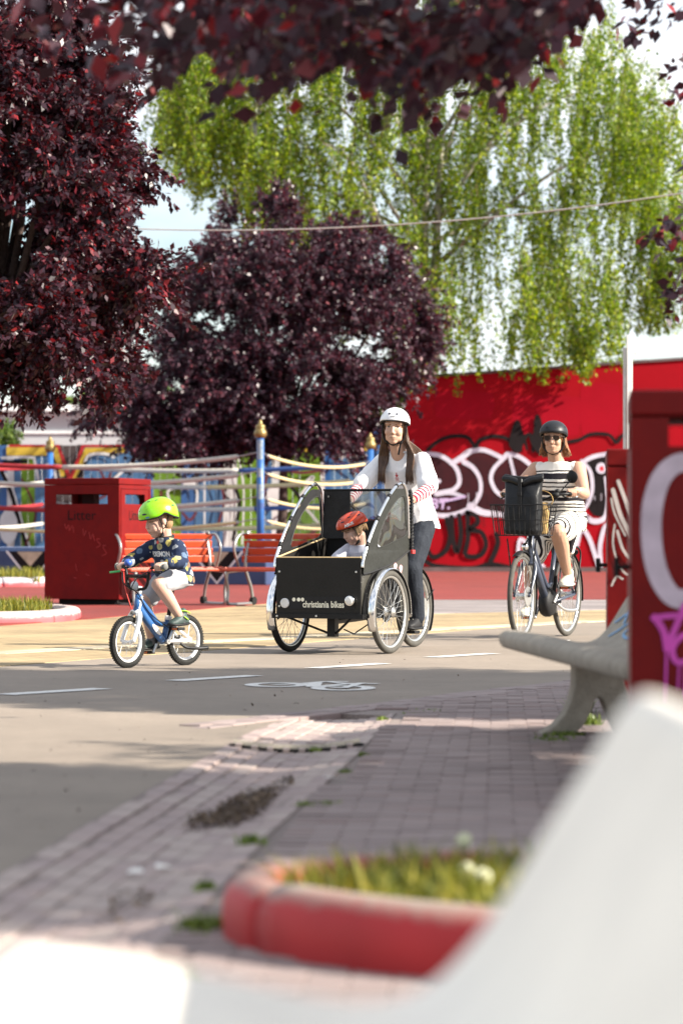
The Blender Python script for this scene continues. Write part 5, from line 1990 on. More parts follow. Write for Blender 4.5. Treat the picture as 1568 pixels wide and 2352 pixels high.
mb = MB(); mb.lathe([(.02, 0), (.032, .012), (.036, .03), (.034, .036), (.030, .036)], Matrix.Translation((XF, .255, .372)) @ Matrix.Rotation(R(90), 4, 'Y'), 20)
hl = mb.build('headlight', M_chrome, trike, smooth=True)
mb = MB(); mb.ell((XF + .036, .255, .372), (.008, .028, .028)); mb.build('lens', mat('lamp_glass', (.75, .75, .72), .1), hl, smooth=True)
# wheels
for s in (-1, 1):
    wheel(trike, (1.25, s * .388, .29), .29, .023, M_alu, spokes=36, tyre_m=M_tyreg if s > 0 else M_tyre, hubr=.035, hubw=.035, rimw=.014, spoke_r=.0015)
    arc_fender(trike, (1.25, s * .388, .29), .312, .062, R(-25), R(188), M_chrome)
    mb = MB(); mb.tube([(1.25, s * .36, .31), (1.52, s * .345, .24)], .006, 6); mb.tube([(1.25, s * .36, .31), (.97, s * .345, .28)], .006, 6)
    mb.build('fender_stay', M_blk, trike)
    # black inner splash guard on the side panel
    mb = MB()
    prof = [(1.25 + .31 * math.cos(R(a)), .29 + .31 * math.sin(R(a))) for a in range(-2, 183, 12)]
    mb.prism(prof, lambda u, v, w, s=s: Vector((u, s * (HW + .003 + w), v)), .004)
    mb.build('wheel_guard', M_blkp, trike)
wheel(trike, (0, 0, .29), .29, .023, M_alu, spokes=32, hubr=.045, hubw=.055, tyre_m=M_tyreg)
arc_fender(trike, (0, 0, .29), .312, .055, R(20), R(215), M_blkp)
mb = MB()
for s in (-1, 1):
    mb.tube([(0, s * .065, .29), (.36, s * .03, .28)], .011, 8); mb.tube([(0, s * .065, .29), (.20, s * .03, .62)], .009, 8)
    mb.tube([(0, s * .07, .29), (-.29, s * .03, .42)], .004, 6)
mb.tube([(.36, 0, .28), (.14, 0, .80)], .018, 10); mb.tube([(.36, 0, .28), (.78, 0, .55)], .02, 10)
mb.build('rear_frame', M_blk, trike, smooth=True)
mb = MB(); mb.lathe([(.075, -.005), (.08, 0), (.075, .005)], Matrix.Translation((.0, .075, .29)) @ Matrix.Rotation(R(90), 4, 'X'), 24); mb.build('brake_disc', M_alu, trike)
mb = MB(); mb.lathe([(.085, -.004), (.09, 0), (.085, .004)], Matrix.Translation((.36, -.055, .28)) @ Matrix.Rotation(R(90), 4, 'X'), 24); mb.build('chainring', M_blk, trike)
mb = MB(); mb.tube([(.36, .06, .28), (.30, .075, .12)], .011, 8); mb.tube([(.36, -.06, .28), (.42, -.075, .44)], .011, 8); mb.build('crank', M_alu, trike)
for s, x, z in ((1, .30, .12), (-1, .42, .44)):
    MB().box((x, s * .125, z), (.09, .085, .022)).build('pedal', M_blkp, trike, bevel=.004)
# saddle
mb = MB(); mb.loft([((-.10, 0, .845), (0, .085, 0), (0, 0, .03)), ((-.02, 0, .85), (0, .085, 0), (0, 0, .032)), ((.06, 0, .85), (0, .045, 0), (0, 0, .028)), ((.17, 0, .845), (0, .018, 0), (0, 0, .018))], 14); mb.build('saddle', M_blkp, trike, smooth=True)
# handlebar
mb = MB()
mb.tube(smooth_path([(.60, -.24, 1.065), (.645, -.20, 1.045), (.70, -.12, .98), (.74, -.06, .93), (.74, .06, .93), (.70, .12, .98), (.645, .20, 1.045), (.60, .24, 1.065)], 5), .012, 8)
mb.tube([(.745, -.09, .93), (.78, -.09, .72)], .014, 8); mb.tube([(.745, .09, .93), (.78, .09, .72)], .014, 8)
mb.tube([(.77, 0, .80), (.74, 0, .935)], .02, 10)
mb.build('handlebar', M_blk, trike, smooth=True)
for s in (-1, 1):
    MB().tube([(.645, s * .20, 1.045), (.60, s * .24, 1.068), (.55, s * .262, 1.07)], .0165, 10).build('grip', M_rubber, trike, smooth=True)
    mb = MB(); mb.tube(smooth_path([(.65, s * .195, 1.035), (.64, s * .23, 1.01), (.60, s * .27, 1.015)], 4), .006, 6); mb.tube(smooth_path([(.65, s * .195, 1.035), (.72, s * .17, 1.06), (.80, s * .13, .98), (.79, s * .10, .80)], 5), .0045, 6)
    mb.build('brake_lever', M_blk, trike, smooth=True)
# canopy hoops and cloth
HOOP = [(1.575, .60), (1.56, .66), (1.46, .80), (1.32, .95), (1.16, 1.085), (1.05, 1.155), (.97, 1.185), (.91, 1.180), (.87, 1.145), (.85, 1.08), (.835, .95), (.825, .80)]
hoop_s = [(p.x, p.y) for p in smooth_path([Vector((a, b, 0)) for a, b in HOOP], 5)]
for s in (-1, 1):
    y = s * (HW + .012)
    mb = MB(); mb.tube([(a, y, b) for a, b in hoop_s], .0115, 8)
    hp = mb.build('hoop', M_chrome, trike, smooth=True)
    mb = MB()
    for f in (.16, .26, .36, .47, .56):
        i = int(f * len(hoop_s)); a, b = hoop_s[i]; a2, b2 = hoop_s[i + 1]
        MB().tube([(a, y, b), (a2, y, b2)], .0145, 8).build('hoop_band', M_blkp, hp, smooth=True)
    # side cloth: follows the hoop just inside, drops outside the box
    out = []
    for a, b in hoop_s[3:48]:
        out.append((a - .012 if a > 1.0 else a - .004 * 0, b - (.018 if a > .98 else .012)))
    out = [(a, min(b, 1.150)) for a, b in out if b < 1.151 or a < .99]
    out += [(.815, .80), (.805, .715), (1.10, .625), (1.40, .572), (1.57, .555)]
    win = [(p.x, p.y) for p in smooth_path([Vector(q + (0,)) for q in [(1.325, .735), (1.305, .82), (1.22, .925), (1.10, 1.02), (.985, 1.085), (.905, 1.095), (.878, 1.04), (.868, .93), (.862, .825), (1.08, .775)]], 3, True)]
    rs = np.random.RandomState(3 + s)
    def bulge(u, v, w, s=s):
        wv = 0.0
        return Vector((u, s * (HW + .008 + (.005 if v < .70 else 0) + w + max(-.004, wv)), v))
    mb = MB(); mb.sheet_holes(out, [win], bulge, .003)
    cl = mb.build('side_cloth', M_canvas if s > 0 else M_canvasb, trike)
    mb = MB(); mb.add([bulge(u, v, .0015) for u, v in win], [tuple(range(len(win)))])
    mb.build('window', M_clear, cl)
    mb = MB(); mb.tube([bulge(u, v, .002) for u, v in win], .005, 5, closed=True, upv=Vector((0, 1, 0))); mb.build('window_hem', M_canvas, cl)
    mb = MB(); mb.tube(smooth_path([bulge(u, v, .002) for u, v in [(.805, .715), (1.10, .625), (1.40, .572), (1.57, .555)]], 6), .007, 6); mb.build('lower_hem', M_canvasb, cl)
# gathered rear edge with red toggle on the left side
mb = MB()
pts = []
for k in range(60):
    z = 1.14 - .42 * k / 59
    pts.append((.795 + .010 * math.sin(k * 1.9) + (.02 if k < 6 else 0), HW + .022 + .008 * math.cos(k * 1.9), z))
mb.tube(pts, .011, 6); mb.build('gathered_edge', M_canvasb, trike, smooth=True)
MB().box((.79, HW + .03, .705), (.045, .02, .028)).build('red_toggle', mat('toggle_red', (.5, .03, .03), .5), trike, bevel=.004)
# rear cloth with clear window between the hoops
mb = MB()
def rb(u, v, w):
    return Vector((.845 - .02 * (v - .8) + .006 * math.sin(u * 19 + v * 9) + w, u, v))
mb.sheet_holes([(-HW, .80), (HW, .80), (HW, 1.145), (-HW, 1.150)], [[(-.11, .925), (.29, .925), (.29, 1.135), (-.11, 1.135)]], rb, .003)
rc = mb.build('rear_cloth', M_canvasb, trike)
nx, nz_ = 14, 8
vs, fs = [], []
for j in range(nz_ + 1):
    for i in range(nx + 1):
        vs.append(rb(-.11 + .40 * i / nx, .925 + .21 * j / nz_, .002))
for j in range(nz_):
    for i in range(nx):
        fs.append((j * (nx + 1) + i, j * (nx + 1) + i + 1, (j + 1) * (nx + 1) + i + 1, (j + 1) * (nx + 1) + i))
mb = MB(); mb.add(vs, fs); mb.build('window', M_clear2, rc, smooth=True)
mb = MB(); mb.tube([(.843, -HW, 1.148), (.843, HW, 1.146)], .007, 6); mb.build('rear_hem', M_canvasb, rc)
mb = MB()
for y, z in ((-.20, .86), (-.28, 1.10)):
    mb.lathe([(.009, 0), (.007, .004)], Matrix.Translation((.852, y, z)) @ Matrix.Rotation(R(90), 4, 'Y'), 10)
mb.lathe([(.007, 0), (.006, .004)], Matrix.Translation((XB + t, -.02, .74)) @ Matrix.Rotation(R(90), 4, 'Y'), 10)
mb.lathe([(.007, 0), (.006, .004)], Matrix.Translation((XB + t, .01, .74)) @ Matrix.Rotation(R(90), 4, 'Y'), 10)
mb.build('press_studs', M_alu, trike)
for x, z in ((1.02, .60), (.93, .585)):
    mb = MB()
    mb.add([(x + .025 * math.cos(q) * (1 + .3 * math.sin(3 * q)), HW + .0015, z + .03 * math.sin(q)) for q in [2 * math.pi * k / 12 for k in range(12)]], [tuple(range(12))])
    mb.build('sticker', mat('sticker_pink', (.6, .35, .35), .6), trike)

# ------------------------------------------------------------------ rider of the cargo tricycle
p1 = empty('person', TP, TH)
tag(p1, 'woman in white helmet, white t-shirt and striped sleeves riding the cargo tricycle', 'person')
Mh = head_matrix((.335, 0, 1.605), 17, 4, 1.02, roll=-3)
mb = MB()
add_head(mb, Mh)
mb.cap(Mh @ Vector((-.02, 0, -.07)), V3(.25, 0, 1.40), .052, .058)
mb.loft([((.05, 0, .86), (.12, 0, 0), (0, .16, 0)), ((.07, 0, .98), (.10, 0, 0), (0, .155, 0)), ((.12, 0, 1.12), (.085, 0, 0), (0, .13, 0)), ((.17, 0, 1.27), (.10, 0, 0), (0, .155, 0)), ((.20, 0, 1.37), (.075, 0, 0), (0, .15, 0)), ((.22, 0, 1.415), (.04, 0, 0), (0, .07, 0))], 20)
SH = {1: V3(.20, .165, 1.365), -1: V3(.20, -.165, 1.365)}
EL = {1: V3(.37, .285, 1.155), -1: V3(.36, -.285, 1.165)}
WR = {1: V3(.535, .255, 1.09), -1: V3(.535, -.255, 1.09)}
for s in (1, -1):
    mb.limb([SH[s], SH[s].lerp(EL[s], .5), EL[s], EL[s].lerp(WR[s], .35), WR[s]], [.055, .047, .039, .041, .026])
    add_hand(mb, WR[s], V3(.59, s * .243, 1.068), V3(.72, -s * .62, -.30), 0.95, .0165)
HP = {1: V3(.05, .09, .90), -1: V3(.05, -.09, .90)}
KN = {1: V3(.30, .125, .585), -1: V3(.48, -.12, .74)}
AN = {1: V3(.22, .125, .20), -1: V3(.36, -.125, .53)}
for s in (1, -1):
    mb.limb([HP[s], KN[s], KN[s].lerp(AN[s], .3), AN[s]], [.085, .056, .055, .036])
body = organic(mb, 'body', M_skin, p1, .0055, 3)
face_parts(p1, body, Mh, squint=.7, open_mouth=.25)
# hair
M_hair = mat('hair_brown', (0.042, 0.019, 0.010), 0.42, var=0.35, scale=30, c2=(0.095, 0.046, 0.020))
rr = random.Random(12)
st = []
for s in (-1, 1):
    for k in range(120):
        a = rr.uniform(-.055, -.005) if k < 70 else rr.uniform(-.09, -.04)
        y0 = s * rr.uniform(.066, .080)
        q0 = Mh @ Vector((a + .03, y0, rr.uniform(-.01, .03)))
        q1 = Mh @ Vector((a, s * rr.uniform(.070, .092), -.075))
        sp = rr.uniform(0, 1)
        q2 = V3(.275 + .05 * sp * .6, s * (.075 + .065 * sp), 1.40 + rr.uniform(-.01, .015))
        q3 = V3(.315 + .01 * rr.random(), s * (.085 + .05 * sp), 1.30)
        q4 = V3(.315 + .012 * rr.random(), s * (.080 + .065 * sp), 1.215 + rr.uniform(-.03, .045))
        st.append([q0, q1, q2, q3, q4])
    for k in range(26):      # loose hair falling over the shoulder behind
        sp = k / 25
        q0 = Mh @ Vector((-.06 + .02 * rr.random(), s * .072, -.01))
        q1 = Mh @ Vector((-.07, s * .085, -.08))
        q2 = V3(.20 - .03 * sp, s * (.10 + .05 * sp), 1.425)
        q3 = V3(.17, s * (.13 + .06 * sp), 1.36 - .05 * sp)
        st.append([q0, q1, q2, q3])
for k in range(30):
    y = -.07 + .14 * k / 29
    q0 = Mh @ Vector((-.09, y, .02)); q1 = Mh @ Vector((-.115, y * 1.1, -.08)); q2 = V3(.115, y * 1.5, 1.38); q3 = V3(.085, y * 1.8, 1.22 + .03 * rr.random())
    st.append([q0, q1, q2, q3])
hair = hair_strands(p1, 'hair', M_hair, st, .0052)
mb = MB(); mb.ell(Mh @ Vector((-.018, 0, .035)), (.100, .083, .088), Mh.to_3x3()); mb.ell(Mh @ Vector((-.05, 0, -.03)), (.062, .078, .075), Mh.to_3x3())
mb.build('hair_base', M_hair, p1, smooth=True)
# helmet
M_helw = mat('helmet_white', (0.74, 0.75, 0.77), 0.32, var=0.04, scale=6, coat=.2)
def rim1(a):
    c = math.cos(a)
    return .052 + (.006 if c > 0 else -.035 * (-c)) - .030 * (1 - abs(c)) ** 1.5
hel, surf = helmet(p1, Mh, .128, .108, .105, .040, rim1, M_helw)
M_hole = mat('vent_dark', (0.01, 0.012, 0.03), .5)
helmet_vent(hel, Mh, surf, [(-19, .50, .0095, .0095), (17, .50, .0095, .0095), (70, .45, .009, .009), (-70, .45, .009, .009), (40, .10, .009, .005)], M_hole, hel)
mb = MB()
hm_ = lambda u, v, q: Mh @ Vector((.2, u, .082 + v))
mb.stroke([(-.020, .002), (-.014, -.003), (-.010, .003), (-.004, -.002), (.002, .004), (.006, -.003), (.012, .003), (.018, -.002)], .004, hm_, 0, 3, 0); mb.stroke([(-.012, .006), (.014, .006)], .003, hm_, 0, 2, 0)
project(mb, bvh(hel), -(Mh.to_3x3() @ Vector((1, 0, 0))), .002); mb.build('helmet_mark', mat('mark_grey', (.25, .25, .26), .6), hel)
straps(p1, Mh)
MB().tube([Mh @ Vector((.02, .052, -.10)), Mh @ Vector((.03, .045, -.15)), Mh @ Vector((.03, .040, -.19))], .008, 6, flat=.4).build('strap_end', M_strap, p1)
# t-shirt
M_tee = mat('white_cotton', (0.76, 0.76, 0.78), 0.85, var=0.03, scale=8, bump=.15, bscale=30)
mb = MB()
mb.loft([((.005, 0, .875), (.165, 0, .0), (0, .205, 0)), ((.03, 0, .94), (.155, 0, 0), (0, .195, 0)), ((.07, 0, 1.05), (.135, 0, 0), (0, .175, 0)), ((.13, 0, 1.18), (.125, 0, 0), (0, .17, 0)), ((.175, 0, 1.29), (.122, 0, 0), (0, .175, 0)), ((.20, 0, 1.375), (.092, 0, 0), (0, .165, 0)), ((.222, 0, 1.425), (.064, 0, 0), (0, .088, 0)), ((.23, 0, 1.437), (.060, 0, 0), (0, .075, 0))], 26)
for s in (1, -1):
    q = SH[s].lerp(EL[s], .78)
    mb.limb([SH[s] + V3(-.005, -s * .01, 0), SH[s].lerp(EL[s], .4) - V3(0, 0, .012), q - V3(0.0, -s * .004, .014)], [.068, .073, .077])
fold = noise_disp(.008, 22, 3)
fold2 = noise_disp(.004, 55, 4)
def tee_fold(co):
    d = fold(co * np.array([1, 1, .6])) + fold2(co)
    return d * np.clip((1.45 - co[:, 2]) / .2, .15, 1)
tee = organic(mb, 'tshirt', M_tee, p1, .007, 3, disp=tee_fold)
mb = MB(); mb.tube([V3(.232 + .062 * math.cos(a), .078 * math.sin(a), 1.437 - .012 * math.cos(a)) for a in [2 * math.pi * k / 24 for k in range(24)]], .008, 6, closed=True, upv=V3(0, 0, 1)); mb.build('collar', M_tee, p1, smooth=True)
# small red print on the chest
tt = bvh(tee)
M_redp = mat('red_print', (0.50, 0.02, 0.03), .8)
mb = MB()
def chest(u, v, w): return Vector((.5, u - .005, 1.255 + v))
mb.stroke([(-.010, .004), (0, .0), (.012, .006)], .006, chest, 0, 3, 0); mb.stroke([(0, .012), (.001, -.004)], .009, chest, 0, 3, 0); mb.stroke([(0, -.004), (-.008, -.012)], .004, chest, 0, 2, 0); mb.stroke([(.001, -.004), (.010, -.010)], .004, chest, 0, 2, 0); mb.stroke([(.0, .022), (.002, .018)], .006, chest, 0, 2, 0)
mb.stroke([(-.015, -.018), (.014, -.018)], .003, chest, 0, 2, 0)
mb.stroke([(-.010, -.025), (-.004, -.029), (.002, -.025), (.010, -.029)], .004, chest, 0, 3, 0); mb.stroke([(-.018, -.036), (.018, -.036)], .0025, chest, 0, 2, 0)
project(mb, tt, (-1, 0, 0), .002); mb.build('chest_print', M_redp, p1)
# striped sleeves
for s in (1, -1):
    ax = (WR[s] - EL[s])
    st_m = stripe_mat('red_striped_sleeve', ax, .034, [(0.0, .5)], (0.74, 0.68, 0.67), (0.34, 0.010, 0.035), warp=.006)
    mb = MB()
    q0 = SH[s].lerp(EL[s], .62)
    mb.limb([q0, EL[s], EL[s].lerp(WR[s], .4), WR[s] + (WR[s] - EL[s]) * .04], [.052, .047, .046, .034])
    organic(mb, 'striped_sleeve', st_m, p1, .006, 3, disp=noise_disp(.003, 60, 6))
# jeans
M_jean = mat('dark_denim', (0.012, 0.015, 0.022), 0.85, var=0.35, scale=16, bump=.25, bscale=60, c2=(0.022, 0.027, 0.037))
mb = MB()
mb.loft([((.03, 0, .80), (.12, 0, 0), (0, .165, 0)), ((.04, 0, .90), (.125, 0, 0), (0, .17, 0)), ((.06, 0, .98), (.11, 0, 0), (0, .16, 0))], 20)
for s in (1, -1):
    mb.limb([HP[s], HP[s].lerp(KN[s], .5), KN[s], KN[s].lerp(AN[s], .4), AN[s] + V3(0, 0, .03)], [.105, .090, .074, .068, .060])
organic(mb, 'jeans', M_jean, p1, .007, 3, disp=noise_disp(.006, 38, 9))
M_shoeb = mat('shoe_black', (0.02, 0.02, 0.022), .6)
shoe(p1, (.17, .125, .145), (.38, .125, .140), M_shoeb, M_blkp)
shoe(p1, (.31, -.125, .468), (.52, -.125, .46), M_shoeb, M_blkp)

# ------------------------------------------------------------------ small passenger
p2 = empty('person', (TP[0] + .9 * .035, TP[1] - .44 * .035, 0), TH)
tag(p2, 'small child in orange red helmet and pale t-shirt sitting inside the cargo box', 'person')
Mh2 = head_matrix((1.085, -.005, .865), -42, 26, .86)
mb = MB(); add_head(mb, Mh2, True)
mb.cap(Mh2 @ Vector((-.03, 0, -.07)), V3(1.03, .02, .755), .040, .044)
mb.loft([((.97, .04, .52), (.095, 0, 0), (0, .11, 0)), ((.97, .04, .62), (.08, 0, 0), (0, .105, 0)), ((1.0, .03, .71), (.07, 0, 0), (0, .105, 0)), ((1.02, .02, .76), (.04, 0, 0), (0, .05, 0))], 16)
S2 = {1: V3(1.01, .125, .715), -1: V3(1.02, -.075, .715)}
E2 = {1: V3(1.11, .135, .615), -1: V3(1.13, -.13, .63)}
W2 = {1: V3(1.24, .03, .60), -1: V3(1.25, -.10, .595)}
for s in (1, -1):
    mb.limb([S2[s], E2[s], W2[s]], [.038, .030, .021])
    add_hand(mb, W2[s], W2[s] + V3(.05, 0, -.012), V3(0, -s, .1), .62, .010)
for s in (1, -1):
    mb.limb([V3(1.0, .04 + s * .06, .55), V3(1.24, .04 + s * .07, .56), V3(1.30, .04 + s * .07, .36)], [.060, .045, .032])
body2 = organic(mb, 'body', M_skinc, p2, .005, 3)
face_parts(p2, body2, Mh2, closed=True)
M_blond = mat('hair_dark_blond', (0.26, 0.16, 0.075), .6, var=.35, scale=30)
st = []
rr = random.Random(5)
for k in range(150):
    a = rr.uniform(-2.9, 2.9)
    ca, sa = math.cos(a), math.sin(a)
    z1 = -.02 if abs(a) > 1.2 else .045
    st.append([Mh2 @ Vector((-.01 + .088 * ca, .074 * sa, .07)), Mh2 @ Vector((-.012 + .101 * ca, .083 * sa, .035)), Mh2 @ Vector((-.012 + .104 * ca + .004, .086 * sa, z1 - rr.uniform(0, .035)))])
hair_strands(p2, 'hair', M_blond, st, .0065)
M_helo = mat('helmet_orange', (0.52, 0.045, 0.008), 0.3, var=0.05, scale=6, coat=.3)
def rim2(a):
    c = math.cos(a)
    return .040 + .012 * max(0, c) - .030 * max(0, -c) ** 1.5 - .008 * (1 - abs(c))
hel2, surf2 = helmet(p2, Mh2, .137, .104, .098, .042, rim2, M_helo, power=2.2)
helmet_vent(hel2, Mh2, surf2, [(40, .42, .018, .006), (-40, .42, .018, .006), (75, .22, .016, .006), (120, .35, .018, .007), (15, .2, .012, .005), (-15, .2, .012, .005), (55, .86, .014, .005), (100, .1, .012, .004)], M_hole, hel2)
# word on the left side of the shell
sd_ = (Mh2.to_3x3() @ Vector((.25, 1, 0))).normalized()
mb = MB()
def hp2(u, v, w=0): 
    side = Vector((0, 1, 0)); 
    return Mh2 @ Vector((.052 - u, .2, .066 + v))
text_on(mb, 'ABUS', .031, lambda u, v, w: hp2(u, v), bold=.0009, spacing=1.0)
project(mb, bvh(hel2), -(Mh2.to_3x3() @ Vector((0, 1, 0))), .0022); mb.build('helmet_word', M_whitep, hel2)
straps(p2, Mh2)
M_lav = mat('pale_lavender_cotton', (0.52, 0.53, 0.62), .85, var=.05, scale=10)
mb = MB()
mb.loft([((.97, .04, .50), (.115, 0, 0), (0, .135, 0)), ((.97, .04, .61), (.10, 0, 0), (0, .125, 0)), ((1.0, .03, .70), (.088, 0, 0), (0, .120, 0)), ((1.02, .02, .755), (.055, 0, 0), (0, .07, 0))], 18)
for s in (1, -1):
    mb.limb([S2[s], S2[s].lerp(E2[s], .75)], [.052, .054])
organic(mb, 'tshirt', M_lav, p2, .006, 3, disp=noise_disp(.005, 45, 2))
mb = MB(); mb.loft([((.97, .04, .49), (.11, 0, 0), (0, .14, 0)), ((.97, .04, .57), (.11, 0, 0), (0, .135, 0))], 16)
for s in (1, -1):
    mb.limb([V3(1.0, .04 + s * .06, .555), V3(1.24, .04 + s * .07, .565), V3(1.30, .04 + s * .07, .40)], [.072, .056, .045])
organic(mb, 'trousers', M_jean, p2, .008, 2)

# ------------------------------------------------------------------ small blue bicycle
KH = heading((-0.643, -0.766))
KP = (-0.984, 18.8, 0)
kb = empty('childs_bicycle', KP, KH)
tag(kb, 'small blue and white child bicycle with knobby tyres', 'bicycle')
M_kblue = mat('frame_blue', (0.030, 0.11, 0.29), 0.3, var=0.06, scale=8, coat=.4)
wheel(kb, (0, 0, .16), .16, .020, M_whitep, spokes=16, knobby=True, rimw=.013, rimd=.013, hubr=.018, hubw=.04, spoke_r=.0012, hub_m=M_whitep)
wheel(kb, (.52, 0, .16), .16, .020, M_whitep, yaw=R(4), spokes=16, knobby=True, rimw=.013, rimd=.013, hubr=.016, hubw=.035, spoke_r=.0012, hub_m=M_whitep)
mb = MB()
mb.tube([(.440, 0, .345), (.418, 0, .452)], .022, 12)
mb.tube(smooth_path([(.432, 0, .385), (.34, 0, .285), (.20, 0, .155)], 5), [.024, .026, .023], 12)
mb.tube(smooth_path([(.424, 0, .430), (.33, 0, .345), (.25, 0, .272), (.16, 0, .262)], 5), [.020, .019, .016], 12)
mb.tube([(.20, 0, .155), (.152, 0, .305)], .019, 12)
mb.build('frame', M_kblue, kb, smooth=True)
mb = MB(); text_on(mb, 'woom', .036, lambda u, v, w: V3(.4275, -.0235 * 0 + .0235, .40) + V3(-.30, 0, 1).normalized() * (u) * 1.0 + V3(-1, 0, -.3).normalized() * (-v) , bold=.0008)
mb.build('head_word', M_whitep, kb)
MB().ell((.285, .024, .232), (.05, .006, .016), Matrix.Rotation(R(-42), 3, 'Y')).build('frame_decal', M_whitep, kb, smooth=True)
mb = MB()
for s in (-1, 1):
    mb.tube(smooth_path([(.438, s * .018, .345), (.452, s * .040, .320), (.475, s * .048, .26), (.52, s * .050, .16)], 5), [.015, .016, .015, .012], 10)
mb.tube([(.445, -.03, .342), (.445, .03, .342)], .017, 10); mb.build('fork', M_whitep, kb, smooth=True)
mb = MB()
for s in (-1, 1):
    mb.tube([(.20, s * .03, .155), (0, s * .052, .16)], .011, 8); mb.tube([(.165, s * .02, .27), (0, s * .052, .165)], .009, 8)
mb.build('rear_stays', M_whitep, kb, smooth=True)
mb = MB(); mb.box((.10, -.045, .165), (.24, .012, .05)); mb.build('chain_guard', M_blkp, kb, bevel=.005)
mb = MB(); mb.tube([(.152, 0, .305), (.112, 0, .50)], .013, 10); mb.build('seat_post', M_blk, kb, smooth=True)
MB().tube([(.158, 0, .285), (.150, 0, .312)], .023, 12).build('seat_clamp', M_whitep, kb, smooth=True)
mb = MB(); mb.loft([((.015, 0, .515), (0, .062, 0), (0, 0, .024)), ((.06, 0, .52), (0, .066, 0), (0, 0, .028)), ((.13, 0, .52), (0, .035, 0), (0, 0, .022)), ((.20, 0, .512), (0, .014, 0), (0, 0, .013))], 14); mb.build('saddle', M_blkp, kb, smooth=True)
# handlebar: low rise with a crossbar
mb = MB(); mb.tube([(.418, 0, .452), (.410, 0, .49)], .017, 10); mb.tube([(.402, 0, .485), (.43, 0, .487)], .02, 10); mb.build('stem', M_whitep, kb, smooth=True)
mb = MB()
mb.tube(smooth_path([(.40, -.20, .625), (.42, -.12, .618), (.43, -.095, .58), (.43, -.085, .52), (.43, -.05, .487), (.43, .05, .487), (.43, .085, .52), (.43, .095, .58), (.42, .12, .618), (.40, .20, .625)], 5), .0105, 8)
mb.tube([(.43, -.092, .565), (.43, .092, .565)], .012, 8); mb.build('handlebar', M_blk, kb, smooth=True)
M_gripg = mat('grip_grey', (.16, .16, .15), .8)
for s in (-1, 1):
    MB().tube([(.412, s * .135, .620), (.40, s * .20, .625)], .0165, 10).build('grip', M_gripg, kb, smooth=True)
    MB().ell((.398, s * .207, .6255), (.022, .010, .022)).build('grip_end', M_gripg, kb, smooth=True)
M_greenl = mat('lever_green', (.04, .38, .10), .4); M_redl = mat('brake_red', (.55, .04, .03), .4)
mb = MB(); mb.tube(smooth_path([(.43, -.125, .600), (.455, -.16, .592), (.452, -.215, .588)], 4), .0075, 6); mb.build('brake_lever', M_greenl, kb, smooth=True)
mb = MB(); mb.tube(smooth_path([(.43, .125, .600), (.455, .16, .592), (.452, .215, .588)], 4), .0065, 6); mb.build('brake_lever', M_blk, kb, smooth=True)
for s, m_ in ((-1, M_redl), (1, M_redl)):
    MB().ell((.442, s * .118, .600), (.014, .016, .010)).build('brake_badge', m_, kb, smooth=True)
MB().ell((.412, -.098, .648), (.026, .026, .024)).build('bell', mat('bell_blue', (.05, .12, .45), .35, .2, var=.5, scale=60), kb, smooth=True)
mb = MB(); mb.lathe([(.012, 0), (.030, .006), (.030, .016), (.024, .020)], Matrix.Translation((.445, 0, .505)) @ Matrix.Rotation(R(90), 4, 'Y'), 16); mb.build('front_reflector', mat('reflector_clear', (.42, .45, .47), .15), kb, smooth=True)
mb = MB()
mb.tube(smooth_path([(.44, .12, .60), (.49, .05, .55), (.48, -.02, .46), (.47, -.03, .38)], 6), .0035, 5)
mb.tube(smooth_path([(.44, -.12, .60), (.50, -.05, .52), (.45, .02, .46), (.36, .03, .34), (.18, .03, .24)], 6), .0035, 5)
mb.build('brake_cable', M_blk, kb)
MB().tube(smooth_path([(.44, -.11, .59), (.50, -.04, .50), (.485, -.015, .40), (.47, -.01, .36)], 6), .0035, 5).build('red_cable', M_redl, kb)
mb = MB(); mb.tube(smooth_path([(.465, -.032, .33), (.475, 0, .352), (.465, .032, .33)], 4), .006, 6); mb.box((.47, -.03, .305), (.012, .012, .05)); mb.box((.47, .03, .305), (.012, .012, .05)); mb.build('front_brake', M_alu, kb)
mb = MB(); mb.tube([(.20, .045, .155), (.165, .055, .230)], .0105, 8); mb.build('crank', M_alu, kb)
mb = MB(); mb.tube([(.20, -.045, .155), (.235, -.055, .085)], .0105, 8); mb.build('crank', M_alu, kb)
MB().lathe([(.016, -.006), (.018, 0), (.016, .006)], Matrix.Translation((.20, .045, .155)) @ Matrix.Rotation(R(90), 4, 'X'), 14).build('crank_bolt', M_alu, kb)
M_orl = mat('pedal_reflector', (.55, .12, .02), .3)
for s, x, z in ((1, .165, .235), (-1, .235, .085)):
    pd = MB().box((x, s * .095, z), (.062, .062, .018)).build('pedal', M_blkp, kb, bevel=.003)
    MB().box((x + .033, s * .095, z), (.004, .04, .011)).build('pedal_reflector', M_orl, pd)
mb = MB(); mb.tube(smooth_path([(.10, .055, .14), (.06, .07, .115), (-.02, .10, .108), (-.09, .11, .110)], 5), [.007, .009, .011, .013], 8); mb.build('kickstand', M_blk, kb, smooth=True)

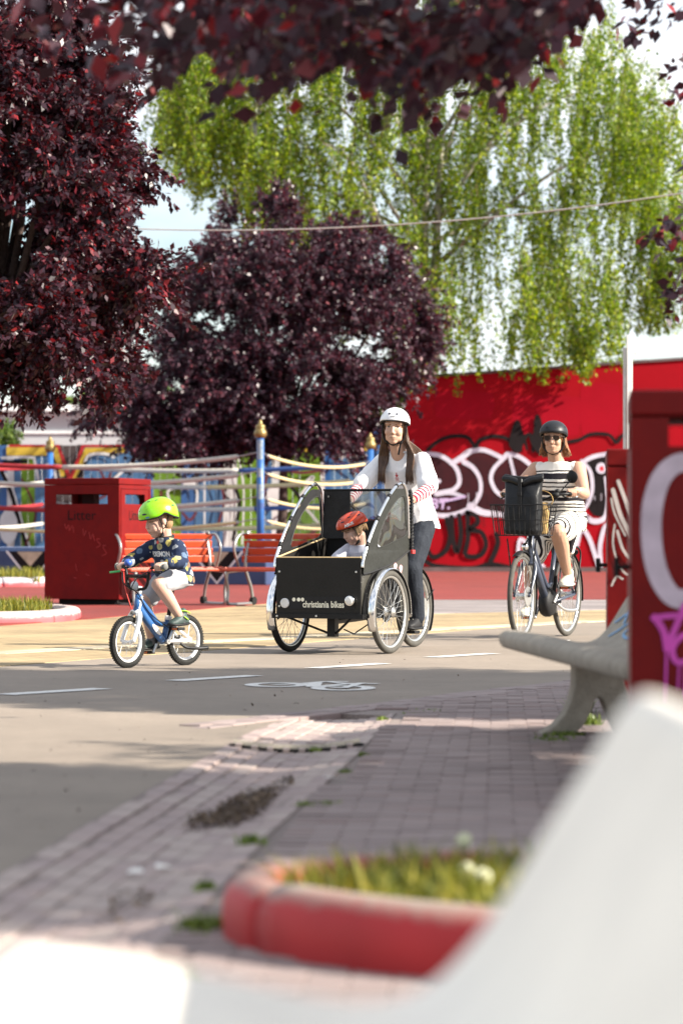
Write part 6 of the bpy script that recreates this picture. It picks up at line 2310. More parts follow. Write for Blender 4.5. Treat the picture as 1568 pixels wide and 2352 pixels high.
# ------------------------------------------------------------------ boy
p3 = empty('person', KP, KH)
tag(p3, 'boy in lime green helmet and patterned navy sweatshirt riding the small bicycle', 'person')
Mh3 = head_matrix((.235, -.005, .915), -24, 15, .90)
mb = MB(); add_head(mb, Mh3, True)
mb.cap(Mh3 @ Vector((-.025, 0, -.06)), V3(.185, 0, .79), .043, .047)
mb.loft([((.085, 0, .52), (.085, 0, 0), (0, .10, 0)), ((.10, 0, .60), (.08, 0, 0), (0, .095, 0)), ((.14, 0, .70), (.075, 0, 0), (0, .10, 0)), ((.165, 0, .775), (.05, 0, 0), (0, .09, 0)), ((.18, 0, .80), (.035, 0, 0), (0, .045, 0))], 16)
S3 = {1: V3(.175, .105, .752), -1: V3(.175, -.105, .752)}
E3 = {1: V3(.235, .185, .655), -1: V3(.28, -.185, .665)}
W3 = {1: V3(.345, .175, .645), -1: V3(.36, -.170, .640)}
for s in (1, -1):
    mb.limb([S3[s], E3[s], W3[s]], [.036, .030, .020])
    add_hand(mb, W3[s], V3(.407, s * .160, .622), V3(.15, -s, 0), .62, .016)
H3 = {1: V3(.095, .055, .555), -1: V3(.095, -.055, .555)}
K3 = {1: V3(.335, .085, .515), -1: V3(.295, -.075, .405)}
A3 = {1: V3(.135, .090, .300), -1: V3(.215, -.085, .165)}
for s in (1, -1):
    k_, a_ = K3[s], A3[s]
    back = (k_ - a_).cross(V3(0, 1, 0)).normalized() * (.010)
    mb.limb([H3[s], H3[s].lerp(k_, .5), k_, k_.lerp(a_, .35) - V3(.008, 0, 0), a_], [.064, .055, .043, .042, .026])
body3 = organic(mb, 'body', M_skinc, p3, .0045, 3)
face_parts(p3, body3, Mh3, closed=True, open_mouth=.55)
M_shair = mat('hair_short_blond', (0.30, 0.17, 0.08), .7, var=.3, scale=60, bump=.4, bscale=200)
mb = MB(); mb.ell(Mh3 @ Vector((-.020, 0, .030)), (.094, .0805, .088), Mh3.to_3x3()); mb.ell(Mh3 @ Vector((-.040, 0, -.030)), (.055, .066, .06), Mh3.to_3x3())
mb.build('hair', M_shair, p3, smooth=True)
M_helg = mat('helmet_lime', (0.23, 0.62, 0.005), 0.28, var=0.05, scale=6, coat=.3)
def rim3(a):
    c = math.cos(a); sa = abs(math.sin(a))
    z = .030 + .004 * max(0, c) - .05 * max(0, -c) ** 1.2
    if .55 < sa and c < .5:
        z += .022 * math.exp(-((c + .05) / .28) ** 2)
    return z
hel3, surf3 = helmet(p3, Mh3, .142, .120, .118, .040, rim3, M_helg, power=2.1)
helmet_vent(hel3, Mh3, surf3, [(28, .72, .019, .006), (-28, .72, .019, .006), (35, .12, .012, .005), (-20, .10, .012, .005), (80, .14, .012, .005), (130, .5, .016, .006)], M_hole, hel3)
helmet_vent(hel3, Mh3, surf3, [(38, .92, .017, .006)], mat('badge_blue', (.10, .25, .40), .5), hel3)
helmet_vent(hel3, Mh3, surf3, [(-5, .45, .014, .014)], mat('badge_pale', (.7, .8, .6), .5), hel3)
straps(p3, Mh3)
# sweatshirt: navy with scattered round patches
def patch_mat():
    m = bpy.data.materials.new('patterned_navy_cotton'); m.use_nodes = True
    N, L = m.node_tree.nodes, m.node_tree.links
    b = N['Principled BSDF']; b.inputs['Roughness'].default_value = .85; b.inputs['Specular IOR Level'].default_value = .2
    t = N.new('ShaderNodeTexCoord')
    v = N.new('ShaderNodeTexVoronoi'); v.inputs['Scale'].default_value = 19; v.inputs['Randomness'].default_value = .75
    L.new(t.outputs['Object'], v.inputs['Vector'])
    n = N.new('ShaderNodeTexNoise'); n.inputs['Scale'].default_value = 40; L.new(t.outputs['Object'], n.inputs['Vector'])
    ad = N.new('ShaderNodeMath'); ad.operation = 'MULTIPLY_ADD'; ad.inputs[1].default_value = .35; L.new(n.outputs['Fac'], ad.inputs[0]); L.new(v.outputs['Distance'], ad.inputs[2])
    r = N.new('ShaderNodeValToRGB'); r.color_ramp.interpolation = 'CONSTANT'
    e = r.color_ramp.elements; e[0].position = 0; e[0].color = (.0, .0, .0, 1); e[1].position = .60; e[1].color = (1, 1, 1, 1)
    e2 = e.new(.30); e2.color = (.5, .5, .5, 1)
    L.new(ad.outputs[0], r.inputs['Fac'])
    pick = N.new('ShaderNodeSeparateColor'); L.new(v.outputs['Color'], pick.inputs[0])
    c = N.new('ShaderNodeValToRGB'); c.color_ramp.interpolation = 'CONSTANT'
    cols = [(0, (.34, .29, .09)), (.22, (.32, .34, .36)), (.45, (.10, .15, .23)), (.66, (.36, .33, .17)), (.78, (.38, .38, .37)), (.92, (.20, .12, .07))]
    ce = c.color_ramp.elements
    while len(ce) < len(cols): ce.new(.5)
    for i, (p, q) in enumerate(cols): ce[i].position = p; ce[i].color = (*q, 1)
    L.new(pick.outputs[0], c.inputs['Fac'])
    inner = N.new('ShaderNodeMix'); inner.data_type = 'RGBA'; inner.blend_type = 'MULTIPLY'; inner.inputs[0].default_value = .6; inner.inputs[7].default_value = (.45, .5, .55, 1)
    L.new(c.outputs['Color'], inner.inputs[6])
    s1 = N.new('ShaderNodeMix'); s1.data_type = 'RGBA'
    lt = N.new('ShaderNodeMath'); lt.operation = 'GREATER_THAN'; lt.inputs[1].default_value = .25; L.new(r.outputs['Color'], lt.inputs[0])
    L.new(lt.outputs[0], s1.inputs[0]); L.new(inner.outputs[2], s1.inputs[6]); L.new(c.outputs['Color'], s1.inputs[7])
    s2 = N.new('ShaderNodeMix'); s2.data_type = 'RGBA'; s2.inputs[7].default_value = (.018, .028, .062, 1)
    gt = N.new('ShaderNodeMath'); gt.operation = 'GREATER_THAN'; gt.inputs[1].default_value = .75; L.new(r.outputs['Color'], gt.inputs[0])
    # only about half of the cells carry a patch
    gp = N.new('ShaderNodeMath'); gp.operation = 'GREATER_THAN'; gp.inputs[1].default_value = .80; L.new(pick.outputs[1], gp.inputs[0])
    mxx = N.new('ShaderNodeMath'); mxx.operation = 'MAXIMUM'; L.new(gt.outputs[0], mxx.inputs[0]); L.new(gp.outputs[0], mxx.inputs[1])
    L.new(mxx.outputs[0], s2.inputs[0]); L.new(s1.outputs[2], s2.inputs[6])
    L.new(s2.outputs[2], b.inputs['Base Color'])
    return m
M_sweat = patch_mat()
M_navy = mat('navy_rib', (.018, .028, .062), .85)
mb = MB()
mb.loft([((.085, 0, .515), (.115, 0, 0), (0, .125, 0)), ((.095, 0, .56), (.118, 0, 0), (0, .130, 0)), ((.115, 0, .63), (.106, 0, 0), (0, .120, 0)), ((.145, 0, .70), (.095, 0, 0), (0, .116, 0)), ((.170, 0, .760), (.074, 0, 0), (0, .104, 0)), ((.192, 0, .806), (.052, 0, 0), (0, .058, 0))], 20)
for s in (1, -1):
    mb.limb([S3[s] - V3(0, s * .01, .005), S3[s].lerp(E3[s], .5), E3[s], E3[s].lerp(W3[s], .55), W3[s].lerp(E3[s], .1)], [.052, .051, .048, .043, .033])
sw = organic(mb, 'sweatshirt', M_sweat, p3, .0055, 3, disp=noise_disp(.004, 55, 12))
mb = MB(); mb.tube([V3(.185 + .050 * math.cos(a), .055 * math.sin(a), .808 - .010 * math.cos(a)) for a in [2 * math.pi * k / 20 for k in range(20)]], .009, 6, closed=True, upv=V3(0, 0, 1)); mb.build('collar', M_strap, p3, smooth=True)
for s in (1, -1):
    MB().tube([W3[s].lerp(E3[s], .22), W3[s].lerp(E3[s], .0)], [.034, .028], 12).build('cuff', M_navy, p3, smooth=True)
mb = MB(); text_on(mb, 'POKEMON', .044, lambda u, v, w: V3(.5, u * 1.0 + .004, .700 + v), bold=.0016, width=.145)
project(mb, bvh(sw), (-1, 0, 0), .0022); mb.build('chest_word', mat('word_white', (.72, .72, .70), .7), p3)
mb = MB(); mb.add([V3(.5, .012 * math.cos(a) - .005, .775 + .012 * math.sin(a)) for a in [2 * math.pi * k / 8 for k in range(8)]], [tuple(range(8))]); project(mb, bvh(sw), (-1, 0, 0), .002); mb.build('red_badge', M_redl, p3)
# shorts
M_short = mat('light_grey_cotton', (0.34, 0.34, 0.36), .85, var=.06, scale=20)
mb = MB(); mb.loft([((.08, 0, .50), (.105, 0, 0), (0, .115, 0)), ((.09, 0, .56), (.10, 0, 0), (0, .11, 0))], 18)
for s in (1, -1):
    q = H3[s].lerp(K3[s], .78)
    mb.limb([H3[s], H3[s].lerp(K3[s], .45), q - V3(0, 0, .008)], [.074, .068, .060])
organic(mb, 'shorts', M_short, p3, .006, 3, disp=noise_disp(.006, 50, 15))
M_snk = mat('sneaker_dark', (.025, .035, .035), .6, var=.4, scale=30, c2=(.05, .09, .08)); M_sock = mat('sock_grey', (.14, .14, .15), .9); M_lime = mat('sneaker_lime', (.35, .62, .04), .5)
for s, heel, toe in ((1, (.085, .092, .262), (.235, .096, .252)), (-1, (.165, -.090, .112), (.315, -.094, .104))):
    so = shoe(p3, heel, toe, M_snk, M_blkp, .78, 'sneaker')
    a_ = A3[s]
    MB().tube([a_ + V3(0, 0, .03), a_ - V3(0, 0, .03)], [.030, .031], 12).build('sock', M_sock, p3, smooth=True)
    hv = Vector(heel)
    mb = MB(); mb.tube(smooth_path([hv + V3(.0, s * .028, .07), hv + V3(.045, s * .034, .085), hv + V3(.075, 0, .082), hv + V3(.045, -s * .034, .085)], 4), .006, 6, flat=.6); mb.tube([hv + V3(.02, s * .034, .03), hv + V3(.06, s * .037, .05)], .004, 5); mb.build('lime_strap', M_lime, so, smooth=True)

# ------------------------------------------------------------------ dark blue city bicycle
CH = heading((-0.39, -0.92))
CP = (1.845, 24.5, 0)
cb = empty('city_bicycle', CP, CH)
tag(cb, 'dark blue step-through electric bicycle with black wire basket in front', 'bicycle')
M_cblue = mat('frame_slate_blue', (0.035, 0.045, 0.072), 0.38, var=0.08, scale=8, coat=.2)
r = .345
wheel(cb, (0, 0, r), r, .021, M_alu, spokes=32, hubr=.032, hubw=.055, tyre_m=M_tyreg)
wheel(cb, (1.10, 0, r), r, .021, M_alu, yaw=R(3), spokes=32, hubr=.045, hubw=.042, tyre_m=M_tyreg)
mb = MB()
mb.tube([(.925, 0, .60), (.865, 0, .87)], .024, 12)
mb.tube([(.905, 0, .70), (.52, 0, .30)], .034, 12)
mb.tube(smooth_path([(.885, 0, .79), (.60, 0, .50), (.47, 0, .405), (.39, 0, .44)], 5), .021, 12)
mb.tube([(.455, 0, .30), (.285, 0, .74)], .02, 12)
for s in (-1, 1):
    mb.tube([(.455, s * .04, .29), (0, s * .068, r)], .013, 8); mb.tube([(.30, s * .02, .70), (0, s * .068, r)], .010, 8)
mb.build('frame', M_cblue, cb, smooth=True)
mb = MB()
for s in (-1, 1):
    mb.tube(smooth_path([(.93, s * .045, .60), (.95, s * .060, .55), (1.02, s * .062, .44), (1.10, s * .062, r)], 5), [.017, .017, .015, .012], 10)
mb.tube([(.93, -.05, .605), (.93, .05, .605)], .02, 10); mb.build('fork', M_cblue, cb, smooth=True)
mb = MB(); mb.lathe([(.10, -.045), (.115, -.02), (.115, .02), (.10, .045)], Matrix.Translation((.48, 0, .285)) @ Matrix.Rotation(R(90), 4, 'X'), 20); mb.build('motor', M_blkp, cb, smooth=True)
mb = MB(); mb.box((.24, -.055, .315), (.50, .018, .09)); mb.build('chain_case', M_blkp, cb, bevel=.02)
mb = MB(); mb.tube([(.285, 0, .74), (.245, 0, .90)], .015, 10); mb.build('seat_post', M_blk, cb, smooth=True)
mb = MB(); mb.loft([((.08, 0, .905), (0, .095, 0), (0, 0, .034)), ((.17, 0, .915), (0, .10, 0), (0, 0, .04)), ((.26, 0, .915), (0, .05, 0), (0, 0, .032)), ((.36, 0, .905), (0, .022, 0), (0, 0, .02))], 14); mb.build('saddle', M_blkp, cb, smooth=True)
mb = MB(); mb.tube([(.865, 0, .87), (.83, 0, 1.09)], .016, 10); mb.build('stem', M_blk, cb, smooth=True)
mb = MB(); mb.tube(smooth_path([(.66, -.285, 1.155), (.76, -.275, 1.155), (.83, -.20, 1.145), (.845, -.08, 1.105), (.845, .08, 1.105), (.83, .20, 1.145), (.76, .275, 1.155), (.66, .285, 1.155)], 5), .0115, 8); mb.build('handlebar', M_blk, cb, smooth=True)
for s in (-1, 1):
    MB().tube([(.655, s * .285, 1.155), (.765, s * .275, 1.155)], .0175, 10).build('grip', M_rubber, cb, smooth=True)
    mb = MB(); mb.tube(smooth_path([(.80, s * .235, 1.14), (.79, s * .285, 1.12), (.70, s * .315, 1.125)], 4), .006, 6); mb.build('brake_lever', M_blk, cb, smooth=True)
    MB().tube([(.835, s * .165, 1.142), (.822, s * .215, 1.149)], .02, 10).build('shifter', M_blkp, cb, smooth=True)
MB().ell((.80, .195, 1.175), (.024, .024, .02)).build('bell', M_blkp, cb, smooth=True)
mb = MB(); mb.tube(smooth_path([(.77, .20, 1.16), (.76, .24, 1.21), (.74, .29, 1.265)], 4), .005, 6); mr_ = mb.build('mirror_arm', M_blk, cb, smooth=True)
mb = MB(); mb.lathe([(.02, -.02), (.046, -.008), (.05, 0), (.046, .004)], Matrix.Translation((.735, .295, 1.29)) @ Matrix.Rotation(R(96), 4, 'Y') @ Matrix.Rotation(R(8), 4, 'X'), 22)
mb.build('mirror', M_blkp, cb, smooth=True)
arc_fender(cb, (0, 0, r), r + .018, .058, R(-12), R(190), M_blkp)
arc_fender(cb, (1.10, 0, r), r + .018, .058, R(62), R(205), M_blkp, yaw=R(3))
mb = MB()
for s in (-1, 1):
    mb.tube(smooth_path([(0, s * .075, r), (-.09, s * .08, .55), (-.13, s * .075, .69), (-.02, s * .07, .735), (.20, s * .05, .735), (.28, s * .03, .70)], 5), .008, 8)
    mb.tube([(0, s * .075, r), (.06, s * .07, .73)], .006, 6)
for x in (-.08, .02, .12):
    mb.tube([(x, -.072, .735), (x, .072, .735)], .006, 6)
mb.build('rear_rack', M_blk, cb, smooth=True)
mb = MB(); mb.ell((-.13, .0, .69), (.035, .06, .035)); mb.build('rear_light', M_blkp, cb, smooth=True)
MB().ell((1.02, 0, .735), (.035, .028, .032)).build('headlight', M_chrome, cb, smooth=True)
mb = MB(); mb.tube([(1.02, 0, .735), (.93, 0, .70)], .008, 6); mb.build('headlight_bracket', M_blk, cb)
mb = MB(); mb.tube([(.48, .055, .285), (.375, .07, .405)], .012, 8); mb.tube([(.48, -.055, .285), (.585, -.07, .165)], .012, 8); mb.build('crank', M_alu, cb)
for s, x, z in ((1, .375, .405), (-1, .585, .165)):
    pd = MB().box((x, s * .125, z), (.095, .09, .022)).build('pedal', M_blkp, cb, bevel=.004)
    MB().box((x + .050, s * .125, z), (.004, .06, .012)).build('pedal_reflector', M_orl, pd)
mb = MB(); mb.tube(smooth_path([(.40, .06, .27), (.30, .085, .225), (.12, .10, .215), (.04, .10, .22)], 5), [.010, .012, .014, .017], 8); mb.build('kickstand', M_alu, cb, smooth=True)
mb = MB(); mb.lathe([(.078, -.003), (.08, 0), (.078, .003)], Matrix.Translation((1.10, .052, r)) @ Matrix.Rotation(R(90), 4, 'X'), 24); mb.build('brake_disc', M_alu, cb)
mb = MB(); mb.tube(smooth_path([(.80, .2, 1.12), (.93, .1, 1.0), (.95, .03, .80), (.94, .05, .62)], 6), .004, 5); mb.tube(smooth_path([(.80, -.2, 1.12), (.93, -.1, 1.0), (.92, -.03, .82), (.86, .02, .76)], 6), .004, 5); mb.build('cable', M_blk, cb)
mb = MB()
for s in (-1, 1):
    mb.tube([(1.09, s * .07, .36), (1.10, s * .12, .80)], .006, 6)
mb.tube([(.90, 0, .84), (1.03, 0, .83)], .012, 8)
mb.build('front_rack', M_blk, cb)
# wire basket
bk = MB()
BX0, BX1, BW, BZ0, BZ1 = .90, 1.20, .185, .825, 1.065
def rect_loop(z, g): return [V3(BX0 - g, -BW - g, z), V3(BX1 + g, -BW - g, z), V3(BX1 + g, BW + g, z), V3(BX0 - g, BW + g, z)]
def loopt(z, g, rad):
    q = rect_loop(z, g)
    for i in range(4):
        bk.tube([q[i], q[(i + 1) % 4]], rad, 6)
loopt(BZ1, .030, .0055); loopt(BZ0, 0, .005); loopt((BZ0 + BZ1) / 2, .014, .003)
for k in range(10):
    t_ = k / 9
    y = -BW + 2 * BW * t_
    for x, gx in ((BX0, -1), (BX1, 1)):
        bk.tube([V3(x, y, BZ0), V3(x + gx * .03, y * (1 + .03 / BW), BZ1)], .0028, 5)
    bk.tube([V3(BX0, y, BZ0), V3(BX1, y, BZ0)], .0028, 5)
for k in range(8):
    x = BX0 + (BX1 - BX0) * k / 7
    for s in (-1, 1):
        bk.tube([V3(x, s * BW, BZ0), V3(x, s * (BW + .03), BZ1)], .0028, 5)
bk.build('basket', M_blk, cb)

# backpack standing in the basket
M_pack = mat('black_tarpaulin', (0.010, 0.0105, 0.012), 0.4, var=0.25, scale=8, bump=.5, bscale=9)
bp = empty('backpack', CP, CH); tag(bp, 'black roll-top backpack standing in the bicycle basket', 'backpack')
mb = MB()
mb.loft([((1.06, .0, .832), (.085, 0, 0), (0, .135, 0)), ((1.06, .0, .86), (.095, 0, 0), (0, .15, 0)), ((1.055, .0, 1.0), (.095, 0, 0), (0, .148, 0)), ((1.05, 0, 1.13), (.085, 0, 0), (0, .142, 0)), ((1.045, 0, 1.21), (.055, 0, 0), (0, .150, 0)), ((1.045, 0, 1.255), (.030, 0, 0), (0, .158, 0))], 26, 4)
bag = organic(mb, 'bag', M_pack, bp, .007, 2, disp=noise_disp(.007, 26, 20))
mb = MB(); mb.tube(smooth_path([(1.06, -.165, 1.275), (1.085, -.08, 1.262), (1.095, 0, 1.235), (1.085, .08, 1.262), (1.06, .165, 1.275)], 6), .026, 10); mb.tube(smooth_path([(1.045, -.16, 1.29), (1.06, 0, 1.27), (1.045, .16, 1.29)], 6), .022, 10)
mb.build('roll_top', M_pack, bp, smooth=True)
mb = MB(); mb.box((1.150, 0, 1.13), (.006, .028, .30)); mb.build('strap', M_strap, bp)
MB().box((1.154, 0, 1.15), (.014, .036, .03)).build('buckle', M_blkp, bp, bevel=.003)
MB().box((1.128, 0, 1.255), (.014, .03, .025)).build('clasp', M_alu, bp, bevel=.003)
tb = empty('shoulder_bag', CP, CH); tag(tb, 'tan fabric bag stuffed beside the backpack in the bicycle basket', 'bag')
M_tanf = mat('tan_fabric', (.42, .27, .10), .8, var=.25, scale=12, bump=.4, bscale=20)
mb = MB(); mb.loft([((.955, 0, .835), (.04, 0, 0), (0, .165, 0)), ((.95, 0, .92), (.045, 0, 0), (0, .175, 0)), ((.945, 0, 1.02), (.035, 0, 0), (0, .178, 0)), ((.945, .01, 1.09), (.018, 0, 0), (0, .16, 0))], 18, 3)
organic(mb, 'bag', M_tanf, tb, .008, 2, disp=noise_disp(.009, 30, 21))
mb = MB(); mb.tube(smooth_path([(.95, .17, 1.04), (.94, .205, 1.10), (.93, .17, 1.16), (.93, .08, 1.18), (.93, .02, 1.13)], 6), .008, 6, flat=.4); mb.build('strap', M_tanf, tb, smooth=True)

# ------------------------------------------------------------------ woman on the city bicycle
p4 = empty('person', CP, CH)
tag(p4, 'woman in black helmet, sunglasses and black and white striped dress riding the dark bicycle', 'person')
Mh4 = head_matrix((.325, 0, 1.612), 10, 2, 1.04)
mb = MB(); add_head(mb, Mh4)
mb.ell(Mh4 @ Vector((.035, 0, -.085)), (.045, .052, .035), Mh4.to_3x3())
mb.cap(Mh4 @ Vector((-.02, 0, -.07)), V3(.255, 0, 1.41), .058, .068)
mb.loft([((.14, 0, .92), (.14, 0, 0), (0, .185, 0)), ((.16, 0, 1.04), (.14, 0, 0), (0, .18, 0)), ((.20, 0, 1.17), (.13, 0, 0), (0, .165, 0)), ((.23, 0, 1.29), (.12, 0, 0), (0, .17, 0)), ((.245, 0, 1.375), (.08, 0, 0), (0, .155, 0)), ((.25, 0, 1.42), (.05, 0, 0), (0, .08, 0))], 20)
S4 = {1: V3(.24, .180, 1.365), -1: V3(.24, -.180, 1.365)}
E4 = {1: V3(.395, .285, 1.160), -1: V3(.40, -.295, 1.20)}
W4 = {1: V3(.625, .287, 1.185), -1: V3(.63, -.29, 1.185)}
for s in (1, -1):
    mb.limb([S4[s], S4[s].lerp(E4[s], .5), E4[s], E4[s].lerp(W4[s], .35), W4[s]], [.064, .056, .044, .045, .028])
    add_hand(mb, W4[s], V3(.70, s * .281, 1.158), V3(.55, -s * .85, 0), 0.98, .0175)
H4 = {1: V3(.17, .10, .95), -1: V3(.17, -.10, .95)}
K4 = {1: V3(.585, .125, .85), -1: V3(.545, -.12, .62)}
A4 = {1: V3(.335, .125, .50), -1: V3(.525, -.125, .255)}
for s in (1, -1):
    k_, a_ = K4[s], A4[s]
    mb.limb([H4[s], H4[s].lerp(k_, .5), k_, k_.lerp(a_, .32) - V3(.018, 0, .008), k_.lerp(a_, .65), a_], [.100, .085, .066, .062, .048, .038])
body4 = organic(mb, 'body', M_skin2, p4, .0055, 3)
face_parts(p4, body4, Mh4, glasses=True)
# sunglasses
M_lens = mat('sunglass_lens', (.02, .013, .01), .12)
M_frame = mat('sunglass_frame', (.06, .03, .018), .3)
sg = empty('sunglasses', CP, CH)
col.objects.unlink(sg); bpy.data.objects.remove(sg)
mbL, mbF = MB(), MB()
for s in (-1, 1):
    pts = [(.098 - .10 * abs(y) ** 1.0 * .0 - 1.6 * (abs(y) - .01) ** 2 * 3.0, y, z) for y, z in [(s * .010, .020), (s * .030, .024), (s * .056, .021), (s * .060, .004), (s * .050, -.014), (s * .028, -.018), (s * .012, -.006)]]
    P_ = [Mh4 @ Vector((a + .006, b, c)) for a, b, c in pts]
    mbL.add(P_, [tuple(range(len(P_)))])
    mbF.tube(P_, .0028, 6, closed=True, upv=(Mh4.to_3x3() @ Vector((1, 0, 0))))
    mbF.tube([P_[2], Mh4 @ Vector((.05, s * .083, .016)), Mh4 @ Vector((-.02, s * .086, .010))], .0035, 6)
mbF.tube([Mh4 @ Vector((.104, -.011, .014)), Mh4 @ Vector((.108, 0, .017)), Mh4 @ Vector((.104, .011, .014))], .003, 6)
gl = mbF.build('sunglasses', M_frame, p4, smooth=True); mbL.build('lens', M_lens, gl)
M_hair4 = mat('hair_auburn', (0.20, 0.085, 0.03), .5, var=.4, scale=30)
rr = random.Random(8)
st = []
for s in (-1, 1):
    for k in range(60):
        q0 = Mh4 @ Vector((rr.uniform(-.06, .02), s * .074, .02)); q1 = Mh4 @ Vector((rr.uniform(-.07, .0), s * rr.uniform(.082, .096), -.05))
        q2 = Mh4 @ Vector((rr.uniform(-.08, -.01), s * rr.uniform(.08, .115), -.095)); q3 = Mh4 @ Vector((rr.uniform(-.10, -.03), s * rr.uniform(.085, .13), -.118 - .02 * rr.random()))
        st.append([q0, q1, q2, q3])
for k in range(40):
    y = -.08 + .16 * k / 39
    st.append([Mh4 @ Vector((-.095, y, .01)), Mh4 @ Vector((-.115, y * 1.1, -.07)), Mh4 @ Vector((-.11, y * 1.35, -.15))])
hair_strands(p4, 'hair', M_hair4, st, .0075)
mb = MB(); mb.ell(Mh4 @ Vector((-.020, 0, .03)), (.100, .083, .09), Mh4.to_3x3()); mb.ell(Mh4 @ Vector((-.055, 0, -.04)), (.058, .08, .075), Mh4.to_3x3()); mb.build('hair_base', M_hair4, p4, smooth=True)
M_helb = mat('helmet_black', (0.016, 0.018, 0.022), 0.42, var=0.08, scale=8)
hel4, surf4 = helmet(p4, Mh4, .128, .110, .100, .042, lambda a: .050 + (.004 if math.cos(a) > 0 else -.045 * -math.cos(a)) - .030 * (1 - abs(math.cos(a))) ** 1.5, M_helb)
helmet_vent(hel4, Mh4, surf4, [(-22, .62, .013, .0045), (22, .62, .013, .0045), (75, .5, .012, .005)], M_strap, hel4)
straps(p4, Mh4)
# dress
M_dress = stripe_mat('striped_dress', (0, 0, 1), 1.0, [(.025, .037), (.055, .067), (.080, .092), (.110, .142), (.160, .200), (.226, .238), (.258, .270), (.292, .338), (.350, .362), (.958, .998)], (0.76, 0.73, 0.67), (0.012, 0.010, 0.014), warp=.02, wscale=7)
M_dress2 = stripe_mat('striped_skirt', (0.75, 0, .35), .095, [(0.08, .30), (.50, .62), (.76, .86)], (0.76, 0.73, 0.67), (0.014, 0.011, 0.014), warp=.02, wscale=6)
mb = MB()
mb.loft([((.13, 0, .94), (.165, 0, 0), (0, .215, 0)), ((.16, 0, 1.04), (.165, 0, 0), (0, .205, 0)), ((.20, 0, 1.17), (.158, 0, 0), (0, .188, 0)), ((.23, 0, 1.28), (.148, 0, 0), (0, .188, 0)), ((.245, 0, 1.365), (.098, 0, 0), (0, .182, 0)), ((.252, 0, 1.412), (.078, 0, 0), (0, .120, 0)), ((.255, 0, 1.425), (.07, 0, 0), (0, .10, 0))], 26)
for s in (1, -1):
    mb.limb([S4[s] - V3(0, s * .03, 0), S4[s] - V3(0, s * .008, 0.004)], [.066, .064])
organic(mb, 'dress', M_dress, p4, .007, 3, disp=noise_disp(.007, 26, 30))
mb = MB()
mb.loft([((.12, 0, .86), (.165, 0, 0), (0, .205, 0)), ((.13, 0, .97), (.165, 0, 0), (0, .212, 0))], 20)
for s in (1, -1):
    q = H4[s].lerp(K4[s], .80)
    mb.limb([H4[s], H4[s].lerp(K4[s], .5) - V3(0, 0, .008), q - V3(0, 0, .012)], [.115, .112, .104])
mb.limb([V3(.22, 0, .93), V3(.40, 0, .85)], [.10, .085])
mb.limb([V3(.20, .13, .85), V3(.28, .13, .70)], [.06, .035])
organic(mb, 'skirt', M_dress2, p4, .008, 3, disp=noise_disp(.010, 30, 31))
M_snw = mat('sneaker_cream', (.58, .54, .44), .7, var=.12, scale=30); M_solew = mat('sole_white', (.54, .52, .47), .6); M_sng = mat('sneaker_grey', (.30, .27, .25), .7, var=.2, scale=30)
shoe(p4, (.275, .13, .428), (.50, .135, .418), M_snw, M_solew, 1.0, 'sneaker')
shoe(p4, (.475, -.13, .190), (.70, -.135, .180), M_snw, M_solew, 1.0, 'sneaker')
MB().tube([W4[1] + V3(-.02, 0, .0) + V3(0, .03 * math.cos(0), 0), W4[1] + V3(.0, .0, .03)], .002, 5)
mb = MB()
ax = (W4[1] - E4[1]).normalized(); u_ = ax.orthogonal().normalized(); v_ = ax.cross(u_)
c_ = W4[1] - ax * .03
mb.tube([c_ + (u_ * math.cos(a) + v_ * math.sin(a)) * .031 for a in [2 * math.pi * k / 18 for k in range(18)]], .005, 6, closed=True, upv=ax); mb.build('bracelet', M_alu, p4, smooth=True)

# ------------------------------------------------------------------ trees
M_bark = mat('plum_bark', (0.055, 0.035, 0.03), .9, var=.4, scale=14, bump=.8, bscale=40)
M_birchbark = mat('birch_bark', (0.62, 0.58, 0.50), .8, var=.2, scale=3, c2=(0.10, 0.08, 0.07), bump=.5, bscale=20)
M_twigb = mat('birch_twig', (0.16, 0.11, 0.07), .9)
M_plum = leaf_mat('plum_leaves', [(0, (0.018, 0.010, 0.015)), (.5, (0.034, 0.016, 0.025)), (.80, (0.058, 0.022, 0.034)), (.92, (0.12, 0.014, 0.022)), (1, (0.22, 0.018, 0.02))], .18, .36, tcol=(2.4, .5, .5), spec=.32)
M_plum2 = leaf_mat('plum_leaves_far', [(0, (0.020, 0.012, 0.018)), (.5, (0.044, 0.022, 0.034)), (.85, (0.078, 0.034, 0.050)), (1, (0.16, 0.03, 0.042))], .18, .36, tcol=(1.8, .75, .85), spec=.36)
M_birch = leaf_mat('birch_leaves', [(0, (0.035, 0.085, 0.006)), (.45, (0.12, 0.205, 0.008)), (.8, (0.23, 0.32, 0.010)), (1, (0.38, 0.43, 0.02))], .50, .45, tcol=(1.4, 1.4, .6))
M_green = leaf_mat('green_leaves', [(0, (0.04, 0.08, 0.012)), (.6, (0.09, 0.16, 0.02)), (1, (0.20, 0.26, 0.04))], .4, .5)

def unit(a):
    return a / np.maximum(np.linalg.norm(a, axis=-1, keepdims=True), 1e-9)

def leaf_quads(base, d, nrm, L_, wr):
    side = unit(np.cross(d, nrm))
    up = unit(np.cross(side, d))
    L_ = L_[:, None]
    mid = base + d * L_ * .45 - up * L_ * .06
    tip = base + d * L_ - up * L_ * .10
    w = side * L_ * wr
    return np.stack([base, mid + w + up * L_ * .08, tip, mid - w + up * L_ * .08], 1).reshape(-1, 3)

